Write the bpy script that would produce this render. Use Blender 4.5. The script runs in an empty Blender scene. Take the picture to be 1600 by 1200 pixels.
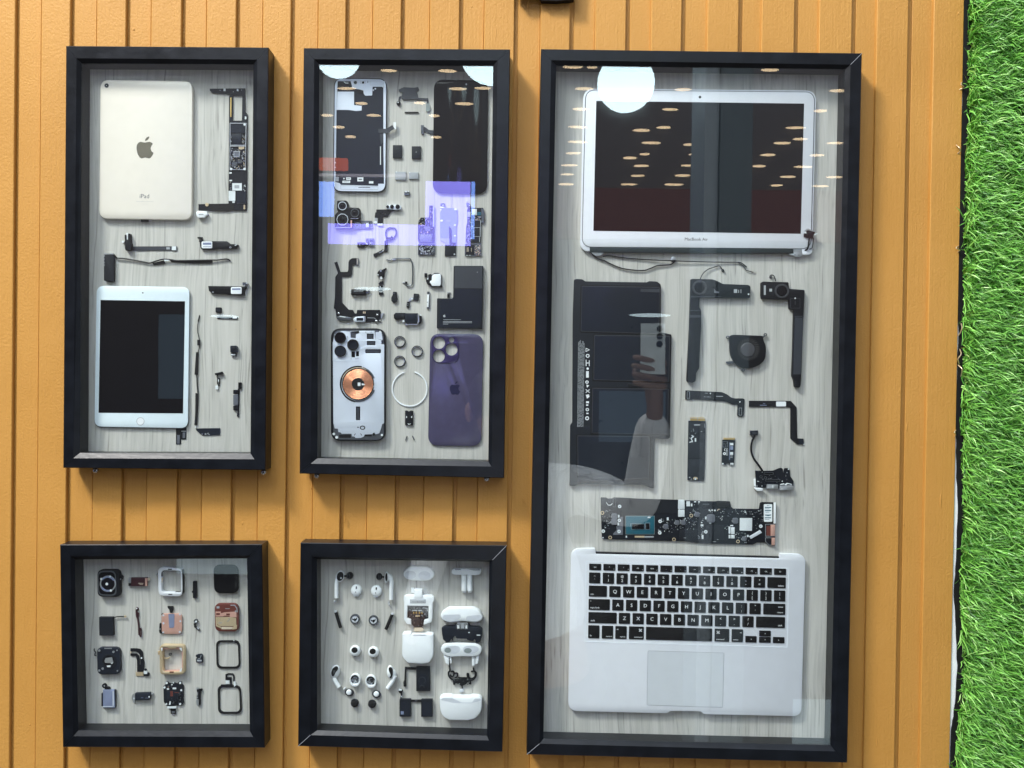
import bpy, bmesh, math, random
from mathutils import Vector, Matrix, Euler
from mathutils.geometry import tessellate_polygon

# ------------------------------------------------------------------ camera
sc = bpy.context.scene
COL = sc.collection
FPX = 1378.0                       # focal length in photo pixels (photo 1600 wide)
CAMD = 1.24                        # metres from the lens to the wall
cam_d = bpy.data.cameras.new('camera')
cam_d.sensor_width = 36.0
cam_d.lens = FPX / 1600.0 * 36.0
cam_d.clip_start = 0.02
cam_d.clip_end = 60
cam = bpy.data.objects.new('camera', cam_d)
COL.objects.link(cam)
RM = Matrix.Rotation(math.radians(90 - 0.6), 3, 'X') @ Matrix.Rotation(math.radians(0.8), 3, 'Z')
cam.matrix_world = Matrix.Translation((0, -CAMD, 0)) @ RM.to_4x4()
sc.camera = cam

# ------------------------------------------------------------------ world
w = bpy.data.worlds.new('World')
sc.world = w
w.use_nodes = True
wn = w.node_tree
wn.nodes.clear()
wo = wn.nodes.new('ShaderNodeOutputWorld')
wb = wn.nodes.new('ShaderNodeBackground')
wr = wn.nodes.new('ShaderNodeValToRGB')
wt = wn.nodes.new('ShaderNodeTexCoord')
ws = wn.nodes.new('ShaderNodeSeparateXYZ')
wm = wn.nodes.new('ShaderNodeMapRange')
wm.inputs['From Min'].default_value = -1
wm.inputs['From Max'].default_value = 1
wn.links.new(wt.outputs['Generated'], ws.inputs[0])
wn.links.new(ws.outputs['Z'], wm.inputs['Value'])
wn.links.new(wm.outputs[0], wr.inputs[0])
cr = wr.color_ramp
cr.elements[0].position = 0.0
cr.elements[0].color = (0.16, 0.14, 0.12, 1)
cr.elements[1].position = 1.0
cr.elements[1].color = (2.0, 2.2, 2.5, 1)
for p_, c_ in ((0.27, (0.12, 0.115, 0.115, 1)), (0.42, (0.075, 0.075, 0.08, 1)), (0.53, (0.12, 0.11, 0.11, 1)), (0.58, (0.27, 0.245, 0.255, 1)), (0.67, (0.36, 0.35, 0.38, 1)), (0.76, (0.75, 0.85, 1.0, 1))):
    e = cr.elements.new(p_); e.color = c_
wb.inputs['Strength'].default_value = 1.0
# glow added from behind the wall to brighten the photographer's front
wy = wn.nodes.new('ShaderNodeMath'); wy.operation = 'MULTIPLY_ADD'; wy.use_clamp = False
wy.inputs[1].default_value = 5.0; wy.inputs[2].default_value = 0.0
wn.links.new(ws.outputs['Y'], wy.inputs[0])
wc = wn.nodes.new('ShaderNodeMath'); wc.operation = 'MAXIMUM'; wc.inputs[1].default_value = 0.0
wn.links.new(wy.outputs[0], wc.inputs[0])
wa = wn.nodes.new('ShaderNodeVectorMath'); wa.operation = 'ADD'
wn.links.new(wr.outputs[0], wa.inputs[0]); wn.links.new(wc.outputs[0], wa.inputs[1])
wn.links.new(wa.outputs[0], wb.inputs[0])
wn.links.new(wb.outputs[0], wo.inputs[0])

# ------------------------------------------------------------------ lamps
def area(name, loc, target, size, power, col, shape='DISK'):
    l = bpy.data.lights.new(name, 'AREA')
    l.shape = shape
    l.size = size
    l.energy = power
    l.color = col
    o = bpy.data.objects.new(name, l)
    COL.objects.link(o)
    o.location = loc
    o.rotation_euler = (Vector(target) - Vector(loc)).to_track_quat('-Z', 'Y').to_euler()
    return o
_k = Vector((-1.28, -1.0, 1.85)).normalized() * 5.0
area('shop_lamp', _k + Vector((0.1, 0, 0)), (0.1, 0, 0), 0.80, 330, (1.0, 0.965, 0.92))
_k = Vector((-0.40, -0.80, 0.98)).normalized() * 3.5
area('shop_lamp', _k, (0.1, 0, 0), 1.5, 52, (0.93, 0.97, 1.0))
sc.view_settings.view_transform = 'Standard'
sc.view_settings.look = 'None'
sc.view_settings.gamma = 1.0
sc.view_settings.use_curve_mapping = False
sc.view_settings.exposure = 0.0

# ------------------------------------------------------------------ photo plane helpers
CAM = Vector((0, -CAMD, 0))
def W(px, py, Y):
    """point on the real plane y = Y seen at photo pixel (px, py)"""
    d = RM @ Vector(((px - 800) / FPX, -(py - 600) / FPX, -1.0))
    t = (Y - CAM.y) / d.y
    return CAM + d * t
def K(Y):
    return (Y + CAMD) / FPX        # metres per pixel on that plane
class View:
    def __init__(s, x, y, k): s.x, s.y, s.k = x, y, k
    def __call__(s, *a): return [(s.x + a[i] / s.k, s.y + a[i + 1] / s.k) for i in range(0, len(a), 2)]
    def r(s, x0, y0, x1, y1): return s(x0, y0, x1, y0, x1, y1, x0, y1)
    def c(s, x, y): return (s.x + x / s.k, s.y + y / s.k)
PH = View(0, 0, 1)
YB = -0.0058                       # front face of the display boards
YG = -0.0300                       # glass
YF = -0.0340                       # front face of the frames
YW = -0.0045                       # front face of the raised wall boards

# ------------------------------------------------------------------ materials
MATS = {}
def newmat(name):
    m = bpy.data.materials.new(name)
    m.use_nodes = True
    return m, m.node_tree.nodes, m.node_tree.links, m.node_tree.nodes['Principled BSDF']
def simple(name, col, rough=0.5, metal=0.0, var=0.10, scale=60.0, bump=0.0, bscale=900.0, coat=0.0, spec=0.5):
    m, N, L, b = newmat(name)
    tc = N.new('ShaderNodeTexCoord')
    n = N.new('ShaderNodeTexNoise')
    n.inputs['Scale'].default_value = scale
    n.inputs['Detail'].default_value = 6
    L.new(tc.outputs['Object'], n.inputs['Vector'])
    r = N.new('ShaderNodeValToRGB')
    r.color_ramp.elements[0].position = 0.3
    r.color_ramp.elements[1].position = 0.7
    r.color_ramp.elements[0].color = tuple(c * (1 - var) for c in col) + (1,)
    r.color_ramp.elements[1].color = tuple(min(1, c * (1 + var)) for c in col) + (1,)
    L.new(n.outputs['Fac'], r.inputs[0])
    L.new(r.outputs[0], b.inputs['Base Color'])
    mr = N.new('ShaderNodeMapRange')
    mr.inputs['To Min'].default_value = max(0.02, rough - (0.06 if var > .03 else 0.015))
    mr.inputs['To Max'].default_value = min(1, rough + (0.06 if var > .03 else 0.015))
    L.new(n.outputs['Fac'], mr.inputs['Value'])
    L.new(mr.outputs[0], b.inputs['Roughness'])
    b.inputs['Metallic'].default_value = metal
    b.inputs['Specular IOR Level'].default_value = spec
    b.inputs['Coat Weight'].default_value = coat
    if bump:
        n2 = N.new('ShaderNodeTexNoise')
        n2.inputs['Scale'].default_value = bscale
        L.new(tc.outputs['Object'], n2.inputs['Vector'])
        bp = N.new('ShaderNodeBump')
        bp.inputs['Strength'].default_value = bump
        bp.inputs['Distance'].default_value = 0.0004
        L.new(n2.outputs['Fac'], bp.inputs['Height'])
        L.new(bp.outputs[0], b.inputs['Normal'])
    MATS[name] = m
    return m
TABLE = dict(
    champagne=((0.84, 0.775, 0.685), 0.42, 0.15), alu=((0.80, 0.815, 0.86), 0.42, 0.15), alu_dark=((0.42, 0.44, 0.47), 0.4, 0.4),
    logo_mirror=((0.22, 0.20, 0.155), 0.25, 0.35), white_glass=((0.78, 0.88, 0.93), 0.12, 0.0), white_plastic=((0.86, 0.89, 0.91), 0.22, 0.0),
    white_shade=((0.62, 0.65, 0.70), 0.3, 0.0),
    black_glass=((0.006, 0.006, 0.008), 0.04, 0.0), black_plastic=((0.007, 0.008, 0.011), 0.42, 0.0), black_soft=((0.010, 0.012, 0.017), 0.6, 0.0),
    flex=((0.009, 0.010, 0.013), 0.45, 0.0), flex_grey=((0.028, 0.032, 0.042), 0.5, 0.0), pcb=((0.007, 0.009, 0.014), 0.45, 0.0),
    chip=((0.014, 0.018, 0.028), 0.35, 0.0), chip_grey=((0.16, 0.17, 0.20), 0.35, 0.3), steel=((0.55, 0.57, 0.60), 0.30, 0.7),
    steel_dark=((0.11, 0.12, 0.135), 0.35, 0.6), silver_plate=((0.66, 0.71, 0.80), 0.42, 0.2), label=((0.72, 0.76, 0.78), 0.5, 0.0),
    label_grey=((0.35, 0.37, 0.40), 0.6, 0.0), gold=((0.72, 0.50, 0.18), 0.3, 0.7), gold_pale=((0.78, 0.62, 0.40), 0.3, 0.55),
    rose=((0.72, 0.42, 0.34), 0.35, 0.35), rose_dark=((0.16, 0.045, 0.035), 0.35, 0.2), teal=((0.010, 0.105, 0.15), 0.3, 0.0),
    battery_black=((0.011, 0.014, 0.020), 0.55, 0.0), battery_blue=((0.24, 0.28, 0.42), 0.4, 0.2), purple=((0.070, 0.062, 0.122), 0.20, 0.1),
    purple_dark=((0.040, 0.030, 0.100), 0.12, 0.1), purple_logo=((0.030, 0.030, 0.085), 0.1, 0.3), ink=((0.10, 0.11, 0.12), 0.6, 0.0),
    ink_pale=((0.40, 0.42, 0.44), 0.6, 0.0), print_white=((0.88, 0.90, 0.92), 0.6, 0.0), key=((0.006, 0.006, 0.007), 0.38, 0.0),
    mid_grey=((0.060, 0.060, 0.068), 0.45, 0.0), dim_grey=((0.035, 0.036, 0.042), 0.45, 0.0), rubber=((0.010, 0.010, 0.011), 0.7, 0.0), maroon=((0.055, 0.018, 0.024), 0.3, 0.1), screw_zinc=((0.62, 0.63, 0.64), 0.25, 0.8),
    lens=((0.004, 0.004, 0.007), 0.03, 0.0), pad=((0.24, 0.28, 0.28), 0.5, 0.0), key_well=((0.86, 0.90, 0.96), 0.4, 0.1),
    trackpad=((0.71, 0.735, 0.77), 0.35, 0.15), solder=((0.42, 0.43, 0.44), 0.35, 0.5), sand=((0.62, 0.52, 0.40), 0.5, 0.0),
    panel_dark=((0.013, 0.017, 0.026), 0.30, 0.0), hinge_bar=((0.025, 0.035, 0.038), 0.35, 0.1), marker=((0.02, 0.02, 0.02), 0.6, 0.0),
)
def mat(n):
    if n in MATS: return MATS[n]
    c, r, mt = TABLE[n]
    return simple(n, c, r, mt, spec=0.12 if n == 'black_glass' else (0.22 if max(c) < 0.04 else 0.5), var=0.02 if n in ('alu', 'champagne', 'trackpad', 'white_plastic', 'white_glass', 'silver_plate') else 0.06, scale=90, bump=0.05 if r > 0.3 else 0.0, bscale=1500)

# copper coil: concentric windings, anisotropic-looking fans of light through radial grooves
def coil_mat():
    m, N, L, b = newmat('copper_coil')
    tc = N.new('ShaderNodeTexCoord')
    ln = N.new('ShaderNodeVectorMath'); ln.operation = 'LENGTH'
    L.new(tc.outputs['Object'], ln.inputs[0])
    mu = N.new('ShaderNodeMath'); mu.operation = 'MULTIPLY'; mu.inputs[1].default_value = 5200
    L.new(ln.outputs['Value'], mu.inputs[0])
    si = N.new('ShaderNodeMath'); si.operation = 'SINE'
    L.new(mu.outputs[0], si.inputs[0])
    bp = N.new('ShaderNodeBump'); bp.inputs['Strength'].default_value = 0.6; bp.inputs['Distance'].default_value = 0.0002
    L.new(si.outputs[0], bp.inputs['Height'])
    L.new(bp.outputs[0], b.inputs['Normal'])
    b.inputs['Base Color'].default_value = (0.86, 0.38, 0.22, 1)
    b.inputs['Metallic'].default_value = 0.9
    b.inputs['Roughness'].default_value = 0.26
    b.inputs['Anisotropic'].default_value = 0.97
    tg = N.new('ShaderNodeTangent'); tg.direction_type = 'RADIAL'; tg.axis = 'Y'
    L.new(tg.outputs[0], b.inputs['Tangent'])
    MATS['copper'] = m
coil_mat()

# painted boards of the wall
def wall_mat():
    m, N, L, b = newmat('ochre_paint')
    tc = N.new('ShaderNodeTexCoord')
    n = N.new('ShaderNodeTexNoise'); n.inputs['Scale'].default_value = 5; n.inputs['Detail'].default_value = 5
    L.new(tc.outputs['Object'], n.inputs['Vector'])
    mp = N.new('ShaderNodeMapping'); mp.inputs['Scale'].default_value = (1, 1, 0.035)
    L.new(tc.outputs['Object'], mp.inputs['Vector'])
    g = N.new('ShaderNodeTexNoise'); g.inputs['Scale'].default_value = 420; g.inputs['Detail'].default_value = 3
    L.new(mp.outputs[0], g.inputs['Vector'])
    r = N.new('ShaderNodeValToRGB')
    r.color_ramp.elements[0].position = 0.30; r.color_ramp.elements[0].color = (0.475, 0.235, 0.047, 1)
    r.color_ramp.elements[1].position = 0.72; r.color_ramp.elements[1].color = (0.53, 0.272, 0.062, 1)
    mx = N.new('ShaderNodeMath'); mx.operation = 'MULTIPLY_ADD'; mx.inputs[1].default_value = 0.22
    L.new(g.outputs['Fac'], mx.inputs[0]); 
    sb = N.new('ShaderNodeMath'); sb.operation = 'SUBTRACT'; sb.inputs[1].default_value = 0.11
    L.new(n.outputs['Fac'], sb.inputs[0]); L.new(sb.outputs[0], mx.inputs[2])
    L.new(mx.outputs[0], r.inputs[0])
    # small knocks and stains in the paint
    v = N.new('ShaderNodeTexVoronoi'); v.inputs['Scale'].default_value = 16; v.inputs['Randomness'].default_value = 1
    L.new(tc.outputs['Object'], v.inputs['Vector'])
    lt = N.new('ShaderNodeMath'); lt.operation = 'LESS_THAN'; lt.inputs[1].default_value = 0.028
    L.new(v.outputs['Distance'], lt.inputs[0])
    n3 = N.new('ShaderNodeTexNoise'); n3.inputs['Scale'].default_value = 9
    L.new(tc.outputs['Object'], n3.inputs['Vector'])
    gt = N.new('ShaderNodeMath'); gt.operation = 'GREATER_THAN'; gt.inputs[1].default_value = 0.60
    L.new(n3.outputs['Fac'], gt.inputs[0])
    an = N.new('ShaderNodeMath'); an.operation = 'MULTIPLY'
    L.new(lt.outputs[0], an.inputs[0]); L.new(gt.outputs[0], an.inputs[1])
    mix = N.new('ShaderNodeMix'); mix.data_type = 'RGBA'
    L.new(an.outputs[0], mix.inputs['Factor']); L.new(r.outputs[0], mix.inputs['A'])
    mix.inputs['B'].default_value = (0.33, 0.17, 0.05, 1)
    L.new(mix.outputs['Result'], b.inputs['Base Color'])
    b.inputs['Roughness'].default_value = 0.55
    b.inputs['Specular IOR Level'].default_value = 0.35
    op = N.new('ShaderNodeTexNoise'); op.inputs['Scale'].default_value = 330; op.inputs['Detail'].default_value = 4
    L.new(tc.outputs['Object'], op.inputs['Vector'])
    b1 = N.new('ShaderNodeBump'); b1.inputs['Strength'].default_value = 0.55; b1.inputs['Distance'].default_value = 0.0009
    L.new(op.outputs['Fac'], b1.inputs['Height'])
    b2 = N.new('ShaderNodeBump'); b2.inputs['Strength'].default_value = 0.45; b2.inputs['Distance'].default_value = 0.0008
    L.new(g.outputs['Fac'], b2.inputs['Height']); L.new(b1.outputs[0], b2.inputs['Normal'])
    b3 = N.new('ShaderNodeBump'); b3.inputs['Strength'].default_value = 0.35; b3.inputs['Distance'].default_value = 0.004
    L.new(n.outputs['Fac'], b3.inputs['Height']); L.new(b2.outputs[0], b3.inputs['Normal'])
    L.new(b3.outputs[0], b.inputs['Normal'])
    MATS['ochre'] = m
wall_mat()

# pale ash-grey woodgrain laminate of the display boards
def board_mat():
    m, N, L, b = newmat('grey_woodgrain')
    tc = N.new('ShaderNodeTexCoord')
    big = N.new('ShaderNodeTexNoise'); big.inputs['Scale'].default_value = 7; big.inputs['Detail'].default_value = 2
    mp0 = N.new('ShaderNodeMapping'); mp0.inputs['Scale'].default_value = (1, 1, 0.7)
    L.new(tc.outputs['Object'], mp0.inputs['Vector']); L.new(mp0.outputs[0], big.inputs['Vector'])
    # bend the x coordinate by a slow noise so grain lines meander
    vm = N.new('ShaderNodeVectorMath'); vm.operation = 'SCALE'; vm.inputs['Scale'].default_value = 0.022
    L.new(big.outputs['Color'], vm.inputs[0])
    va = N.new('ShaderNodeVectorMath'); va.operation = 'ADD'
    L.new(tc.outputs['Object'], va.inputs[0]); L.new(vm.outputs[0], va.inputs[1])
    mp = N.new('ShaderNodeMapping'); mp.inputs['Scale'].default_value = (1, 1, 0.016)
    L.new(va.outputs[0], mp.inputs['Vector'])
    g = N.new('ShaderNodeTexNoise'); g.inputs['Scale'].default_value = 380; g.inputs['Detail'].default_value = 2; g.inputs['Roughness'].default_value = 0.55
    L.new(mp.outputs[0], g.inputs['Vector'])
    mpc = N.new('ShaderNodeMapping'); mpc.inputs['Scale'].default_value = (1, 1, 0.08)
    L.new(va.outputs[0], mpc.inputs['Vector'])
    g2 = N.new('ShaderNodeTexNoise'); g2.inputs['Scale'].default_value = 95; g2.inputs['Detail'].default_value = 2
    L.new(mpc.outputs[0], g2.inputs['Vector'])
    r = N.new('ShaderNodeValToRGB')
    els = r.color_ramp.elements
    els[0].position = 0.26; els[0].color = (0.34, 0.325, 0.30, 1)
    els[1].position = 0.56; els[1].color = (0.60, 0.58, 0.54, 1)
    e = els.new(0.38); e.color = (0.53, 0.515, 0.48, 1)
    L.new(g.outputs['Fac'], r.inputs[0])
    r2 = N.new('ShaderNodeValToRGB')
    r2.color_ramp.elements[0].position = 0.35; r2.color_ramp.elements[0].color = (0.86, 0.86, 0.85, 1)
    r2.color_ramp.elements[1].position = 0.65; r2.color_ramp.elements[1].color = (1, 1, 1, 1)
    L.new(g2.outputs['Fac'], r2.inputs[0])
    mx = N.new('ShaderNodeMix'); mx.data_type = 'RGBA'; mx.blend_type = 'MULTIPLY'; mx.inputs['Factor'].default_value = 1
    L.new(r.outputs[0], mx.inputs['A']); L.new(r2.outputs[0], mx.inputs['B'])
    L.new(mx.outputs['Result'], b.inputs['Base Color'])
    b.inputs['Roughness'].default_value = 0.6
    b.inputs['Specular IOR Level'].default_value = 0.25
    bp = N.new('ShaderNodeBump'); bp.inputs['Strength'].default_value = 0.25; bp.inputs['Distance'].default_value = 0.0003
    L.new(g.outputs['Fac'], bp.inputs['Height']); L.new(bp.outputs[0], b.inputs['Normal'])
    MATS['board'] = m
board_mat()

def frame_mat():
    m, N, L, b = newmat('black_stained_wood')
    tc = N.new('ShaderNodeTexCoord')
    n = N.new('ShaderNodeTexNoise'); n.inputs['Scale'].default_value = 45; n.inputs['Detail'].default_value = 8
    L.new(tc.outputs['Object'], n.inputs['Vector'])
    r = N.new('ShaderNodeValToRGB')
    r.color_ramp.elements[0].position = 0.35; r.color_ramp.elements[0].color = (0.003, 0.004, 0.006, 1)
    r.color_ramp.elements[1].position = 0.75; r.color_ramp.elements[1].color = (0.006, 0.008, 0.012, 1)
    L.new(n.outputs['Fac'], r.inputs[0])
    # scuffs
    n3 = N.new('ShaderNodeTexNoise'); n3.inputs['Scale'].default_value = 18; n3.inputs['Detail'].default_value = 10; n3.inputs['Roughness'].default_value = 0.75
    L.new(tc.outputs['Object'], n3.inputs['Vector'])
    rs = N.new('ShaderNodeValToRGB')
    rs.color_ramp.elements[0].position = 0.66; rs.color_ramp.elements[0].color = (0, 0, 0, 1)
    rs.color_ramp.elements[1].position = 0.80; rs.color_ramp.elements[1].color = (0.5, 0.5, 0.5, 1)
    L.new(n3.outputs['Fac'], rs.inputs[0])
    mix = N.new('ShaderNodeMix'); mix.data_type = 'RGBA'
    L.new(rs.outputs[0], mix.inputs['Factor']); L.new(r.outputs[0], mix.inputs['A']); mix.inputs['B'].default_value = (0.05, 0.06, 0.075, 1)
    L.new(mix.outputs['Result'], b.inputs['Base Color'])
    mr = N.new('ShaderNodeMapRange'); mr.inputs['To Min'].default_value = 0.24; mr.inputs['To Max'].default_value = 0.42
    L.new(n.outputs['Fac'], mr.inputs['Value']); L.new(mr.outputs[0], b.inputs['Roughness'])
    b.inputs['Specular IOR Level'].default_value = 0.30
    g = N.new('ShaderNodeTexNoise'); g.inputs['Scale'].default_value = 160; g.inputs['Detail'].default_value = 6
    L.new(tc.outputs['Object'], g.inputs['Vector'])
    bp = N.new('ShaderNodeBump'); bp.inputs['Strength'].default_value = 0.35; bp.inputs['Distance'].default_value = 0.0005
    L.new(g.outputs['Fac'], bp.inputs['Height']); L.new(bp.outputs[0], b.inputs['Normal'])
    MATS['frame'] = m
frame_mat()

def glass_mat():
    m = bpy.data.materials.new('clear_glass'); m.use_nodes = True
    N, L = m.node_tree.nodes, m.node_tree.links
    N.clear()
    o = N.new('ShaderNodeOutputMaterial'); mx = N.new('ShaderNodeMixShader')
    t = N.new('ShaderNodeBsdfTransparent'); t.inputs[0].default_value = (0.965, 0.985, 0.98, 1)
    g = N.new('ShaderNodeBsdfGlossy'); g.inputs['Roughness'].default_value = 0.0; g.inputs['Color'].default_value = (1, 1, 1, 1)
    lw = N.new('ShaderNodeLayerWeight'); lw.inputs['Blend'].default_value = 0.5
    p = N.new('ShaderNodeMath'); p.operation = 'POWER'; p.inputs[1].default_value = 5
    a = N.new('ShaderNodeMath'); a.operation = 'MULTIPLY_ADD'; a.inputs[1].default_value = 0.9; a.inputs[2].default_value = 0.042
    tc = N.new('ShaderNodeTexCoord'); n = N.new('ShaderNodeTexNoise'); n.inputs['Scale'].default_value = 7
    L.new(tc.outputs['Object'], n.inputs['Vector'])
    bp = N.new('ShaderNodeBump'); bp.inputs['Strength'].default_value = 0.05; bp.inputs['Distance'].default_value = 0.001
    L.new(n.outputs['Fac'], bp.inputs['Height']); L.new(bp.outputs[0], g.inputs['Normal'])
    L.new(lw.outputs['Facing'], p.inputs[0]); L.new(p.outputs[0], a.inputs[0]); L.new(a.outputs[0], mx.inputs[0])
    L.new(t.outputs[0], mx.inputs[1]); L.new(g.outputs[0], mx.inputs[2]); L.new(mx.outputs[0], o.inputs[0])
    MATS['glass'] = m
glass_mat()

def clear_mat():
    m = bpy.data.materials.new('clear_film'); m.use_nodes = True
    N, L = m.node_tree.nodes, m.node_tree.links
    N.clear()
    o = N.new('ShaderNodeOutputMaterial'); mx = N.new('ShaderNodeMixShader'); mx.inputs[0].default_value = 0.25
    t = N.new('ShaderNodeBsdfTransparent'); t.inputs[0].default_value = (0.95, 0.96, 0.97, 1)
    g = N.new('ShaderNodeBsdfPrincipled'); g.inputs['Roughness'].default_value = 0.15; g.inputs['Base Color'].default_value = (0.7, 0.73, 0.76, 1)
    L.new(t.outputs[0], mx.inputs[1]); L.new(g.outputs[0], mx.inputs[2]); L.new(mx.outputs[0], o.inputs[0])
    MATS['clear'] = m
clear_mat()

def emis(name, col, s):
    m = bpy.data.materials.new(name); m.use_nodes = True
    N, L = m.node_tree.nodes, m.node_tree.links
    N.clear()
    o = N.new('ShaderNodeOutputMaterial'); e = N.new('ShaderNodeEmission')
    e.inputs[0].default_value = col + (1,); e.inputs[1].default_value = s
    L.new(e.outputs[0], o.inputs[0]); MATS[name] = m

def grass_mat():
    m, N, L, b = newmat('turf_fibre')
    at = N.new('ShaderNodeAttribute'); at.attribute_name = 'tone'
    r = N.new('ShaderNodeValToRGB')
    els = r.color_ramp.elements
    els[0].position = 0.0; els[0].color = (0.022, 0.12, 0.022, 1)
    els[1].position = 1.0; els[1].color = (0.50, 0.80, 0.28, 1)
    e = els.new(0.45); e.color = (0.17, 0.47, 0.065, 1)
    e = els.new(0.8); e.color = (0.32, 0.66, 0.14, 1)
    L.new(at.outputs['Fac'], r.inputs[0]); L.new(r.outputs[0], b.inputs['Base Color'])
    b.inputs['Roughness'].default_value = 0.42
    MATS['turf'] = m
grass_mat()

# ------------------------------------------------------------------ mesh builder
random.seed(7)
def area2(p):
    return sum(p[i][0] * p[(i + 1) % len(p)][1] - p[(i + 1) % len(p)][0] * p[i][1] for i in range(len(p)))
def rounded(pts, r):
    """round the corners of a polygon (photo px)"""
    if isinstance(r, (int, float)):
        if r <= 0: return pts
        r = [r] * len(pts)
    out = []
    n = len(pts)
    for i in range(n):
        a, p, c = Vector(pts[i - 1]), Vector(pts[i]), Vector(pts[(i + 1) % n])
        v1, v2 = a - p, c - p
        rr = r[i]
        if rr <= 0 or v1.length < 1e-6 or v2.length < 1e-6:
            out.append(tuple(p)); continue
        d = min(rr, v1.length * 0.48, v2.length * 0.48)
        s, e = p + v1.normalized() * d, p + v2.normalized() * d
        k = 7 if rr > 4 else 4
        for j in range(k + 1):
            t = j / k
            # circular-ish blend
            q = s * (1 - t) ** 2 + p * 2 * t * (1 - t) + e * t ** 2
            ch = s * (1 - t) + e * t
            out.append(tuple(q * 0.92 + ch * 0.08))
    return out
def circ(cx, cy, rx, ry=None, n=28, ang=0.0, a0=0, a1=360):
    ry = rx if ry is None else ry
    o = []
    full = abs(a1 - a0) >= 359.9
    m = n if full else n + 1
    for i in range(m):
        a = math.radians(a0 + (a1 - a0) * i / n)
        x, y = rx * math.cos(a), ry * math.sin(a)
        c, s = math.cos(math.radians(ang)), math.sin(math.radians(ang))
        o.append((cx + x * c - y * s, cy + x * s + y * c))
    return o
def inset(p, d):
    n = len(p)
    sgn = 1 if area2(p) > 0 else -1
    out = []
    for i in range(n):
        a, b, c = Vector(p[i - 1][:2]), Vector(p[i][:2]), Vector(p[(i + 1) % n][:2])
        e1, e2 = (b - a), (c - b)
        if e1.length < 1e-9: e1 = e2
        if e2.length < 1e-9: e2 = e1
        e1.normalize(); e2.normalize()
        n1 = Vector((-e1.y, e1.x)) * sgn; n2 = Vector((-e2.y, e2.x)) * sgn
        q = n1 + n2
        if q.length < 1e-6: q = n1
        q.normalize()
        k = max(0.45, q.dot(n1))
        out.append(tuple(b + q * (d / k)))
    return out
def smoothpath(pts, k=6):
    if len(pts) < 3: return [Vector(p) for p in pts]
    P = [Vector(p) for p in pts]
    P = [P[0] * 2 - P[1]] + P + [P[-1] * 2 - P[-2]]
    o = []
    for i in range(1, len(P) - 2):
        a, b, c, d = P[i - 1:i + 3]
        for j in range(k):
            t = j / k
            o.append(0.5 * ((2 * b) + (c - a) * t + (2 * a - 5 * b + 4 * c - d) * t * t + (3 * b - a - 3 * c + d) * t ** 3))
    o.append(P[-2])
    return o
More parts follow.
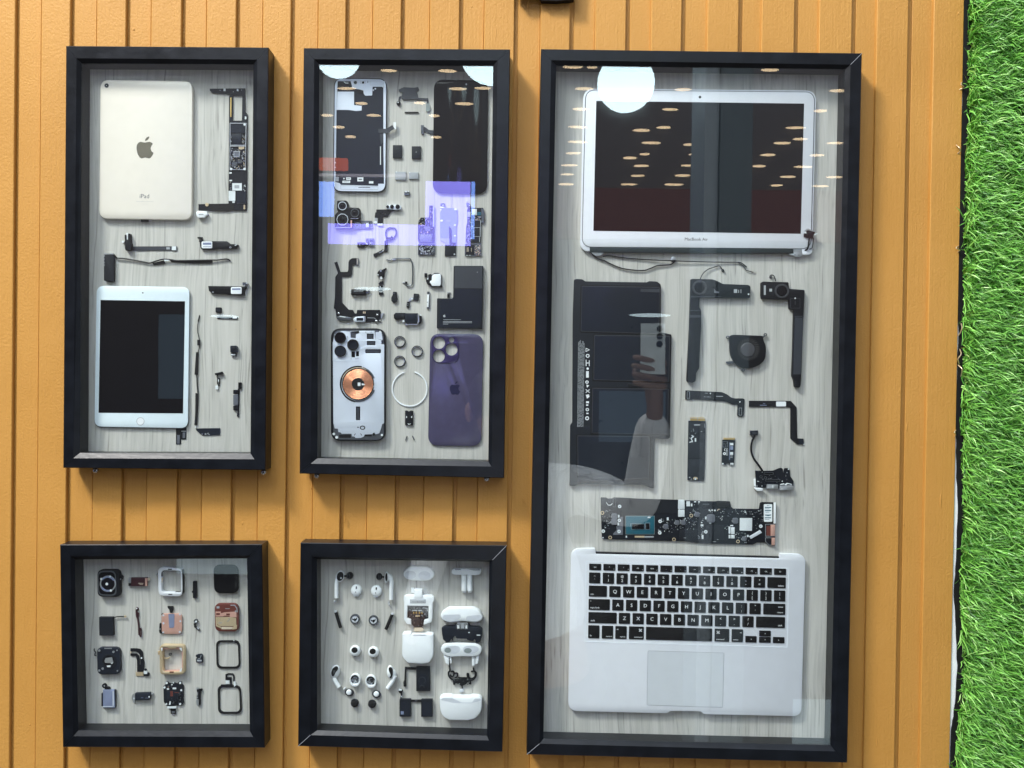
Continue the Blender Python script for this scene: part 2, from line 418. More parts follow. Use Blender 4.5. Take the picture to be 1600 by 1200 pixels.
class MB:
    def __init__(s, m='black_plastic', base=None):
        s.v, s.f, s.mi, s.mats, s.cur = [], [], [], [m], 0
        s.y = YB if base is None else base
        s.starts = []
    def use(s, m):
        if m not in s.mats: s.mats.append(m)
        s.cur = s.mats.index(m); return s
    def _face(s, idx): s.f.append(idx); s.mi.append(s.cur)
    def wp(s, p, h):                    # photo px + height (mm) in front of the board
        Y = s.y - h / 1000.0
        return W(p[0], p[1], Y)
    def plate(s, pts, h0, h1, holes=(), bev=0.0, r=0.0):
        """prism: outline pts in photo px as seen at its front face, heights in mm"""
        s.starts.append(len(s.v))
        pts = rounded(list(pts), r) if r else list(pts)
        Y1 = s.y - h1 / 1000.0; Y0 = s.y - h0 / 1000.0
        loops = []
        for k, lp in enumerate([pts] + [list(h) for h in holes]):
            q = [W(x, y, Y1) for x, y in lp]
            xz = [(p.x, p.z) for p in q]
            loops.append(xz)
        b = min(bev, (h1 - h0) * 0.8) / 1000.0
        tops, sides = [], []
        for k, xz in enumerate(loops):
            n = len(xz)
            base = len(s.v)
            s.v += [(x, Y0, z) for x, z in xz]
            rings = [base]
            if b > 0:
                s.v += [(x, Y1 + b, z) for x, z in xz]; rings.append(base + n)
                ins = inset(xz, b if k == 0 else -b)
                mid = [((a[0] + c[0]) / 2 + (a[0] - c[0]) * 0.207, (a[1] + c[1]) / 2 + (a[1] - c[1]) * 0.207) for a, c in zip(xz, ins)]
                s.v += [(x, Y1 + b * 0.293, z) for x, z in mid]; rings.append(base + 2 * n)
                s.v += [(x, Y1, z) for x, z in ins]; rings.append(base + 3 * n)
                loops[k] = ins
            else:
                s.v += [(x, Y1, z) for x, z in xz]; rings.append(base + n)
            for a, c in zip(rings[:-1], rings[1:]):
                for i in range(n):
                    j = (i + 1) % n
                    s._face((a + i, a + j, c + j, c + i))
            tops += [rings[-1] + i for i in range(n)]
        tris = tessellate_polygon([[Vector((x, z, 0)) for x, z in lp] for lp in loops])
        for t in tris: s._face(tuple(tops[i] for i in t))
        return s
    def rect(s, V, x0, y0, x1, y1, h0, h1, **k): return s.plate(V.r(x0, y0, x1, y1), h0, h1, **k)
    def disc(s, cx, cy, r, h0, h1, bev=0.0, ry=None, n=28, ang=0): return s.plate(circ(cx, cy, r, ry, n, ang), h0, h1, bev=bev)
    def ring(s, cx, cy, ro, ri, h0, h1, bev=0.0, n=32): return s.plate(circ(cx, cy, ro, n=n), h0, h1, holes=[circ(cx, cy, ri, n=n)], bev=bev)
    def ringq(s, out, wd, h0, h1, r=0, bev=0.0):
        o = rounded(out, r) if r else list(out)
        return s.plate(o, h0, h1, holes=[inset(o, wd)], bev=bev)
    def arc(s, cx, cy, ro, ri, a0, a1, h0, h1, n=24, bev=0.0):
        o = circ(cx, cy, ro, n=n, a0=a0, a1=a1) + circ(cx, cy, ri, n=n, a0=a0, a1=a1)[::-1]
        return s.plate(o, h0, h1, bev=bev)
    def ribbon(s, pts, wd, h0, h1, bev=0.0, smooth=False):
        P = smoothpath(pts) if smooth else [Vector(p) for p in pts]
        L, R = [], []
        for i, p in enumerate(P):
            d = (P[min(i + 1, len(P) - 1)] - P[max(i - 1, 0)]).normalized()
            nn = Vector((-d.y, d.x))
            k = 1.0
            if 0 < i < len(P) - 1:
                d1 = (P[i] - P[i - 1]).normalized()
                k = 1 / max(0.6, abs(nn.dot(Vector((-d1.y, d1.x)))))
            L.append(tuple(p + nn * wd / 2 * k)); R.append(tuple(p - nn * wd / 2 * k))
        return s.plate(L + R[::-1], h0, h1, bev=bev)
    def tube(s, pts, h, rad, seg=8, smooth=True, k=6):
        """round wire; pts photo px, h mm (number or list), rad px"""
        s.starts.append(len(s.v))
        hs = h if isinstance(h, (list, tuple)) else [h] * len(pts)
        P3 = [s.wp(p, hh) for p, hh in zip(pts, hs)]
        if smooth and len(P3) > 2: P3 = smoothpath(P3, k)
        r = rad * K(s.y)
        base = len(s.v)
        n = len(P3)
        up = Vector((0, -1, 0))
        for i, p in enumerate(P3):
            d = (P3[min(i + 1, n - 1)] - P3[max(i - 1, 0)]).normalized()
            u = up.cross(d)
            if u.length < 1e-4: u = Vector((1, 0, 0))
            u.normalize(); v2 = d.cross(u)
            for j in range(seg):
                a = 2 * math.pi * j / seg
                s.v.append(tuple(p + u * math.cos(a) * r + v2 * math.sin(a) * r))
        for i in range(n - 1):
            for j in range(seg):
                a = base + i * seg + j; b2 = base + i * seg + (j + 1) % seg
                s._face((a, b2, b2 + seg, a + seg))
        s._face(tuple(base + j for j in range(seg))[::-1])
        s._face(tuple(base + (n - 1) * seg + j for j in range(seg)))
        return s
    def dome(s, cx, cy, rx, ry, h0, h1, ang=0, n=28, m=8, flat=0.0, bottom=0.0):
        """half ellipsoid (flat>0 keeps a flat middle); bottom>0 adds straight sides"""
        s.starts.append(len(s.v))
        Yb = s.y - h0 / 1000.0
        hh = (h1 - h0) / 1000.0
        bt = bottom * hh
        rings = [(1.0, 0.0)]
        if bt > 0: rings.append((1.0, bt))
        for i in range(1, m):
            a = math.pi / 2 * i / m
            rings.append((flat + (1 - flat) * math.cos(a), bt + (hh - bt) * math.sin(a)))
        rings.append((flat, hh) if flat > 0 else (0.0, hh))
        Yr = s.y - (h0 + h1) / 2000.0
        base = len(s.v)
        o = W(cx, cy, Yr); k = K(Yr)
        c, sn = math.cos(math.radians(ang)), math.sin(math.radians(ang))
        for q, hgt in rings:
            if q < 1e-6:
                s.v.append((o.x, Yb - hgt, o.z))
            else:
                for j in range(n):
                    a = 2 * math.pi * j / n
                    x, y = rx * q * math.cos(a), ry * q * math.sin(a)
                    X, Yp = x * c - y * sn, x * sn + y * c
                    s.v.append((o.x + X * k, Yb - hgt, o.z - Yp * k))
        R = len(rings)
        for i in range(R - 1):
            last = (i == R - 2 and rings[-1][0] < 1e-6)
            for j in range(n):
                a = base + i * n + j; b2 = base + i * n + (j + 1) % n
                if last: s._face((a, b2, base + (R - 1) * n))
                else: s._face((a, b2, b2 + n, a + n))
        if rings[-1][0] >= 1e-6: s._face(tuple(base + (R - 1) * n + j for j in range(n)))
        return s
    def text(s, body, cx, cy, size, h, align='CENTER', rot=0.8, thick=0.12):
        """lettering: size = cap height-ish in photo px"""
        s.starts.append(len(s.v))
        cu = bpy.data.curves.new('t', 'FONT')
        cu.body = body; cu.size = 1.0; cu.align_x = align; cu.align_y = 'CENTER'; cu.resolution_u = 2
        ob = bpy.data.objects.new('t', cu)
        dg = bpy.context.evaluated_depsgraph_get()
        me = bpy.data.meshes.new_from_object(ob)
        k = size / 0.72
        base = len(s.v)
        ca, sa = math.cos(math.radians(rot)), math.sin(math.radians(rot))
        for v in me.vertices:
            x, y = v.co.x * k, -v.co.y * k
            p = W(cx + x * ca - y * sa, cy + x * sa + y * ca, s.y - (h + thick) / 1000.0)
            s.v.append(tuple(p))
        for p in me.polygons: s._face(tuple(base + i for i in p.vertices))
        bpy.data.objects.remove(ob); bpy.data.curves.remove(cu); bpy.data.meshes.remove(me)
        return s
    def bits(s, V, x0, y0, x1, y1, n, h0, smin=0.8, smax=2.2, hh=0.8, mats=('solder', 'chip', 'steel', 'label_grey', 'gold_pale'), seed=1):
        rnd = random.Random(seed)
        a, b2 = V.c(x0, y0), V.c(x1, y1)
        for i in range(n):
            x = rnd.uniform(a[0], b2[0]); y = rnd.uniform(a[1], b2[1])
            wd = rnd.uniform(smin, smax) * rnd.choice((0.6, 1)); hg = rnd.uniform(smin, smax) * rnd.choice((0.6, 1))
            wd = min(wd, b2[0] - x); hg = min(hg, b2[1] - y)
            if wd < 0.3 or hg < 0.3: continue
            s.use(rnd.choice(mats))
            s.plate([(x, y), (x + wd, y), (x + wd, y + hg), (x, y + hg)], h0, h0 + hh * rnd.uniform(0.3, 1.1))
        return s
    def pieces(s):
        st = sorted(set(s.starts))
        if len(st) < 2 or st[0] != 0: return None
        import bisect
        n = len(st); en = st[1:] + [len(s.v)]
        bb = []
        for a, b in zip(st, en):
            V = s.v[a:b]
            if not V: V = [s.v[a - 1]]
            bb.append(([min(v[i] for v in V) for i in range(3)], [max(v[i] for v in V) for i in range(3)]))
        par = list(range(n))
        def find(i):
            while par[i] != i: i = par[i]
            return i
        sz = [max(h[i] - l[i] for i in range(3)) for l, h in bb]
        for i in range(n):
            for j in range(i + 1, n):
                if find(i) == find(j): continue
                g = math.sqrt(sum(max(0, bb[i][0][k] - bb[j][1][k], bb[j][0][k] - bb[i][1][k]) ** 2 for k in range(3)))
                if g <= max(0.018, 0.42 * max(sz[i], sz[j])): par[find(i)] = find(j)
        comp = {}
        for i in range(n): comp.setdefault(find(i), []).append(i)
        if len(comp) < 2: return None
        out = []
        for ids in comp.values():
            q = MB(s.mats[0]); q.mats = list(s.mats); q.y = s.y
            mp = {}
            for i in ids:
                for k in range(st[i], en[i]): mp[k] = len(q.v); q.v.append(s.v[k])
            keep = set(ids)
            for f, mi in zip(s.f, s.mi):
                if bisect.bisect_right(st, f[0]) - 1 in keep: q.f.append(tuple(mp[k] for k in f)); q.mi.append(mi)
            if q.f: out.append(q)
        return out
    def obj(s, name, parent=None, smooth=True, origin=None):
        if parent is not None and not parent.get('_set', 1):
            xs = [v[0] for v in s.v]; ys = [v[1] for v in s.v]; zs = [v[2] for v in s.v]
            parent.location = Vector(((min(xs) + max(xs)) / 2, max(ys), (min(zs) + max(zs)) / 2)); parent['_set'] = 1
        if parent is not None and origin is None:
            ps = s.pieces()
            if ps:
                for q in ps: q.starts = []; last = q.obj(name, parent, smooth)
                return last
        me = bpy.data.meshes.new(name)
        if parent is not None:
            o0 = parent_world(parent)
        if parent is None or not parent.get('_set', 1):
            xs = [v[0] for v in s.v]; ys = [v[1] for v in s.v]; zs = [v[2] for v in s.v]
            c = Vector(((min(xs) + max(xs)) / 2, max(ys), (min(zs) + max(zs)) / 2))
            if origin is not None: c = Vector(origin)
            if parent is not None:
                parent.location = c; parent['_set'] = 1; o0 = c
        loc = c if parent is None else o0
        own = loc
        if parent is not None and origin is not None: own = Vector(origin)
        me.from_pydata([(v[0] - own.x, v[1] - own.y, v[2] - own.z) for v in s.v], [], s.f)
        for m in s.mats: me.materials.append(mat(m))
        me.polygons.foreach_set('material_index', s.mi)
        bm = bmesh.new(); bm.from_mesh(me)
        bmesh.ops.recalc_face_normals(bm, faces=bm.faces)
        bm.to_mesh(me); bm.free()
        if smooth:
            me.polygons.foreach_set('use_smooth', [True] * len(me.polygons))
            me.set_sharp_from_angle(angle=math.radians(32))
        me.update()
        ob = bpy.data.objects.new(name, me)
        COL.objects.link(ob)
        if parent is not None:
            ob.parent = parent
            ob.location = own - loc
        else:
            ob.location = loc
        return ob
def parent_world(p):
    v = Vector((0, 0, 0))
    while p is not None:
        v = v + p.location; p = p.parent
    return v
def tag(o, label, cat, group=None, kind=None):
    if label: o['label'] = label
    if cat: o['category'] = cat
    if group: o['group'] = group
    if kind: o['kind'] = kind
    return o
def thing(name, label, cat, group=None):
    o = bpy.data.objects.new(name, None); COL.objects.link(o)
    o.empty_display_size = 0.01
    o['_set'] = 0
    return tag(o, label, cat, group)
def solo(m, name, label, cat, group=None, **k):
    return tag(m.obj(name, **k), label, cat, group)
APPLE = [(320,185),(345,180),(375,175),(405,183),(425,202),(404,228),(393,265),(403,300),(432,325),(420,355),(395,390),(372,400),(345,393),(320,388),(295,393),(270,400),(245,385),(220,345),(207,300),(203,255),(208,215),(230,185),(262,175),(295,183)]
LEAF = [(318,165),(322,140),(340,115),(375,100),(372,125),(350,152)]
def apple(m, cx, cy, size, h, t=0.15):
    k = size / 225.0
    for P in (APPLE, LEAF):
        q = [(cx + (x - 318) * k, cy + (y - 285) * k) for x, y in P]
        m.plate(rounded(q, 0.3 * size / 12), h, h + t)
    return m
# ------------------------------------------------------------------ wall of painted boards
def box(m, x0, x1, y0, y1, z0, z1, b=0.0):
    """world box, y0 front (toward camera), bevelled front edges"""
    base = len(m.v)
    m.v += [(x0, y1, z0), (x1, y1, z0), (x1, y1, z1), (x0, y1, z1),
            (x0, y0 + b, z0), (x1, y0 + b, z0), (x1, y0 + b, z1), (x0, y0 + b, z1),
            (x0 + b, y0, z0 + b), (x1 - b, y0, z0 + b), (x1 - b, y0, z1 - b), (x0 + b, y0, z1 - b)]
    for q in ((3, 2, 1, 0), (0, 1, 5, 4), (1, 2, 6, 5), (2, 3, 7, 6), (3, 0, 4, 7), (4, 5, 9, 8), (5, 6, 10, 9), (6, 7, 11, 10), (7, 4, 8, 11), (8, 9, 10, 11)):
        m._face(tuple(base + i for i in q))
GR = [-64, 24, 110, 197, 283.5, 369, 454.7, 540.5, 627, 718, 804, 891, 978.7, 1065.6, 1154.7, 1242, 1332, 1420, 1507]
SE = [-22, 65, 151.5, 236.5, 323, 411, 497.5, 583, 672, 757, 845, 930.6, 1018, 1106, 1191, 1281, 1371, 1460]
wall = thing('panelled_wall', 'ochre painted wall of vertical stepped wooden boards behind the black frames', 'wall')
wall.location = (0, 0, 0); wall['_set'] = 1
def wx(px, Y): return W(px, 0, Y).x
rw = random.Random(3)
m = MB('ochre'); box(m, wx(-150, 0), wx(1506, 0), 0.0026, 0.0090, -0.66, 0.66); m.obj('battens', wall, smooth=False)
for i, g in enumerate(GR[:-1]):
    s_, g2 = SE[i], GR[i + 1]
    # recessed board, from the groove to the seam
    m = MB('ochre'); x0 = wx(g, 0) + 0.0050 + rw.uniform(0, .0006); x1 = wx(s_, 0) - 0.0002
    box(m, x0, x1, 0.0 + rw.uniform(0, .0004), 0.0025, -0.65, 0.65, 0.0007)
    m.obj('recessed_board', wall, smooth=False)
    m = MB('ochre'); x0 = wx(s_, YW); x1 = wx(g2, YW)
    box(m, x0, x1, YW + rw.uniform(-.0003, .0003), 0.0024, -0.65, 0.65, 0.0009)
    m.obj('raised_board', wall, smooth=False)
# drips and dabs of thick paint on the boards
m = MB('ochre')
for i in range(46):
    px, py = rw.uniform(5, 1500), rw.choice([rw.uniform(3, 60), rw.uniform(750, 840), rw.uniform(90, 1190)])
    hgt = rw.uniform(3, 13) if rw.random() < .5 else rw.uniform(1, 3)
    m.y = YW + 0.0003 if rw.random() < .5 else 0.0003
    m.dome(px, py, rw.uniform(0.7, 1.4), hgt, 0, rw.uniform(0.5, 0.9), n=8, m=3)
m.obj('paint_runs', wall)

# white sheet behind the turf, turf backing and the turf
m = MB('white_plastic')
box(m, wx(1507, YW) + 0.0004, 1.3, -0.0022, 0.018, -0.66, 0.66)
solo(m, 'white_panel', 'white sheet showing in the gap between boards and turf', 'wall panel', smooth=False)
edge = [(-40, 1507), (60, 1505), (200, 1503), (330, 1499), (420, 1497), (520, 1498), (640, 1494), (720, 1494), (800, 1496.7), (890, 1493), (930, 1491.7), (980, 1494), (1040, 1496.6), (1100, 1493), (1140, 1487), (1240, 1484)]
m = MB('rubber', base=-0.0023)
pl = [(x + rw.uniform(-.6, .6), y) for y, x in edge]
pl2 = []
for (xa, ya), (xb, yb) in zip(pl[:-1], pl[1:]):
    for j in range(6):
        t = j / 6; pl2.append((xa + (xb - xa) * t + rw.uniform(-.8, .8), ya + (yb - ya) * t))
pl2.append(pl[-1])
m.plate(pl2 + [(2150, 1240), (2150, -40)], 0, 1.6)
solo(m, 'turf_backing', 'black rubber backing sheet with ragged edge under the artificial turf', 'turf backing', smooth=False)
def turf():
    rg = random.Random(11)
    V, F, T = [], [], []
    xl = W(1499, 600, 0).x; 
    def edgex(z):
        py = 600 - z / 0.0009
        for (ya, xa), (yb, xb) in zip(edge[:-1], edge[1:]):
            if ya <= py <= yb: return W(xa + (xb - xa) * (py - ya) / (yb - ya) + 4.5, py, 0).x
        return xl
    n = 0
    for t in range(8200):
        z = rg.uniform(-0.60, 0.60)
        u = rg.random() ** 1.5
        x = edgex(z) + 0.0015 + u * 0.30
        tz, tx = rg.gauss(0, 0.30), rg.gauss(0.05, 0.22)
        tone = rg.gauss(0.48, 0.16)
        for k in range(rg.randint(5, 8)):
            L = rg.uniform(0.022, 0.042)
            wd = rg.uniform(0.0006, 0.00105)
            dx, dz = tx + rg.gauss(0, 0.28), tz + rg.gauss(0, 0.45)
            dz2 = dz * rg.uniform(0.6, 1.8) - 0.10 + rg.gauss(0, .15); dx2 = dx * rg.uniform(0.5, 1.6) + 0.42
            p0 = Vector((x + rg.uniform(-.002, .002), -0.0035, z + rg.uniform(-.002, .002)))
            d1 = Vector((dx, -1, dz)).normalized(); d2 = Vector((dx2, -0.85, dz2)).normalized(); d3 = Vector((dx2 * 1.5, -0.6, dz2 * 1.4 - .15)).normalized()
            p1 = p0 + d1 * L * 0.4; p2 = p1 + d2 * L * 0.35; p3 = p2 + d3 * L * 0.28
            a = rg.uniform(0, math.pi)
            sd = Vector((math.cos(a), 0.15, math.sin(a))) * wd
            b = len(V)
            for p, q in ((p0, 1), (p1, 1), (p2, .85)):
                V.append(tuple(p - sd * q)); V.append(tuple(p + sd * q))
            V.append(tuple(p3))
            F += [(b, b + 1, b + 3, b + 2), (b + 2, b + 3, b + 5, b + 4), (b + 4, b + 5, b + 6)]
            tn = min(1, max(0, tone + rg.gauss(0, 0.13)))
            if rg.random() < .02: tn = 0.98
            T += [tn] * 7
    me = bpy.data.meshes.new('artificial_turf')
    me.from_pydata(V, [], F)
    at = me.attributes.new('tone', 'FLOAT', 'POINT')
    at.data.foreach_set('value', T)
    me.materials.append(mat('turf'))
    ob = bpy.data.objects.new('artificial_turf', me); COL.objects.link(ob)
    tag(ob, 'bright green artificial grass strip hung beside the ochre boards', 'artificial grass', kind='stuff')
    # straw-coloured loose threads at the turf edge
    m = MB('gold_pale', base=0.0)
    for (x, y, l) in ((1497, 226, 14), (1496, 384, 10), (1500, 505, 20), (1498, 545, 24), (1499, 570, 18), (1494, 672, 10), (1503, 128, 12)):
        p = [(x + rg.uniform(-4, 4), y + l * j / 3) for j in range(4)]
        m.tube(p, [3, 10, 8, 4], 0.8, seg=5)
    solo(m, 'loose_threads', 'straw coloured loose threads along the turf edge', 'thread', kind=None) if False else tag(m.obj('loose_threads'), 'straw coloured loose threads along the turf edge', 'thread', kind='stuff')
turf()

# ------------------------------------------------------------------ the five shadow boxes
def make_frame(name, label, O, I, G, seams=()):
    root = thing(name, label, 'picture frame', 'black shadow box frames on the ochre wall')
    O, I, G = [list(PH(*q)) for q in (O, I, G)]
    op = [W(x, y, YF) for x, y in O]; ip = [W(x, y, YF) for x, y in I]; gp = [W(x, y, YG + 0.0002) for x, y in G]
    cen = sum(op, Vector()) / 4
    root.location = (cen.x, YW, cen.z); root['_set'] = 1
    e = 0.0008
    def corner(i):
        o, n_, g = op[i], ip[i], gp[i]
        u = Vector(((n_.x - o.x), 0, (n_.z - o.z))); 
        u1 = Vector((math.copysign(e, u.x), 0, math.copysign(e, u.z)))
        P = [Vector((o.x, YW - 0.0006, o.z)), Vector((o.x, YF + e, o.z)), Vector((o.x, YF, o.z)) + u1,
             Vector((n_.x, YF, n_.z)), Vector((g.x, YG, g.z)), Vector((g.x, -0.0030, g.z)), Vector((g.x, YW - 0.0006 + 0.0034, g.z)) ]
        P[6] = Vector((g.x, -0.0028, g.z)) ; P[5] = Vector((g.x, -0.012, g.z))
        return P
    C = [corner(i) for i in range(4)]
    for i, nm in enumerate(('top_rail', 'side_rail', 'bottom_rail', 'side_rail')):
        a, b = C[i], C[(i + 1) % 4]
        d = (b[0] - a[0]).normalized() * 0.00012
        m = MB('frame')
        n = len(a)
        m.v += [tuple(p + d) for p in a] + [tuple(p - d) for p in b]
        for j in range(n):
            k = (j + 1) % n
            m._face((j, k, n + k, n + j))
        m._face(tuple(range(n))); m._face(tuple(range(n, 2 * n))[::-1])
        m.obj(nm, root, smooth=False)
    for i in seams:
        m = MB('label_grey', base=YF); m.tube([O[i], ((O[i][0] + I[i][0]) / 2 + .2, (O[i][1] + I[i][1]) / 2 - .2), I[i]], -.05, 0.32, seg=6); m.obj('mitre_seam', root)
    # glass pane
    m = MB('glass')
    q = [Vector((p.x, 0, p.z)) for p in gp]; c = sum(q, Vector()) / 4
    q = [c + (p - c) * 1.006 for p in q]
    g0, g1 = YG + 0.0004, YG + 0.0019
    m.v += [(p.x, g0, p.z) for p in q] + [(p.x, g1, p.z) for p in q]
    for f in ((3, 2, 1, 0), (4, 5, 6, 7), (0, 1, 5, 4), (1, 2, 6, 5), (2, 3, 7, 6), (3, 0, 4, 7)): m._face(f)
    m.obj('glass_pane', root, smooth=False)
    m = MB('board')
    q = [c + (p - c) * 1.004 for p in [Vector((p.x, 0, p.z)) for p in gp]]
    m.v += [(p.x, YB, p.z) for p in q] + [(p.x, -0.0031, p.z) for p in q]
    for f in ((3, 2, 1, 0), (4, 5, 6, 7), (0, 1, 5, 4), (1, 2, 6, 5), (2, 3, 7, 6), (3, 0, 4, 7)): m._face(f)
    m.obj('backing_board', root, smooth=False)
    return root
make_frame('shadow_box', 'tall black frame holding the taken-apart tablet, at upper left',
    (103,71.5, 419.5,74, 414.5,734.5, 98.5,731), (119.5,91, 402,93, 397.5,717.5, 114.5,716), (127.5,99, 396,100.5, 391.5,708.5, 125,707.5))
make_frame('shadow_box', 'tall black frame holding the taken-apart phone, between tablet and laptop frames',
    (474.5,75, 797,77, 787.5,747, 468,740), (491,92.5, 777.5,94.5, 768,729, 485.5,724.5), (499,101, 770.5,103, 763,721, 496,716))
make_frame('shadow_box', 'largest black frame, holding the taken-apart laptop next to the turf',
    (845.5,76.5, 1347,83, 1324,1192, 823,1179), (861,94, 1329,101, 1305,1174, 843,1162), (869,102.5, 1320,108, 1297.5,1164.5, 849,1154), seams=(1, 3))
make_frame('shadow_box', 'square black frame with watch pieces, under the tablet frame',
    (93.5,851, 409.5,850.5, 413.5,1168.5, 98,1167.5), (110,869, 391.5,868, 395.6,1151.5, 114.5,1150.4), (117,874, 386,872.5, 390.5,1142, 122.5,1141))
make_frame('shadow_box', 'square black frame with white earbud pieces, under the phone frame',
    (469.4,848, 791.6,852.5, 785,1175, 465.5,1166), (487,870, 769.5,875, 764,1157, 485,1148.6), (495.5,873.5, 764.6,877.5, 761,1149.5, 495.5,1141), seams=(1, 3))

# zinc screws that carry the frames
def screw(px, py, label):
    t = thing('cross_head_screw', label, 'screw', 'zinc screws under the upper frames')
    m = MB('screw_zinc', base=YW)
    m.dome(px, py, 4.6, 4.6, 7.5, 10.5, n=20, m=5, flat=0.35); m.disc(px, py, 2.0, -1, 8); m.obj('screw_head', t)
    m = MB('marker', base=YW)
    m.plate(rot([(px - 2.3, py - .55), (px + 2.3, py - .55), (px + 2.3, py + .55), (px - 2.3, py + .55)], px, py, 30), 10.4, 10.6)
    m.plate(rot([(px - .55, py - 2.3), (px + .55, py - 2.3), (px + .55, py + 2.3), (px - .55, py + 2.3)], px, py, 30), 10.42, 10.62)
    m.obj('cross_slot', t)
def rot(pts, cx, cy, a):
    c, s = math.cos(math.radians(a)), math.sin(math.radians(a))
    return [(cx + (x - cx) * c - (y - cy) * s, cy + (x - cx) * s + (y - cy) * c) for x, y in pts]
screw(148.5, 735, 'zinc screw under the left end of the tablet frame')
screw(411.5, 738, 'zinc screw under the right corner of the tablet frame')
screw(494.5, 743.5, 'zinc screw under the left end of the phone frame')
screw(760.5, 748.5, 'zinc screw under the right end of the phone frame')
t = thing('wall_fixture', 'dark fixture just showing at the top edge above the gap between frames', 'bracket')
m = MB('rubber', base=0.0)
m.plate(PH(806,-46, 900,-46, 897,-1, 870,1.2, 846,0.4, 843,-6, 806,-8), 5, 16, r=1); m.obj('cover', t)
# ================================================================== TABLET FRAME
R1=View(80,50,3.43); R12=View(80,390,3.243)
R1a=View(300,120,10); R1b=View(300,230,10); R1c=View(150,355,13.333); R1d=View(260,355,10.907)
R1e=View(290,470,9.23); R1f=View(270,580,8.57); R1g=View(190,200,8.575); R1h=View(140,110,8.42)
# back shell
t = thing('tablet_back_shell', 'pale champagne tablet back with mirrored fruit logo, top of the tablet frame', 'tablet part')
m = MB('champagne'); q = R1(262,255, 757,262, 753,1008, 255,1000)
m.plate(q, 0.5, 6.5, r=13, bev=1.6); m.obj('shell', t)
m = MB('steel_dark'); x, y = R1h.c(223,198); m.ring(x, y, 3.4, 2.3, 6.5, 6.9); m.use('lens').disc(x, y, 2.3, 6.4, 6.7); m.use('white_glass').disc(x, y, .6, 6.7, 6.75); m.obj('camera_lens', t)
m = MB('logo_mirror'); apple(m, 226.6, 234.3, 26, 6.5); m.obj('logo', t)
m = MB('label_grey'); m.use('ink').text('iPad', 225.7, 306.8, 6.8, 6.5); m.use('label_grey')
m.text('Designed in California  Assembled in China', 226, 314.8, 1.1, 6.5); m.text('Serial  Model', 226.5, 319, 0.9, 6.5); m.obj('engraving', t)
m = MB('rubber'); m.rect(R1, 480,1004, 520,1018, 2, 4, r=.8); m.obj('port_slot', t)
# front
t = thing('tablet_screen', 'white tablet front glass with dark screen and round home button', 'tablet part')
m = MB('steel_dark'); m.plate(R12(231,186, 701,193, 693,908, 218,900), 0.3, 2.6, r=11); m.obj('edge', t)
m = MB('white_glass'); m.plate(R12(230,183, 700,190, 692,905, 218,897), 2.6, 4.0, r=11, bev=.5); m.obj('front_glass', t)
m = MB('black_glass'); m.plate(R12(250,255, 678,262, 668,830, 240,827), 4.0, 4.12); m.obj('screen', t)
m = MB('alu_dark'); x, y = R12.c(452,870); m.ring(x, y, 6.2, 5.5, 4.0, 4.2); m.use('white_plastic').disc(x, y, 5.5, 3.9, 4.05); m.obj('home_button', t)
m = MB('marker'); x, y = R12.c(464,219); m.disc(x, y, 1.1, 4, 4.1); m.obj('front_camera', t)
m = MB('flex'); m.rect(R1f, 42,740, 110,980, 0.2, 0.7); m.rect(R1f, 110,740, 180,912, 0.2, 0.9); m.use('chip_grey').rect(R1f, 58,855, 92,970, 0.7, 0.95); m.rect(R1f,132,820,165,895,0.9,1.2).use('steel').rect(R1f,115,798,178,808,0.9,1.2); m.obj('ribbon_cable', t)
# main board
t = thing('tablet_logic_board', 'tall narrow circuit board with foot, right of the champagne shell', 'circuit board')
m = MB('pcb')
m.plate(PH(327.5,138.5, 383,138, 383,174, 386.5,178, 385.5,318, 385,329, 328,329, 310,328.5, 310,319, 328,318.5, 357,318, 358,150, 361,147.5, 332,145, 328,142), 0.6, 1.8, holes=[PH(364,149.5, 378.5,149.5, 378,188.5, 363.5,188.5)])
m.obj('board', t)
m = MB('steel'); m.ringq(PH(358.8,192, 385,192, 384.5,227.5, 359,227.5), 1.1, 1.8, 3.2); m.use('label').disc(382,194.5,1.8,1.8,3.3,n=10); m.obj('shield_fence', t)
m = MB('steel'); m.ringq(PH(358.8,228, 384.5,228, 384,265.5, 358.8,265.5), 0.9, 1.8, 3.0); m.use('label').disc(361,264,2,1.8,3.2,n=10).disc(382,264,2,1.8,3.2,n=10); m.obj('shield_fence', t)
m = MB('chip'); m.plate(PH(361,194.5, 380,194.5, 383,198, 382.5,207.5, 361,207.5), 1.8, 2.9); m.obj('chip', t)
m = MB('chip'); m.plate(PH(362.5,208.5, 377.3,208.5, 377,226, 362.3,226), 1.8, 3.0, bev=.1); m.obj('chip', t)
m = MB('steel'); m.ringq(PH(365,236, 374.5,236, 374.3,245.5, 365,245.5), 1.0, 1.8, 3.0); m.use('chip_grey').plate(PH(366,237, 373.6,237, 373.4,244.5, 366,244.5),1.8,2.8); m.obj('chip', t)
m = MB('steel_dark'); m.rect(R1b, 625,230,705,290,1.8,2.8).rect(R1b,715,195,775,250,1.8,3).use('chip').rect(R1b,705,690,840,865,1.8,2.6).use('steel_dark'); m.ringq(R1b.r(705,850,840,878),.5,1.8,2.5)
m.bits(R1b, 590,10,830,350, 90, 1.8, .9, 2.4, .9, seed=3); m.bits(R1a, 775,890,835,1060, 22, 1.8, .8,1.6,.7,seed=4); m.bits(R1b, 585,500,615,670,16,1.8,.6,1.2,.6,seed=5); m.bits(R1b,790,560,840,700,10,1.8,.8,1.8,.7,mats=('label','steel'),seed=6); m.bits(R1a,290,180,820,240,10,1.8,.8,2.2,.7,mats=('label_grey','steel','chip'),seed=8); m.bits(R1a,600,880,640,1060,10,1.8,.6,1.3,.6,mats=('label',),seed=18)
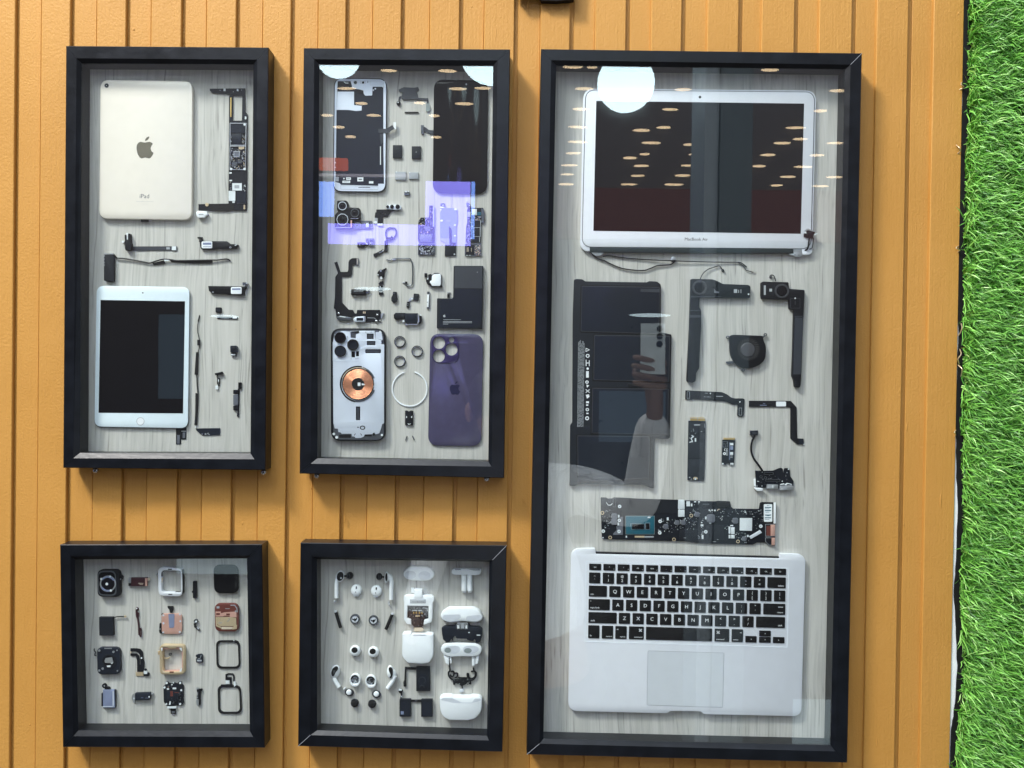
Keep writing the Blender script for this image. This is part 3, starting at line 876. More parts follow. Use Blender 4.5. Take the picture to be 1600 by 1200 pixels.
m.use('label').rect(R1a,492,182,522,222,1.8,2.6).rect(R1a,700,190,722,222,1.8,2.6).rect(R1a,825,620,848,662,1.8,2.8).rect(R1b,582,390,620,412,1.8,2.6).rect(R1b,630,845,668,868,1.8,2.6).rect(R1b,585,510,625,530,1.8,2.4)
m.use('gold_pale').rect(R1a,730,1090,815,1130,1.8,2.6)
m.obj('surface_components', t)
m = MB('gold'); m.rect(R1a, 596,325, 616,625, 1.8, 2.8); m.obj('gold_connector', t)
m = MB('label'); m.rect(R1b, 628,562, 778,676, 1.8, 2.9); m.use('label_grey').rect(R1b,665,592,738,642,2.9,2.95); m.obj('label_sticker', t)
m = MB('label'); m.rect(R1b, 572,682, 676,838, 1.8, 2.6, r=.8); m.obj('connector_cover', t)
m = MB('rubber'); m.plate(R1b(270,885, 660,885, 662,975, 560,998, 300,990), 1.8, 2.3); m.use('gold_pale').disc(*R1b.c(232,897),2.8,1.8,2.8,n=12).rect(R1b,805,900,830,970,1.8,2.4,r=1); m.obj('black_tape', t)
# small white port below it
t = thing('charging_port', 'small white charging port below the foot of the tablet board', 'connector')
m = MB('white_plastic'); m.plate(R1b(60,1010, 100,995, 225,1000, 245,1050, 205,1080, 190,1100, 95,1100, 65,1060), 0.5, 5, bev=.5, r=1); m.obj('housing', t)
m = MB('label_grey'); m.rect(R1b,105,1040,180,1060,5,5.1); m.obj('contact_strip', t)
# headphone jack and flex
t = thing('audio_jack_cable', 'black flex strip with forked audio jack, under the champagne shell', 'flex cable')
m = MB('flex_grey'); m.plate(R1c(640,400, 760,400, 1590,398, 1600,485, 1100,485, 980,492, 850,492, 640,490), 0.4, 1.0); m.obj('flex_strip', t)
m = MB('black_plastic'); m.plate(R1c(592,160, 625,150, 628,260, 665,260, 668,130, 705,130, 715,170, 718,320, 735,340, 730,480, 620,490, 600,440), 0.4, 6, bev=.6, r=1); m.obj('jack_socket', t)
m = MB('white_plastic'); m.rect(R1c,630,118,664,258,0.4,4.5,r=.8).disc(*R1c.c(562,302),1.8,0.3,3,n=10); m.obj('jack_insert', t)
m = MB('label'); m.rect(R1d, 92,328, 165,392, 1.0, 1.6, r=.5); m.use('steel_dark').plate(R1d(165,325,182,328,182,402,92,400,92,392,165,392),0.4,1.3).use('label_grey').rect(R1c,1465,415,1535,465,1.0,1.3); m.obj('end_connector', t)
# antenna block with cable
t = thing('antenna_cable', 'black oblong block with a thin cable running right, above the white tablet front', 'antenna cable')
m = MB('black_soft'); m.plate(R1c(162,570, 372,565, 372,1112, 350,1130, 205,1130, 162,1105), 0.4, 5, bev=.5, r=.8); m.obj('block', t)
m = MB('steel'); 
for yy in (600, 665, 735, 790): m.disc(*R1c.c(172,yy),1.0,3,5.2,n=8)
m.rect(R1c,165,545,360,562,1,4); m.obj('contacts', t)
m = MB('black_plastic'); m.tube(R1c(372,570, 440,640, 560,650, 760,680, 1000,725, 1120,745, 1250,705, 1400,668, 1590,680)+R1d(200,568, 760,560, 860,560, 1000,543, 1050,548, 1088,570), [4,2.5,2.5,2.2,2,2,2.5,3,3,3,2.5,2.2,2,1.5,1.5], 1.15); m.obj('wire', t)
m = MB('rubber'); m.plate(R1d(60,565, 780,570, 780,605, 720,618, 450,618, 200,600, 80,590), 0.4, 1.8); m.plate(R1c(1170,745,1420,690,1440,760,1200,795), 0.4, 1.6); m.use('label').rect(R1c,1420,672,1515,705,2,3.8); m.obj('sleeve', t)
# speaker modules
t = thing('speaker_module', 'black tablet speaker with white grille plate, right of the audio jack strip', 'speaker', 'tablet speaker modules')
m = MB('black_plastic'); m.plate(R1d(525,165, 605,165, 615,235, 790,235, 1030,238, 1090,285, 1190,288, 1222,300, 1215,330, 1185,358, 1080,370, 860,365, 800,380, 600,378, 578,350, 570,250, 545,240, 560,225, 590,225, 585,190, 528,190), 0.4, 4.2, bev=.6); m.obj('housing', t)
m = MB('white_plastic'); m.rect(R1d, 598,242, 780,360, 4.2, 4.9, r=2, bev=.3); m.use('battery_blue').rect(R1d,620,262,762,300,4.9,4.95).rect(R1d,620,325,762,333,4.9,4.95); m.obj('grille_plate', t)
m = MB('steel'); x,y=R1d.c(1090,345); m.ring(x,y,1.6,.7,4.2,4.6,n=14); m.use('label').plate(R1d(1160,305,1200,290,1205,298,1170,318),4.2,4.5); m.obj('screw_eye', t)
t = thing('speaker_module', 'black tablet speaker with grille plate at its right end, beside the tablet front', 'speaker', 'tablet speaker modules')
m = MB('black_plastic'); m.plate(R1d(710,1000, 1095,1004, 1330,1010, 1362,1030, 1325,1065, 1325,1160, 1250,1165, 1050,1150, 980,1137, 790,1132, 722,1085), 0.4, 4.2, bev=.6); m.obj('housing', t)
m = MB('white_plastic'); m.rect(R1d, 1098,1020, 1282,1140, 4.2, 4.9, r=2, bev=.3); m.use('battery_blue').rect(R1d,1118,1040,1262,1072,4.9,4.95).use('label').rect(R1d,1118,1090,1262,1108,4.9,4.95); m.obj('grille_plate', t)
m = MB('steel_dark'); m.rect(R1d,1298,940,1355,992,1,4).use('steel').disc(*R1d.c(1370,958),1.4,1,4.4,n=10).disc(*R1d.c(1330,996),1.3,1,4.4,n=10).disc(*R1d.c(793,1107),1.2,4.2,4.6,n=10); m.obj('spring_clip', t)
# little pieces on the right
t = thing('camera_cover', 'small black square chip above the thin ribbon, in the tablet frame', 'chip')
m = MB('black_soft'); m.rect(R1e,430,95,515,172,0.3,2.5,r=1.5,bev=.3); m.obj('body', t)
t = thing('short_ribbon', 'short thin dark ribbon with pale end below the black square chip', 'flex cable')
m = MB('flex'); m.plate(R1e(455,226,750,232,752,270,455,260),0.3,1.0); m.obj('strip', t)
m = MB('label'); m.rect(R1e,682,232,738,256,1.0,1.5); m.obj('pad', t)
t = thing('camera_module', 'tiny grey camera module with flap, right side of the tablet frame', 'camera')
m = MB('chip'); m.plate(R1e(643,648,720,645,742,665,740,742,720,745,643,740),0.3,5.5,bev=.4); m.use('black_soft'); m.dome(*R1e.c(690,690),3.4,3.4,5.5,6.2,n=16,m=3); m.obj('body', t)
m = MB('chip'); m.plate(R1e(650,744,728,745,725,800,655,795),0.3,3); m.use('label').rect(R1e,655,766,715,786,3,3.3); m.obj('flap', t)
t = thing('sensor_cable', 'tiny black flex with tilted bar and looped tail, right of the long antenna strip', 'flex cable')
m = MB('black_plastic'); m.plate(R1e(420,1045,525,1022,540,1055,428,1075),0.3,4,bev=.3); m.obj('bar', t)
m = MB('flex'); m.tube(R1f(605,45,592,75,610,100),1.5,0.7); m.ringq(R1f.r(592,92,628,172),1.1,0.4,1.6); m.plate(R1f(600,170,625,185,618,200,598,195),.4,1.4); m.obj('tail', t)
m = MB('label'); m.rect(R1f,602,108,620,142,0.5,1.2).rect(R1f,570,192,606,242,0.5,2.2,r=.8); m.obj('pad', t)
t = thing('button_cable', 'upright black flex with volume button blocks and gold eyelet near the lower right', 'flex cable')
m = MB('flex'); m.plate(R1f(872,235,893,232,888,420,884,560,888,600,876,615,858,605,862,570,872,540),0.4,1.4); m.obj('strip', t)
m = MB('black_plastic'); m.ringq(R1f.r(876,150,918,238),1.5,0.4,2.4,r=1); m.use('gold_pale').rect(R1f,888,168,906,208,0.4,1.9); m.obj('eyelet', t)
for y0, y1, mm in ((250,305,'black_plastic'),(315,455,'chip_grey'),(460,525,'black_plastic')):
    m = MB(mm); m.rect(R1f,808,y0,872,y1,0.4,3.2,bev=.3,r=1.2); m.obj('button_block', t)
# long thin antenna down the right of the tablet front
t = thing('antenna_strip', 'long thin wire antenna ending in a grey foil flag, right of the tablet front', 'antenna cable')
m = MB('black_plastic'); m.tube(R1e(200,205, 190,245, 182,290, 172,380, 172,440, 185,500, 196,560, 200,650, 180,740), 1.3, 0.55); m.tube(R1e(160,1060,165,1150)+R1f(322,60, 326,180, 336,290), 1.3, 0.9); m.obj('wire', t)
m = MB('rubber'); m.rect(R1e,168,562,204,642,.4,2.4); m.plate(R1e(150,740,184,740,174,1068,128,1066),.4,1.8); m.plate(R1f(302,293,342,295,338,450,324,724,288,722,300,560),.4,1.8); m.plate(R1e(195,210,204,215,186,300,172,295),.4,1.6); m.obj('sleeve', t)
m = MB('chip'); m.plate(R1f(312,766,635,762,633,852,500,862,395,862,312,790),.4,1.1); m.use('steel').disc(*R1f.c(438,843),1.5,1.1,1.8,n=8).disc(*R1f.c(470,835),1.3,1.1,1.8,n=8).disc(*R1f.c(485,850),1.0,1.1,1.8,n=8).disc(*R1f.c(392,843),1.0,1.1,1.8,n=8).use('label').disc(*R1f.c(303,748),1.2,.4,2,n=8); m.obj('foil_flag', t)

# ================================================================== PHONE FRAME
R2=View(460,60,3.53); R2a=View(505,110,10.909); R2b=View(505,210,12); R2c=View(595,125,6.667); R2d=View(510,305,12)
R2e=View(640,305,11.43); R2f=View(510,395,10); R2g=View(580,395,8.42); R2h=View(505,505,11.425); R3a=View(505,600,11.425); R3b=View(600,510,6)
t = thing('phone_screen_assembly', 'open back of a phone screen assembly with silver plates, top left of phone frame', 'phone part')
m = MB('black_plastic'); m.plate(PH(522,121.5, 604.5,122.5, 603,300.5, 520,299.5), .3, 3.5, r=13, bev=.4); m.obj('rim', t)
m = MB('silver_plate'); m.plate(rounded(PH(523.2,122.8, 603.4,123.8, 601.8,299.2, 521.2,298.3),12), 3.6, 4.4, holes=[R2a(245,180, 470,180, 490,260, 560,262, 840,270, 1000,272, 1025,300, 1025,600)+R2b(1130,300, 1140,925, 1030,925, 1030,965, 330,945, 310,915, 225,890, 235,700, 240,300)+R2a(225,690)]); m.obj('metal_rim', t)
m = MB('panel_dark'); m.plate(PH(525,126, 600,127, 600,292, 524,291), 3.3, 3.7); m.obj('display_panel', t)
m = MB('silver_plate'); m.plate(R2a(465,175, 1050,180, 1060,275, 840,275, 835,425, 720,430, 690,400, 685,340, 600,318, 490,300, 490,262), 3.7, 4.5, r=1.0); m.use('lens').disc(*R2a.c(548,206),2.6,4.5,4.6).disc(*R2a.c(680,207),1.8,4.5,4.6).use('alu_dark'); m.ring(*R2a.c(548,206),3.1,2.4,4.5,4.7); m.ringq(R2a.r(630,182,730,230),.5,4.5,4.7,r=2); m.ringq(R2a.r(800,180,1030,250),.3,4.5,4.55); m.use('ink'); m.rect(R2a,755,178,765,215,4.5,4.55); m.obj('sensor_bracket', t)
m = MB('silver_plate'); m.plate(R2a(245,362, 525,362, 525,590, 655,603, 655,682, 560,692, 430,672, 228,672), 3.7, 3.95); m.obj('shield_sticker', t)
m = MB('flex'); m.plate(R2a(250,195,340,190,460,200,470,270,245,270),3.7,4.0).plate(R2a(520,322,610,320,690,350,690,390,620,390),3.7,4.2); m.use('steel').ribbon(R2a(350,190,380,215,430,215),1,4,4.2).disc(*R2a.c(855,335),1.2,3.7,4.3,n=8).disc(*R2a.c(888,312),1.3,3.7,4.3,n=8).disc(*R2a.c(1030,275),1.8,4.4,4.7,n=10); m.use('label').rect(R2b,1066,225,1082,568,3.7,3.9); m.obj('flex_patch', t)
m = MB('label_grey'); m.rect(R2b,232,796,290,880,3.7,3.8); m.use('label').rect(R2b,640,806,752,880,3.7,3.8).rect(R2b,858,878,940,920,3.7,3.8).rect(R2b,430,806,520,850,3.7,3.8).rect(R2b,360,868,505,910,3.7,3.8); m.use('ink')
m.rect(R2b,665,832,725,855,3.8,3.85).rect(R2b,440,822,505,832,3.8,3.85).rect(R2b,380,885,490,892,3.8,3.85); m.use('label').disc(*R2b.c(388,828),1.2,3.7,3.8,n=8); m.obj('label_sticker', t)
m = MB('alu_dark'); m.ringq(R2b(325,955,1030,975,1030,1040,325,1030),.5,4.4,4.6); m.use('ink').rect(R2b,660,988,880,1000,4.4,4.6); m.rect(R2b,215,440,240,700,4.4,4.5); m.use('silver_plate').rect(R2b,215,520,240,540,4.5,4.6).rect(R2b,215,610,240,625,4.5,4.6); m.obj('speaker_slots', t)
m = MB('flex_grey'); m.ribbon(R2a(940,1030,1050,1030)+R2c(60,535,95,510,132,487),6.5,4.4,5.0); m.plate(R2a(960,1060,1025,1060,1025,1195)+R2b(1130,140,1080,180,1060,10),3.7,4.3); m.use('white_plastic').rect(R2c,132,440,158,515,3,4.6); m.obj('ribbon_cable', t)
# ear speaker flex
t = thing('earpiece_flex', 'dark grey earpiece flex with square body, top centre between the two phone panels', 'flex cable')
m = MB('flex_grey'); m.plate(R2c(215,85,240,75,300,78,345,80,390,72,398,100,372,120,385,150,388,200,225,205,215,165,228,130,195,122,182,102),.5,2.0,r=.5); m.obj('body', t)
m = MB('flex_grey'); m.ribbon(R2c(380,197,488,200,488,245),3.4,.6,1.2); m.ribbon(R2c(222,172,195,180,190,215),2.2,.6,1.4); m.obj('arm', t)
m = MB('pad'); m.plate(R2c(472,245,505,240,515,300,500,332,468,325),.6,2,r=2); m.obj('pad', t)
m = MB('black_plastic'); m.dome(*R2c.c(184,240),3.4,3.6,.4,4); m.use('label').dome(*R2c.c(181,233),1.2,1.2,3.6,4.3,n=10,m=3); m.obj('microphone', t)
solo(MB('rubber').rect(R2c,248,331,392,342,.3,1.6), 'black_strip', 'thin short black strip below the earpiece flex', 'gasket')
# glossy display panel
t = thing('phone_display', 'glossy black phone display glass, top right of the phone frame', 'phone part')
m = MB('black_glass'); m.plate(PH(678,123.7, 763,125.7, 760.8,303, 676,302), 1.2, 3.0, r=15, bev=.7); m.obj('glass', t)
m = MB('label_grey'); m.disc(*R2.c(948,253),1.4,3.0,3.06,n=12); m.obj('camera_dot', t)
m = MB('flex_grey'); m.plate(R2c(448,485,470,495,500,520,560,525,560,568,510,565,475,545,446,540),.6,1.2); m.use('steel_dark').rect(R2c,418,470,448,558,.4,2.6); m.obj('ribbon_cable', t)
for (a, lab) in (((125,678,220,812),'plain black square chip left of its twin, in the phone frame'),((322,690,417,820),'black square chip with small centre dot, right of its twin')):
    m = MB('battery_black'); m.rect(R2c,*a,.5,2.6,bev=.25)
    if a[0] > 200: m.use('ink_pale').disc(*R2c.c(368,750),.7,2.6,2.65,n=8)
    solo(m,'square_chip',lab,'chip','square black chips in the phone frame')
for (a, lab) in (((150,955,262,1038),'grey metal shield can, left one of two below the black chips'),((290,962,390,1030),'grey metal shield can, right one of two below the black chips')):
    m = MB('label_grey'); m.rect(R2c,*a,.5,2.4,bev=.3); m.use('label').disc(*R2c.c(a[0]+12,a[1]+2),.8,2.4,2.6,n=8)
    solo(m,'shield_can',lab,'metal cover','grey shield cans in the phone frame')
m = MB('steel_dark'); m.rect(R2c,245,1165,300,1200,.4,2.2); m.use('label').disc(*R2c.c(262,1162),1.2,1,3,n=8).disc(*R2c.c(288,1160),1,1,3,n=8)
solo(m,'small_bracket','tiny steel bracket centred below the two shield cans','bracket')
# rear camera block
t = thing('triple_camera_module', 'black rear camera block with three round lenses', 'camera')
m = MB('black_plastic'); m.plate(R2d(200,100,370,98,402,130,412,228,600,235,632,262,635,450,510,472,500,560,495,620,170,622,155,590,155,370,218,300,192,262), .5, 5, r=1.5, bev=.5); m.obj('housing', t)
for cx, cy, r in ((298,200,80),(300,455,112),(532,332,80)):
    m = MB('silver_plate' if r != 80 or cx < 400 else 'steel_dark'); x, y = R2d.c(cx, cy); rr = r/12
    m.ring(x, y, rr, rr-.9, 5, 6.4, bev=.2, n=10 if r > 100 else 32); m.use('black_plastic').ring(x,y,rr-.9,rr*.45,5,5.9); m.use('lens').dome(x,y,rr*.5,rr*.5,5,5.9,n=20,m=4); m.obj('lens', t)
m = MB('rose'); m.rect(R2d,452,470,480,600,5,5.6); m.use('steel').rect(R2d,455,432,600,440,5,5.3).rect(R2d,170,600,480,612,5,5.3); m.obj('contact_strip', t)
m = MB('chip_grey'); m.rect(R2d,520,500,630,632,.4,2.2).rect(R2d,650,490,858,628,.4,1.6); m.use('flex_grey').rect(R2d,500,480,850,505,.4,1.4).use('silver_plate').rect(R2d,740,520,795,600,1.6,2.4).use('flex_grey').rect(R2d,800,500,820,620,1.6,2.0); m.obj('connector_tail', t)
# front camera
t = thing('front_camera_module', 'silver front camera bar with three small lenses and dark flex', 'camera')
m = MB('silver_plate'); m.plate(R2d(1120,188,1200,180,1330,178,1400,200,1400,262,1330,275,1180,262,1120,250), .5, 4.5, r=1.5, bev=.4); m.obj('housing', t)
for cx, cy, r in ((1148,215,28),(1230,215,38),(1335,215,42)):
    m = MB('black_plastic'); x, y = R2d.c(cx, cy); m.disc(x,y,r/12,4.5,5); m.use('lens').dome(x,y,r/20,r/20,5,5.5,n=14,m=3); m.obj('lens', t)
m = MB('flex'); m.plate(R2d(935,268,1200,268,1300,290,1370,285,1360,300,1220,300,1150,402,1060,408,1056,530,962,530,970,430,905,420,915,325,935,320), .5, 1.3, holes=[R2d(1030,340,1100,335,1120,345,1095,356,1035,352)]); m.obj('flex_strip', t)
m = MB('label'); m.rect(R2d,882,488,952,532,.6,1.8).rect(R2d,955,530,1056,570,.6,1.8); m.use('label_grey').rect(R2d,905,425,958,488,.5,1.2); m.obj('end_connector', t)
# torch flex with open loop
t = thing('torch_flex', 'dark flex with an open loop on top and a bent foot, below the front camera', 'flex cable')
m = MB('flex_grey'); m.ribbon(R2d(1140,830,1112,740,1125,655,1180,612,1270,620,1300,640,1306,720,1275,790,1250,810),2.0,.5,1.6,smooth=True); m.obj('loop', t)
m = MB('flex'); m.plate(R2d(1115,785,1200,790,1225,755,1250,790,1245,840,1148,850,1145,1055,1085,1055,1090,860,1115,845), .5, 2.2); m.plate(R2d(1060,1015,1090,1035,1085,1060,960,1130,925,1165,885,1150,880,1100,940,1080),.5,2.0,r=.6); m.use('label').disc(*R2d.c(1062,1040),1,2,2.3,n=8).use('chip_grey').plate(R2d(975,1070,1060,1040,1068,1055,990,1092),2,2.2); m.obj('strip', t)
t = thing('flash_connector', 'small pair of grey square connectors left of the looped torch flex', 'connector')
m = MB('flex'); m.plate(R2d(580,885,725,885,735,915,790,880,780,945,735,945,700,985,580,975),.5,2.4,r=.5,bev=.2); m.use('label_grey').rect(R2d,622,900,632,950,2.4,2.6); m.obj('plug', t)
m = MB('chip_grey'); m.ringq(R2d.r(740,812,790,880),1,.5,2); m.rect(R2d,800,808,888,960,.5,2.2,bev=.2).use('label').disc(*R2d.c(828,900),.9,2.2,2.6,n=8).disc(*R2d.c(758,912),1.1,1.4,2.8,n=8).use('pcb').rect(R2d,815,830,870,870,2.2,2.3); m.obj('socket', t)
# phone boards
t = thing('radio_board', 'small stepped phone circuit board with tower, left of the blue-grey shield', 'circuit board')
m = MB('pcb'); m.plate(R2e(150,540,160,470,200,400,340,400,350,350,352,185,400,185,440,200,442,560,445,848,170,850,148,800), .5, 1.8); m.obj('board', t)
m = MB('chip_grey'); m.rect(R2e,278,556,368,636,1.8,3).rect(R2e,180,700,400,842,1.8,2.8,bev=.15); m.use('steel'); m.rect(R2e,415,200,440,560,1.8,2.6); m.obj('shield_can', t)
m = MB('steel'); m.bits(R2e,165,400,340,545,40,1.8,.8,2,1.4,seed=21); m.bits(R2e,355,190,415,540,30,1.8,.8,2,1.2,seed=22); m.bits(R2e,160,560,430,700,30,1.8,.8,1.8,.9,seed=23); m.obj('surface_components', t)
t = thing('radio_board_lower', 'small square circuit board full of bare chips, below the stepped phone board', 'circuit board')
m = MB('steel_dark'); m.plate(R2e(150,872,455,872,450,1070,148,1070), .5, 2.0, r=1); m.obj('board', t)
m = MB('pcb'); m.plate(R2e(162,884,442,884,440,1058,160,1058),2.0,2.1); m.bits(R2e,165,888,435,1055,95,2.1,.8,2.6,1.0,mats=('solder','steel','label_grey','chip','label'),seed=24); m.obj('surface_components', t)
t = thing('board_shield', 'tall grey metal shield sheet with notched edges and black tail', 'metal cover')
m = MB('battery_blue'); m.plate(R2e(545,200,545,232,800,228,812,250,850,245,852,490,830,530,830,842,755,842,755,620,712,555,700,760,545,765,545,300,575,270,545,255)[1:], .5, 1.6, r=.6); m.obj('sheet', t)
m = MB('white_plastic'); 
for a in ((545,205,622,226),(545,245,570,268),(795,236,845,268),(548,438,592,470),(792,520,828,548),(792,710,828,736)): m.rect(R2e,*a,1.6,2.0,r=.8)
m.use('steel_dark').plate(R2e(555,150,620,140,635,185,600,200,550,190),.5,2.4).use('label').rect(R2e,580,172,612,186,2.4,2.7); m.use('ink_pale').rect(R2e,655,450,725,466,1.6,1.65); m.obj('tabs', t)
m = MB('label_grey'); m.plate(R2e(548,768,710,765,712,880,640,882,636,850,548,800),.5,1.4); m.obj('pad', t)
m = MB('battery_black'); m.plate(R2e(700,560,715,556,755,625,756,845,828,848,825,1082,628,1085,632,888,712,885), .4, 1.9, bev=.15); m.use('label_grey').disc(*R2e.c(800,1055),1.5,1.9,2.1,n=10); m.obj('tail', t)
t = thing('phone_logic_board', 'tall phone circuit board with framed black chips, right edge of phone frame', 'circuit board')
m = MB('pcb'); m.plate(R2e(1025,260,1050,228,1310,225,1325,245,1335,470,1300,500,1285,520,1275,842,1000,842,1010,560,1030,480), .5, 1.8, r=.8); m.obj('board', t)
m = MB('steel_dark'); m.plate(R2e(1280,235,1318,240,1332,300,1335,470,1300,500,1282,480),1.8,3.0); m.obj('edge_bracket', t)
m = MB('label'); m.rect(R2e,1110,245,1200,355,1.8,3.0,bev=.2); m.obj('shield_can', t)
m = MB('label_grey'); m.rect(R2e,1032,298,1095,385,1.8,2.8,bev=.2); m.obj('shield_can', t)
m = MB('black_soft'); m.rect(R2e,1150,590,1255,730,1.8,2.9,bev=.1); m.use('label_grey'); m.ringq(R2e.r(1142,572,1262,740),.7,1.8,3.1); m.obj('chip', t)
m = MB('black_soft'); m.rect(R2e,1150,455,1262,568,1.8,2.7); m.obj('chip', t)
m = MB('chip'); m.rect(R2e,1115,752,1240,834,1.8,2.7); m.use('label_grey').rect(R2e,1245,740,1258,840,1.8,2.8).rect(R2e,1262,450,1275,740,1.8,2.6); m.obj('chip', t)
m = MB('steel'); m.use('teal').rect(R2e,1205,300,1275,360,1.8,2.5); m.bits(R2e,1035,390,1145,560,34,1.8,.8,2,.9,mats=('label','steel','chip','chip_grey'),seed=31); m.bits(R2e,1010,560,1140,840,55,1.8,.8,2.2,.9,mats=('battery_blue','steel','chip_grey','label_grey'),seed=32); m.bits(R2e,1110,365,1270,450,26,1.8,.8,2,.9,seed=33); m.use('steel_dark').plate(R2e(1010,145,1060,140,1095,180,1085,205,1020,205),.5,2.5); m.use('label').disc(*R2e.c(1020,105),1,.4,2.6,n=8).disc(*R2e.c(1072,185),.8,2.5,2.9,n=8); m.obj('surface_components', t)
t = thing('phone_logic_board_lower', 'small brown circuit board square below the tall phone circuit board', 'circuit board')
m = MB('steel_dark'); m.plate(R2e(988,872,1278,850,1278,1085,985,1085), .5, 2.0, r=.8); m.obj('board', t)
m = MB('black_soft'); m.rect(R2e,1000,888,1155,1065,2.0,2.8,bev=.1); m.use('sand').rect(R2e,1022,930,1030,1010,2.8,2.85).rect(R2e,1040,930,1050,1010,2.8,2.85).rect(R2e,1100,940,1106,1010,2.8,2.85); m.obj('chip', t)
m = MB('sand'); m.bits(R2e,1158,870,1270,1075,60,2.0,.8,2.2,.8,mats=('sand','gold_pale','rose','chip','label_grey'),seed=34); m.use('label').rect(R2e,1010,1068,1040,1080,2,2.4).rect(R2e,1060,1068,1090,1080,2,2.4); m.obj('surface_components', t)
# charging flex
t = thing('charging_port_flex', 'long black Y-shaped charging flex running down to a silver port', 'flex cable')
m = MB('flex'); m.plate(R2f(122,152,168,138,218,298,330,298,342,270,345,150,360,110,400,85,470,82,470,190,405,188,403,330,385,360,350,374,242,374,242,775,350,888,415,892,440,945,470,950,480,892,838,892,850,930,848,1078,612,1080,600,990,420,1000,330,1030,160,1030,140,880,115,870,132,700,138,380,180,318), .5, 1.6, r=.6); m.obj('flex_strip', t)
m = MB('chip_grey'); m.rect(R2f,472,84,498,190,.5,2.4); m.use('sand').rect(R2f,478,92,486,182,2.4,2.5); m.obj('end_connector', t)
m = MB('silver_plate'); m.plate(R2f(412,1040,450,1000,600,990,612,1020,605,1078,440,1082), 1.6, 5.2, r=2, bev=1.0); m.use('panel_dark').rect(R2f,470,1015,575,1060,5.2,5.3,r=1); m.use('steel').rect(R2f,585,990,608,1060,1.6,5.6,r=1); m.obj('port', t)
m = MB('steel_dark'); m.plate(R2f(160,1000,220,985,300,995,400,1010,410,1050,330,1065,200,1060,165,1035),1.0,3.4,r=1.5,bev=.6); m.use('label').plate(R2f(205,985,300,1000,295,1012,205,998),3.4,3.7); m.use('screw_zinc')
for cx, cy, r in ((190,945,2.2),(795,970,2.2),(780,1068,2.4),(338,1012,1.0),(372,1016,1.0),(838,1058,1.6)): m.dome(*R2f.c(cx,cy),r,r,1.6,3.4,n=14,m=3)
m.use('label_grey').ribbon(R2f(640,1015,745,1018,775,1040),.8,1.6,1.8); m.use('gold_pale').rect(R2f,572,918,590,948,1.6,2).rect(R2f,596,918,612,948,1.6,2); m.use('steel').plate(R2f(850,950,900,940,885,970,865,1020,852,1010),.6,2.6); m.obj('screw', t)
t = thing('vibration_motor', 'small dark cylinder with pin tail beside the Y-shaped flex', 'motor')
m = MB('black_plastic'); m.rect(R2f,385,565,610,662,.5,5,bev=1.6,r=1); m.use('ink_pale').rect(R2f,430,592,570,600,5,5.05); m.obj('body', t)
m = MB('steel_dark'); m.plate(R2f(610,590,640,600,670,575,680,595,635,640,612,630),.6,3); m.use('label').disc(*R2f.c(440,668),1.4,.5,3,n=10).disc(*R2f.c(376,590),1,.5,3,n=8).disc(*R2f.c(376,620),1,.5,3,n=8); m.obj('pin_tail', t)
t = thing('tiny_flex', 'tiny crumpled black flex in stacked pieces below the white streak', 'flex cable')
m = MB('black_plastic'); m.plate(R2f(800,300,840,262,870,265,930,235,935,245,908,290,905,370,885,400,840,395,820,370,790,355),.5,3,bev=.3); m.plate(R2f(815,480,840,448,888,442,888,492,818,496),.5,2.4); m.rect(R2f,815,512,880,545,.5,2.0).rect(R2f,812,575,872,602,.5,2.4).rect(R2f,820,612,885,655,.5,2); m.obj('strip', t)
m = MB('label'); m.plate(R2f(835,390,858,365,865,385,885,395,860,415,838,412),2.8,3.4).disc(*R2f.c(805,345),1.1,2,3.2,n=8).rect(R2f,822,604,878,614,.5,2.3).disc(*R2f.c(842,530),.8,2,2.4,n=8); m.use('steel').disc(*R2f.c(850,282),1.4,3,3.5,n=8); m.obj('contact', t)
t = thing('hooked_antenna', 'thin grey wire bent like a square hook, centre of the phone frame', 'antenna cable')
m = MB('steel_dark'); m.tube(R2g(200,92,250,98,290,78,340,75,420,78,505,76,525,100,540,150,545,250,543,350,540,410,520,432,480,438,458,430),1.8,.95); m.obj('wire', t)
m = MB('steel'); m.dome(*R2g.c(430,392),2.6,1.5,.5,3,n=14,m=4); m.use('black_plastic').plate(R2g(448,378,472,380,468,412,452,415),.5,3); m.use('steel').plate(R2g(265,90,310,68,345,72,300,98),.5,2.4); m.obj('end_clip', t)
t = thing('earpiece_speaker', 'white plate speaker on black body, left of the L-shaped battery', 'speaker')
m = MB('black_plastic'); m.plate(R2g(752,285,785,278,800,290,830,265,885,262,925,290,922,420,938,440,925,452,800,452,775,430,740,415,722,380,720,355,752,350),.5,4,r=.5,bev=.3); m.rect(R2g,700,268,735,322,.5,3.5,bev=.3); m.obj('body', t)
m = MB('white_plastic'); m.plate(R2g(800,300,825,280,905,276,918,295,915,420,900,436,800,436,785,405,770,395,772,370,795,365),4,4.8,r=1,bev=.25); m.use('label').rect(R2g,735,330,752,350,2,4.4); m.obj('plate', t)
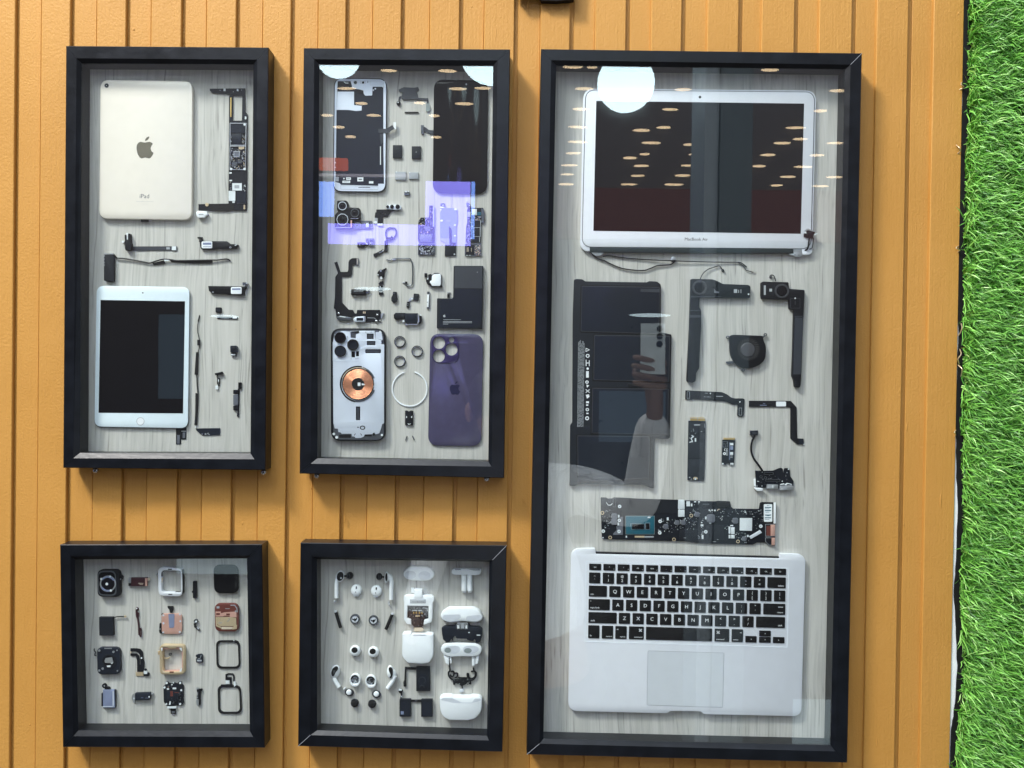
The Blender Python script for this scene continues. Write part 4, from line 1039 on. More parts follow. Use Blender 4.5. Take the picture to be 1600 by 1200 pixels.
# L shaped battery
t = thing('phone_battery', 'black L-shaped phone battery with faint printed lines', 'battery')
m = MB('battery_black'); m.plate(R2g(1085,170,1475,172,1462,1002,862,992,866,598,1060,602,1078,585), .5, 4.6, r=1.2, bev=.35); m.obj('cell', t)
m = MB('flex_grey'); m.plate(R2g(1098,180,1462,182,1458,468,1094,462),4.6,4.66); m.use('panel_dark').plate(R2g(905,612,1062,612,1096,590,1096,480,1452,482,1445,940,1405,985,905,978),4.6,4.66,r=.8); m.obj('wrapper', t)
m = MB('ink_pale'); apple(m, *R2g.c(962,832), 3.6, 4.66); m.rect(R2g,948,878,1180,883,4.68,4.72).rect(R2g,945,903,1325,909,4.68,4.72).rect(R2g,945,918,1325,923,4.68,4.72).rect(R2g,945,935,1015,940,4.68,4.72).disc(*R2g.c(1395,255),.7,4.68,4.72,n=6); m.obj('print', t)
m = MB('black_plastic'); m.rect(R2g,1000,545,1032,590,.5,3); m.use('label_grey').rect(R2g,1000,518,1042,530,.5,2); m.obj('connector', t)
t = thing('small_bar', 'slim upright silver bar between the hooked wire and the L-shaped battery', 'bracket')
m = MB('steel_dark'); m.rect(R2g,735,510,768,545,.5,2.4,r=.8).rect(R2g,730,715,758,732,.5,2.4); m.plate(R2g(762,545,768,548,766,720,756,720),.5,2.2); m.obj('ends', t)
m = MB('white_plastic'); m.plate(R2g(738,548,762,548,755,716,732,714),.5,2.6,bev=.2); m.use('label_grey').disc(*R2g.c(738,650),1,2.6,2.8,n=8); m.obj('bar', t)
t = thing('diagonal_flex', 'tiny square on a kinked diagonal flex, left of the slim silver bar', 'flex cable')
m = MB('battery_black'); m.plate(R2g(560,535,628,540,622,630,552,622),.5,2.2,r=.6,bev=.2); m.obj('square_pad', t)
m = MB('steel'); m.ribbon(R2g(558,600,525,600,495,635),2.4,.6,1.5); m.use('label').disc(*R2g.c(535,606),1.4,1.5,2,n=8).disc(*R2g.c(520,622),.8,1.5,2,n=8); m.obj('link', t)
m = MB('black_plastic'); m.plate(R2g(470,645,505,640,500,722,462,718),.5,2.4,r=.6,bev=.2); m.use('label_grey').rect(R2g,478,668,490,675,2.4,2.5).rect(R2g,478,690,488,697,2.4,2.5); m.obj('foot', t)
t = thing('teardrop_microphone', 'black teardrop-shaped piece left of the kinked diagonal flex', 'microphone')
m = MB('black_soft'); m.plate(R2g(285,515,335,512,335,560,345,605,335,640,300,662,265,635,262,590,282,555),.5,3,r=1.2,bev=.5); m.obj('body', t)
m = MB('steel_dark'); m.ring(*R2g.c(300,525),1.8,1.0,3,3.4,n=14); m.obj('eyelet', t)
t = thing('haptic_engine', 'dark two-part haptic block with a silver hook rim, above the lens rings', 'motor')
m = MB('black_plastic'); m.plate(R2g(295,815,320,788,450,790,450,870,320,882,298,860),.5,4.0,r=.5,bev=.5); m.obj('housing', t)
m = MB('panel_dark'); m.plate(R2g(448,795,612,795,605,932,470,935,445,915),.5,5,bev=.5); m.use('flex_grey'); m.ringq(R2g.r(460,808,595,915),.3,5,5.05); m.obj('mass', t)
m = MB('steel'); m.ribbon(R2g(620,815,625,900,600,938,520,935,450,945),2.2,.8,4.4); m.use('black_plastic').plate(R2g(625,825,662,832,668,890,655,930,625,940),.5,4,r=.8); m.use('label').disc(*R2g.c(424,898),1.8,1,4.4,n=10).disc(*R2g.c(650,820),1.1,1,4.4,n=8); m.obj('spring_rim', t)
# housing with copper coil
t = thing('phone_housing', 'silver phone housing with copper charging coil, lower left of the phone frame', 'phone part')
m = MB('black_plastic'); m.plate(R2h(135,90,1112,90)+R3a(1108,1020,135,1020), .5, 8, r=15, bev=1.0); m.obj('side_band', t)
m = MB('steel_dark'); m.plate(R2h(180,120,1080,125)+R3a(1080,1000,180,990), 8, 8.25, r=12); m.obj('inner_tray', t)
holes = [R2h.r(778,185,900,282), rounded(R2h.r(778,318,932,392),.6), rounded(R2h.r(750,465,1030,535),1.5), R2h.r(505,505,568,610), R2h.r(585,500,638,590), R3a.r(583,402,660,645), R2h(485,150,640,140,640,180,585,200,580,270,490,260), R2h(935,160,1040,160,1060,300,1000,300,935,285)]
m = MB('silver_plate')
m.plate(R2h(170,345,205,200,330,140,480,150,482,142,720,135,915,135,930,290,985,292,1035,290,1040,372,1088,380)+R3a(1085,700,1050,720,1030,800,1000,880,960,895,900,895,740,900,725,940,670,965,575,965,560,940,515,935,505,890,330,890,310,865,270,860,262,800,205,795,180,690), 8.3, 9.0, holes=holes, bev=.15); m.obj('mid_plate', t)
m = MB('lens')
for a in holes[:6]: m.plate(inset(a, 0.05), 8.26, 8.34)
m.use('flex_grey')
for k,(a,b2) in enumerate(((holes[0],.4),(holes[1],.3),(holes[2],.3),(holes[5],.4))): m.plate(inset(a, 1.3), 8.34, 8.4)
m.obj('cutout', t)
for cx, cy in ((300,258),(527,385),(302,500)):
    m = MB('rubber'); x, y = R2h.c(cx, cy); m.ring(x, y, 8.9, 6.4 if cx > 400 else 7.6, 9, 11.5, bev=.4); m.use('lens' if cy < 300 else 'panel_dark').disc(x,y,7.7,9,10.8 if cx<400 else 9.8); m.obj('camera_lens', t)
m = MB('silver_plate'); m.plate(R2h(170,345,205,200,300,150,480,160,480,260,640,330,645,490,500,500,495,600,640,620,640,680,170,685),9,9.3,r=1,bev=.1,holes=[circ(*R2h.c(300,258),8.95),circ(*R2h.c(527,385),8.95),circ(*R2h.c(302,500),8.95)]); m.use('alu_dark')
for cx, cy in ((497,636),(585,633),(618,625),(430,240),(760,160),(855,158)): m.disc(*R2h.c(cx,cy),.9,9.3,9.5,n=8)
m.obj('camera_plate', t)
cx, cy = R2h.c(622,1086)
cc = W(cx, cy, YB - 0.0095)
m = MB('rubber'); m.arc(cx,cy,28.6,26.2,100,282,9,9.6,n=30); m.use('steel_dark').arc(cx,cy,27.9,25.5,20,100,9,9.7); m.use('steel_dark').arc(cx,cy,27.6,25.3,286,340,9,9.5); m.use('rubber').ring(cx,cy,25.2,23.6,9,9.5,n=48); m.use('sand').arc(cx,cy,26.3,25.4,200,300,9,9.7).use('label').disc(cx+25.6,cy-3,1,9.5,10,n=8).disc(cx+26.2,cy+0.5,1.1,9.5,10,n=8).disc(cx+25,cy+3.6,1,9.5,10,n=8); m.obj('coil_rim', t)
m = MB('copper'); m.ring(cx,cy,23.7,9.6,9,9.9,n=56); m.obj('copper_coil', t, origin=cc)
m = MB('rubber'); m.disc(cx,cy,9.7,9,10.0); m.use('label').rect(R2h,617,1060,665,1120,10,10.3).plate(R2h(685,1075,712,1078,748,1092,718,1108,688,1106),10,10.3); m.obj('coil_centre', t)
m = MB('rubber'); x,y=R3a.c(702,780); m.plate(circ(x,y,4.2,3.3),9.0,9.15,holes=[circ(x,y,2.7,1.9)]); m.disc(*R3a.c(620,773),1.1,9,9.1,n=10).plate(R3a(885,875,920,868,925,910,895,925,882,915),9,9.2,r=.6).plate(R3a(548,915,575,880,580,885,560,920),9,9.1).plate(R3a(695,915,668,880,662,885,682,920),9,9.1); m.use('label').disc(*R3a.c(188,892),2,8.25,9.2,n=12).disc(*R3a.c(240,952),2.2,8.25,9.2,n=12).disc(*R3a.c(1048,912),1.7,8.25,9.2,n=12).disc(*R2h.c(1015,155),1.7,8.25,9.2,n=12); m.use('rubber').rect(R3a,285,905,495,960,8.25,8.5).rect(R3a,740,905,865,935,8.25,8.5); m.obj('screw', t)
for (cx, cy, lab) in ((148,143,'black lens ring, upper left one of three'),(310,233,'black lens ring, rightmost of three'),(147,328,'black lens ring, lower left one of three')):
    m = MB('rubber'); x, y = R3b.c(cx,cy); m.ring(x,y,8.9,6.9,.5,2.6,bev=.4,n=36); m.use('steel').ring(x,y,7.6,7.0,2.5,2.75,n=36)
    solo(m,'lens_ring',lab+' beside the silver phone housing','lens ring','camera lens rings')
t = thing('magnet_ring', 'thin white open magnet ring between the housing and the purple back', 'magnet ring')
x, y = R3b.c(240,585); m = MB('white_plastic'); m.arc(x,y,28.2,26.2,-74,250,.3,1.6,n=60,bev=.3); m.obj('ring', t)
t = thing('wireless_module', 'small black oblong plate below the white magnet ring', 'phone part')
m = MB('black_plastic'); m.plate(R3b(197,790,215,788,232,798,250,788,272,792,270,928,197,926),.4,2.6,r=.8,bev=.3); m.obj('plate', t)
m = MB('label'); m.plate(R3b(207,838,218,850,207,862),2.6,2.8).plate(R3b(263,838,252,850,263,862),2.6,2.8).ribbon(R3b(222,912,235,918,250,912),1,2.6,2.8); m.obj('contact', t)
solo(MB('steel_dark').tube(R3b(216,1030,208,1052,202,1070),1.2,.8,seg=6), 'tiny_pin', 'tiny leaning steel pin, left one below the black oblong plate', 'pin')
solo(MB('steel_dark').tube(R3b(266,1026,275,1045,284,1066),1.2,.8,seg=6), 'tiny_pin', 'tiny leaning steel pin, right one below the black oblong plate', 'pin')
t = thing('phone_back_glass', 'purple phone back glass with three camera holes and fruit logo', 'phone part')
H = [circ(*R3b.c(516,154),9.2,9.4), circ(*R3b.c(514,278),9.2,9.4), circ(*R3b.c(633,216),9.2,9.4), circ(*R3b.c(633,127),4.0,4.2,n=18)]
m = MB('purple'); m.plate(rounded(R3b(433,66, 931,72, 912,1124, 412,1117),15), 1.0, 2.8, holes=H, bev=.6); m.obj('glass', t)
m = MB('purple_dark'); m.plate(rounded(R3b(448,82,700,85,702,345,448,342),12), 2.85, 3.7, holes=[inset(h,-.15)if 0 else [(p[0],p[1]) for p in h] for h in H], bev=.45); m.use('alu_dark'); 
m.obj('camera_bump', t)
m = MB('purple_logo'); apple(m, *R3b.c(666,592), 16, 2.8); m.obj('logo', t)
# ================================================================== WATCH FRAME
R4a=View(120,870,9.233); R4b=View(120,990,8.573); R4c=View(230,870,9.23); R4d=View(230,990,8.57)
t = thing('watch_rear_shell', 'glossy black watch case back with round sensor and crown, top left of watch frame', 'watch part')
m = MB('black_plastic'); m.plate(R4a(288,190,612,190,620,585,292,580),.5,8,r=8,bev=2.0); m.obj('case', t)
m = MB('steel_dark'); m.plate(rounded(R4a(300,205,560,200,575,565,310,560),8),7.9,8.2,holes=[rounded(R4a(315,225,545,222,555,545,322,540),7)]); m.obj('bevel_ring', t)
m = MB('black_glass'); m.plate(R4a(314,224,546,221,556,546,321,541),7.95,8.3,r=7); m.obj('back_glass', t)
x,y = R4a.c(447,390); m = MB('steel'); m.ring(x,y,12.6,10.6,8.2,8.9,bev=.3); m.use('battery_blue').arc(x,y,12.2,9.6,60,150,8.8,9.1).arc(x,y,12.2,9.6,215,330,8.8,9.1); m.use('lens').dome(x,y,10.4,10.4,8.2,9.6,n=28,m=4); m.use('label').disc(*R4a.c(432,393),2.1,8.3,9.75,n=14).disc(*R4a.c(480,283),1.5,9,9.3,n=10).disc(*R4a.c(352,320),1.8,9,9.3,n=10).disc(*R4a.c(490,488),1.8,9,9.3,n=10); m.obj('sensor', t)
m = MB('black_plastic'); m.plate(R4a(615,285,640,265,660,290,655,325,635,340,618,320),2,6,bev=.4); m.use('steel').disc(*R4a.c(632,322),.9,6,6.3,n=8); m.obj('crown', t)
t = thing('watch_haptic_motor', 'small dark red oblong motor beside the black watch back', 'motor')
m = MB('maroon'); m.rect(R4a,780,303,1012,425,.5,5,bev=.6); m.use('rose').rect(R4a,985,308,1015,422,4,5.1).use('sand').rect(R4a,890,378,960,386,5,5.1).rect(R4a,905,398,955,404,5,5.1); m.obj('body', t)
m = MB('steel'); m.plate(R4a(745,305,782,305,782,380,742,372),.5,3.6); m.use('black_plastic').rect(R4a,745,382,800,422,.5,3).use('sand').plate(R4a(1015,305,1052,315,1050,340,1015,350),.5,3); m.obj('bracket', t)
t = thing('watch_battery', 'black square watch battery with a wire to its upper right', 'battery')
m = MB('battery_black'); m.plate(R4a(318,870,520,872,528,1138,322,1138),.5,5,r=.8,bev=.5); m.use('chip').rect(R4a,330,905,512,925,5,5.05); m.obj('cell', t)
m = MB('black_plastic'); m.tube(R4a(515,882,560,868,620,862,680,862),2.5,.8); m.use('gold_pale').plate(R4a(680,850,705,852,712,875,690,880),1.5,3.2); m.obj('wire', t)
t = thing('microphone_flex', 'thin dark flex stick with a ball end, below the dark red motor', 'flex cable')
m = MB('maroon'); m.dome(*R4a.c(867,755),2.5,2.5,.4,4); m.use('label').dome(*R4a.c(864,750),1,1,3.4,4.2,n=10,m=3); m.obj('ball_end', t)
m = MB('maroon'); m.ribbon(R4a(855,770,860,850,878,900,890,1000,897,1130),2.0,.5,2.6); m.ribbon(R4a(862,800,885,820,885,870),1.6,.5,2.2); m.ribbon(R4a(897,1035,918,1032,926,1090,922,1160,900,1135),1.3,.5,2.2); m.obj('stick', t)
t = thing('watch_case_ring', 'silver watch case frame, empty, top centre of watch frame', 'watch part','empty watch case frames')
m = MB('alu'); m.plate(rounded(R4c(150,150,495,160,505,575,160,565),7.5),.5,8,holes=[rounded(R4c(205,200,490,205,495,517,205,512),5)],bev=1.2); m.obj('case_ring', t)
m = MB('steel_dark'); m.plate(rounded(R4c(186,192,500,198,505,523,186,520),6),.4,6.5,holes=[rounded(R4c(208,205,486,208,490,512,209,510),5)]); m.use('black_plastic').plate(R4c(170,220,205,205,218,235,218,285,180,280),6.5,7.6).rect(R4c,300,172,355,188,8,8.1).rect(R4c,305,535,362,548,8,8.1).plate(R4c(495,185,515,200,518,520,498,545),.5,6); m.use('sand').plate(R4c(182,298,225,305,225,335,205,385,198,345),5,7); m.obj('inner_rim', t)
m = MB('steel'); m.plate(R4c(120,250,145,240,148,265,125,270),3,6); m.obj('crown', t)
solo(MB('black_plastic').rect(R4c,656,352,712,598,.4,3.6,r=1.5,bev=.5).plate(R4c(642,495,658,490,658,520,645,518),.5,2.5), 'black_bracket', 'plain black upright strip between the silver case and the dark watch display', 'bracket')
t = thing('watch_display', 'glossy dark rounded watch display, top right of the watch frame', 'watch part')
m = MB('black_glass'); m.plate(R4c(948,120,1305,122,1312,532,962,530),.8,5,r=10,bev=1.6); m.obj('glass', t)
t = thing('watch_charging_plate', 'pink copper plate with blue-grey U inlay and black tabs', 'watch part')
m = MB('rose'); m.plate(R4c(232,820,470,820,498,850,500,1075,465,1112,240,1112,208,1080,205,850),.5,2.6,r=.6,bev=.3); m.obj('plate', t)
m = MB('battery_blue'); m.plate(R4c(305,825,392,825,388,1005,372,1025,320,1025,312,950),2.6,3.0,r=.8); m.obj('inlay', t)
m = MB('silver_plate')
for a,b2 in ((232,845),(470,830),(230,1090),(470,1085),(235,960),(478,930)): m.disc(*R4c.c(a,b2),1.6,2.6,2.8,n=6)
m.obj('spot_weld', t)
m = MB('rubber'); m.plate(R4c(292,712,370,715,376,765,358,810,328,808,318,760,296,740),.5,2.4); m.plate(R4c(178,960,200,962,208,1095,205,1108,180,1105,170,1070),.5,3); m.plate(R4c(200,830,228,808,232,815,208,838),.5,1.6); m.use('label_grey').rect(R4c,178,1035,192,1050,3,3.2); m.obj('tab', t)
t = thing('button_flex', 'tiny grey flex with a ring head, right of the pink copper plate', 'flex cable')
m = MB('steel_dark'); m.ring(*R4c.c(700,930),3.2,2.0,.5,3,bev=.3,n=18); m.use('label').disc(*R4c.c(705,935),2.0,.5,2.2,n=14); m.obj('ring_head', t)
m = MB('flex'); m.ribbon(R4c(680,960,690,1010,720,1030,752,1058),2.8,.5,2); m.use('label_grey').plate(R4c(712,1015,752,1020,748,1050,722,1040),1.8,2.6); m.obj('tail', t)
t = thing('watch_screen_underside', 'copper coloured back of a watch display with dark rim, right column', 'watch part')
m = MB('rose_dark'); m.plate(R4c(970,672,1315,672,1322,1080,975,1078),.5,4.5,r=9,bev=1.0); m.obj('rim', t)
m = MB('rose_dark'); m.plate(R4c(990,690,1290,690,1300,880,990,800),4.5,4.8,r=3); m.use('rose').plate(R4c(985,790,1060,790,1060,815,1120,800,1285,790,1288,872,1190,870,1190,852,1115,850,1090,860,985,862),4.8,5.1).use('gold_pale').plate(R4c(1000,870,1180,868,1280,880,1285,985,1270,1000,1050,1000,1010,970),4.7,5.0,r=1).use('gold_pale').plate(R4c(985,870,1000,870,1010,980,1070,1015,1060,1030,990,1000),4.7,5.1).plate(R4c(1225,1015,1285,985,1295,985,1290,1040,1230,1050),4.7,5.1).use('sand').rect(R4c,1070,1010,1225,1045,4.7,4.9); m.obj('foil', t)
m = MB('label_grey'); m.rect(R4c,1000,715,1040,745,4.8,5.2).ribbon(R4c(1200,700,1260,700,1292,740,1300,800),1.3,4.8,5.2).rect(R4c,1125,745,1190,752,4.8,5).rect(R4c,1265,775,1285,800,4.8,5.2).use('rose_dark').rect(R4c,995,812,1048,840,5.1,5.2).rect(R4c,1140,818,1192,845,5.1,5.2).use('ink_pale').arc(*R4c.c(1160,905),3.0,2.2,-60,120,5,5.1,n=10).rect(R4c,1030,945,1080,950,5,5.05).rect(R4c,1030,960,1070,964,5,5.05); m.obj('connector', t)
t = thing('watch_rear_shell', 'dark blue-black watch back with square sensor window and clipped wire', 'watch part')
m = MB('chip'); m.plate(R4b(265,186,575,188,582,550,272,552),.5,6,r=8,bev=1.3); m.obj('case', t)
x,y = R4b.c(432,370); m = MB('battery_black'); m.ring(x,y,11.2,9.3,6,7,bev=.3); m.use('black_plastic').ring(x,y,9.3,7.5,6,6.5).use('lens').disc(x,y,8,6,6.2); m.use('solder').plate(R4b(370,365,385,330,470,318,480,360,490,385,445,395,380,392),6.2,7.0); m.use('label').plate(R4b(400,430,455,428,448,450,408,450),6.2,7.0).plate(R4b(455,395,480,375,490,385,470,410),6.2,7.0); m.obj('sensor', t)
m = MB('steel')
for a,b2,r in ((490,245,1.8),(345,470,1.9),(300,228,1.8),(538,225,1.2),(543,500,1.2),(300,495,1.8)): m.disc(*R4b.c(a,b2),r,6,6.4,n=12)
m.rect(R4b,370,192,468,205,6,6.3); m.use('flex').ring(*R4b.c(325,250),1.5,.8,6,6.3,n=12).plate(R4b(380,535,410,520,450,520,475,535),6,6.2); m.obj('screw', t)
m = MB('black_plastic'); m.tube(R4b(235,200,232,225,248,245,245,265,240,290,262,298),2.5,.8,seg=6); m.obj('clip_wire', t)
t = thing('watch_flex', 'twin black flex bending down to gold pads, between dark watch back and gold case', 'flex cable')
m = MB('flex'); m.plate(R4b(718,198,800,198,850,208,885,250,890,330,905,380,900,470,888,512,808,512,805,360,790,300,718,298,718,265,800,268,835,300,842,420,850,420,848,300,830,262,790,240,718,238),.5,1.6,r=.4); m.obj('flex_strip', t)
m = MB('gold_pale'); m.rect(R4b,790,516,890,566,.5,1.6); m.use('sand').rect(R4b,718,235,728,268,.5,1.6); m.obj('contact_pad', t)
m = MB('black_plastic'); m.plate(R4b(895,545,940,545,945,522,965,525,965,570,895,572),.5,2.5); m.dome(*R4b.c(918,485),2.0,1.8,.5,3,n=12,m=3); m.use('label').plate(R4b(898,500,940,505,945,540,898,540),.5,2.4).disc(*R4b.c(866,328),1.3,1.6,2,n=10); m.obj('end_plug', t)
t = thing('watch_case_ring', 'gold watch case frame, empty, with crown on its left', 'watch part','empty watch case frames')
m = MB('gold_pale'); m.plate(rounded(R4d(160,152,495,155,498,550,165,552),6.5),.5,8,holes=[rounded(R4d(205,188,270,185,290,205,380,205,395,185,455,190,470,215,470,490,450,510,225,512,205,490),2)],bev=1.2); m.obj('case_ring', t)
m = MB('rose'); m.plate(rounded(R4d(196,186,475,186,478,515,196,515),4),.4,6,holes=[rounded(R4d(210,210,462,212,465,498,212,500),3)]); m.use('rose_dark').rect(R4d,300,508,355,525,7.9,8.1).use('label').plate(R4d(430,190,462,192,465,240,440,215),5,7.5).plate(R4d(440,480,465,460,462,500,430,515),5,7.5).plate(R4d(185,195,205,190,200,235,190,230),7.9,8.2); m.obj('inner_rim', t)
m = MB('gold_pale'); m.tube(R4d(225,268,215,295,225,325,262,332,300,320),4,1.2,seg=6); m.use('steel_dark'); m.ring(*R4d.c(305,278),2.2,1.2,2,4,n=14); m.obj('inner_hook', t)
m = MB('gold_pale'); m.plate(R4d(138,240,158,235,160,290,145,290),2,6,bev=.4); m.obj('crown', t)
t = thing('tiny_connector', 'tiny dark square clip, right of the gold watch case frame', 'connector')
m = MB('chip'); m.plate(R4d(648,290,680,278,720,272,742,290,742,388,655,388,652,335,668,322,650,310),.5,3.2,r=.5,bev=.3); m.use('label_grey').ribbon(R4d(678,335,705,335,720,300,722,285),.6,3.2,3.4).rect(R4d,668,350,728,372,3.2,3.3); m.obj('body', t)
t = thing('watch_gasket', 'plain black rounded ring gasket, right of the tiny dark square clip', 'gasket')
m = MB('rubber'); m.plate(rounded(R4d(918,92,1235,90,1246,470,928,470),8),.4,2,holes=[rounded(R4d(942,118,1212,118,1224,445,950,445),7)],bev=.3); m.use('label').disc(*R4d.c(1160,95),.9,2,2.3,n=8); m.obj('ring', t)
t = thing('watch_touch_ring', 'black rounded ring with a hooked flex tail on top, bottom right', 'watch part')
m = MB('rubber'); m.plate(rounded(R4d(940,695,1250,695,1268,1075,948,1075),8),.4,2,holes=[rounded(R4d(968,722,1228,722,1240,1050,975,1050),7)],bev=.3); m.obj('ring', t)
m = MB('flex'); m.ribbon(R4d(1160,640,1160,570,1145,545,1090,540,1060,552,1058,610,1115,600,1125,690),2.4,.4,1.2); m.rect(R4d,1050,585,1130,622,.4,1.6); m.rect(R4d,985,685,1140,708,.4,2.2); m.use('label').rect(R4d,1050,628,1100,672,.4,1.2).plate(R4d(1155,650,1180,645,1190,690,1165,715),.5,2.4); m.obj('flex_tail', t)
t = thing('watch_battery', 'blue-grey metal watch battery with a dark clip on top, lower left', 'battery')
m = MB('battery_blue'); m.plate(R4b(348,752,500,762,510,995,350,992),.5,5.5,r=.8,bev=.6); m.use('silver_plate').rect(R4b,350,972,500,985,5.4,5.6).rect(R4b,480,770,495,985,5.45,5.6); m.obj('cell', t)
m = MB('panel_dark'); m.plate(R4b(330,800,345,800,348,975,330,970),.5,4).plate(R4b(500,752,516,760,518,990,505,992),.5,4).rect(R4b,355,986,510,1000,.5,4); m.obj('side_wall', t)
m = MB('black_plastic'); m.plate(R4b(370,725,400,715,430,722,445,745,375,752),.5,4).ring(*R4b.c(365,700),3.4,1.6,.5,3.4,n=16).use('steel').disc(*R4b.c(370,700),1.4,.5,3,n=10); m.obj('clip', t)
t = thing('watch_haptic_motor', 'small navy oblong motor with pronged ends, bottom row beside the blue-grey battery', 'motor')
m = MB('chip'); m.plate(R4b(778,800,985,792,980,890,780,900),.5,5,bev=.6,r=.5); m.use('battery_blue').rect(R4b,860,858,890,862,5,5.1).rect(R4b,915,862,960,866,5,5.1); m.obj('body', t)
m = MB('steel'); m.plate(R4b(740,830,765,805,778,820,775,935,760,930,745,890,730,880),.5,3).plate(R4b(985,792,1020,800,1018,815,992,822),.5,3).use('label').disc(*R4b.c(968,848),1.2,5,5.3,n=8).disc(*R4b.c(765,870),1.2,3,3.6,n=8); m.obj('prong', t)
t = thing('watch_logic_board', 'black notched watch circuit board with eyelets and a tail, bottom centre', 'circuit board')
m = MB('pcb'); m.plate(R4d(245,645,275,642,290,660,320,668,360,655,400,668,425,642,460,645,462,670,488,700,485,860,492,930,460,965,430,970,395,960,340,975,300,980,250,965,220,910,215,705,240,690),.5,2.2,bev=.3); m.obj('board', t)
m = MB('label')
for a,b2,r in ((260,662,1.8),(440,662,1.8),(230,722,1.7),(455,758,1.6),(255,945,1.5),(440,945,1.7),(350,658,1.2),(330,685,1.2)): m.disc(*R4d.c(a,b2),r,2.2,2.7,n=12)
m.rect(R4d,340,722,388,745,2.2,2.4).rect(R4d,262,732,292,752,2.2,2.4).plate(R4d(300,905,315,912,312,950,290,955),2.2,2.8); m.obj('eyelet', t)
m = MB('chip'); m.rect(R4d,260,770,420,900,2.2,3,bev=.2).use('rose_dark').rect(R4d,310,770,345,840,3,3.1).rect(R4d,365,785,425,795,3,3.1); m.bits(R4d,270,690,330,730,10,2.2,.6,1.6,.8,mats=('rose','chip_grey','steel_dark'),seed=41); m.bits(R4d,420,790,450,900,12,2.2,.6,1.6,.8,mats=('chip_grey','steel_dark'),seed=42); m.bits(R4d,310,850,420,950,18,2.4,.6,1.6,.8,mats=('chip_grey','steel_dark','black_soft'),seed=43); m.obj('surface_components', t)
m = MB('black_plastic'); m.rect(R4d,315,1005,380,1075,.5,2.4).use('label').rect(R4d,268,980,388,1002,1.0,3.4).use('chip_grey').rect(R4d,328,1040,368,1065,2.4,2.6); m.obj('tail', t)
t = thing('watch_lever', 'tiny steel and black lever, bottom row right of the notched board', 'bracket')
m = MB('black_plastic'); m.plate(R4d(660,740,700,745,730,738,736,765,712,775,710,955,690,962,690,880,660,870,668,790),.5,3,bev=.3); m.obj('body', t)
m = MB('steel'); m.plate(R4d(655,730,690,722,688,745,655,752),2,3.6).plate(R4d(655,880,690,878,690,955,675,975,655,930),.5,2.6).rect(R4d,658,845,680,862,3,3.4).rect(R4d,668,785,680,830,3,3.1); m.obj('blade', t)

# ================================================================== EARBUD FRAME
R5a=View(505,875,9.23); R5b=View(500,1000,10); R5c=View(615,875,9.233); R5d=View(615,990,8.273)
t = thing('earbud_shell', 'white earbud shell with long straight stem and open black cup, top left', 'earbud', 'long stemmed white earbuds')
m = MB('white_plastic'); x,y=R5a.c(242,240); m.tube(R5a(192,545,192,440,192,330,205,270),4.2,3.3,seg=14); m.dome(x,y,6.8,9.2,.6,8.5,ang=14,n=28,bottom=.35); m.obj('shell', t)
m = MB('rubber'); m.dome(*R5a.c(242,238),5.2,7.3,6.6,8.9,ang=12,flat=.5); m.use('steel').dome(*R5a.c(255,262),1.5,1.6,8.5,9.3,n=12,m=3); m.obj('cup_opening', t)
m = MB('black_plastic'); m.dome(*R5a.c(380,230),5.6,5.8,.6,7,n=14,m=4); m.tube(R5a(295,232,345,230),4,1.6); m.use('flex_grey').rect(R5a,335,195,352,268,6,6.6).use('flex_grey').ribbon(R5a(365,190,385,230,380,268),.8,6.6,7.2); m.obj('driver', t)
m = MB('steel'); m.tube(R5a(155,588,175,602,195,585,185,570),3,1.0,seg=6); m.use('white_plastic').dome(*R5a.c(160,590),1.2,1.4,2,4.6,n=10,m=3); m.obj('stem_contact', t)
t = thing('earbud_shell', 'white earbud shell with long straight stem seen side-on, beside the round case lid', 'earbud', 'long stemmed white earbuds')
m = MB('white_plastic'); m.tube(R5a(980,570,982,450,985,350,985,300,960,245,925,215),4.6,3.4,seg=14); m.dome(*R5a.c(912,252),3.4,9.0,.6,8.5,ang=2,n=24,bottom=.35); m.dome(*R5a.c(955,262),5.2,6.5,.6,7.4,ang=-20,n=24); m.obj('shell', t)
m = MB('rubber'); m.dome(*R5a.c(910,250),1.9,6.6,6.8,8.9,flat=.5); m.obj('cup_opening', t)
m = MB('black_plastic'); m.dome(*R5a.c(805,245),5.2,5.6,.6,7,n=12,m=4); m.tube(R5a(850,245,900,245),4,1.4); m.use('flex_grey').ribbon(R5a(790,205,800,245,795,290),.7,6.8,7.4).ribbon(R5a(820,215,825,285),.7,6.6,7.2); m.obj('driver', t)
m = MB('steel'); m.tube(R5a(958,590,945,620,950,650,975,668),3,1.0,seg=6); m.use('white_plastic').dome(*R5a.c(950,640),1.3,1.8,2,4.6,n=10,m=3); m.obj('stem_contact', t)
for cx,cy,lab in ((477,438,'round white earbud cap with slot, left one below the long stemmed shells'),(765,450,'round white earbud cap with slot, right one below the long stemmed shells')):
    t = thing('earbud_cover', lab, 'earbud cap', 'round white earbud caps')
    m = MB('white_plastic'); x,y=R5a.c(cx,cy); m.dome(x,y,8.7,9.2,.5,5.5,n=30,bottom=.3); m.obj('cap', t)
    m = MB('rubber'); m.plate(rounded([(x-.9,y-6),(x+.8,y-6),(x+.7,y-2),(x-.9,y-2)],.6),4.4,5.6).disc(x-1.2,y+2.8,.8,4,5.55,n=8); m.obj('slot', t)
    m = MB('white_shade'); m.plate([(x-5,y+7.6),(x+4,y+7.6),(x+2.5,y+9.6),(x-3.5,y+9.6)],1,3.0); m.obj('lip', t)
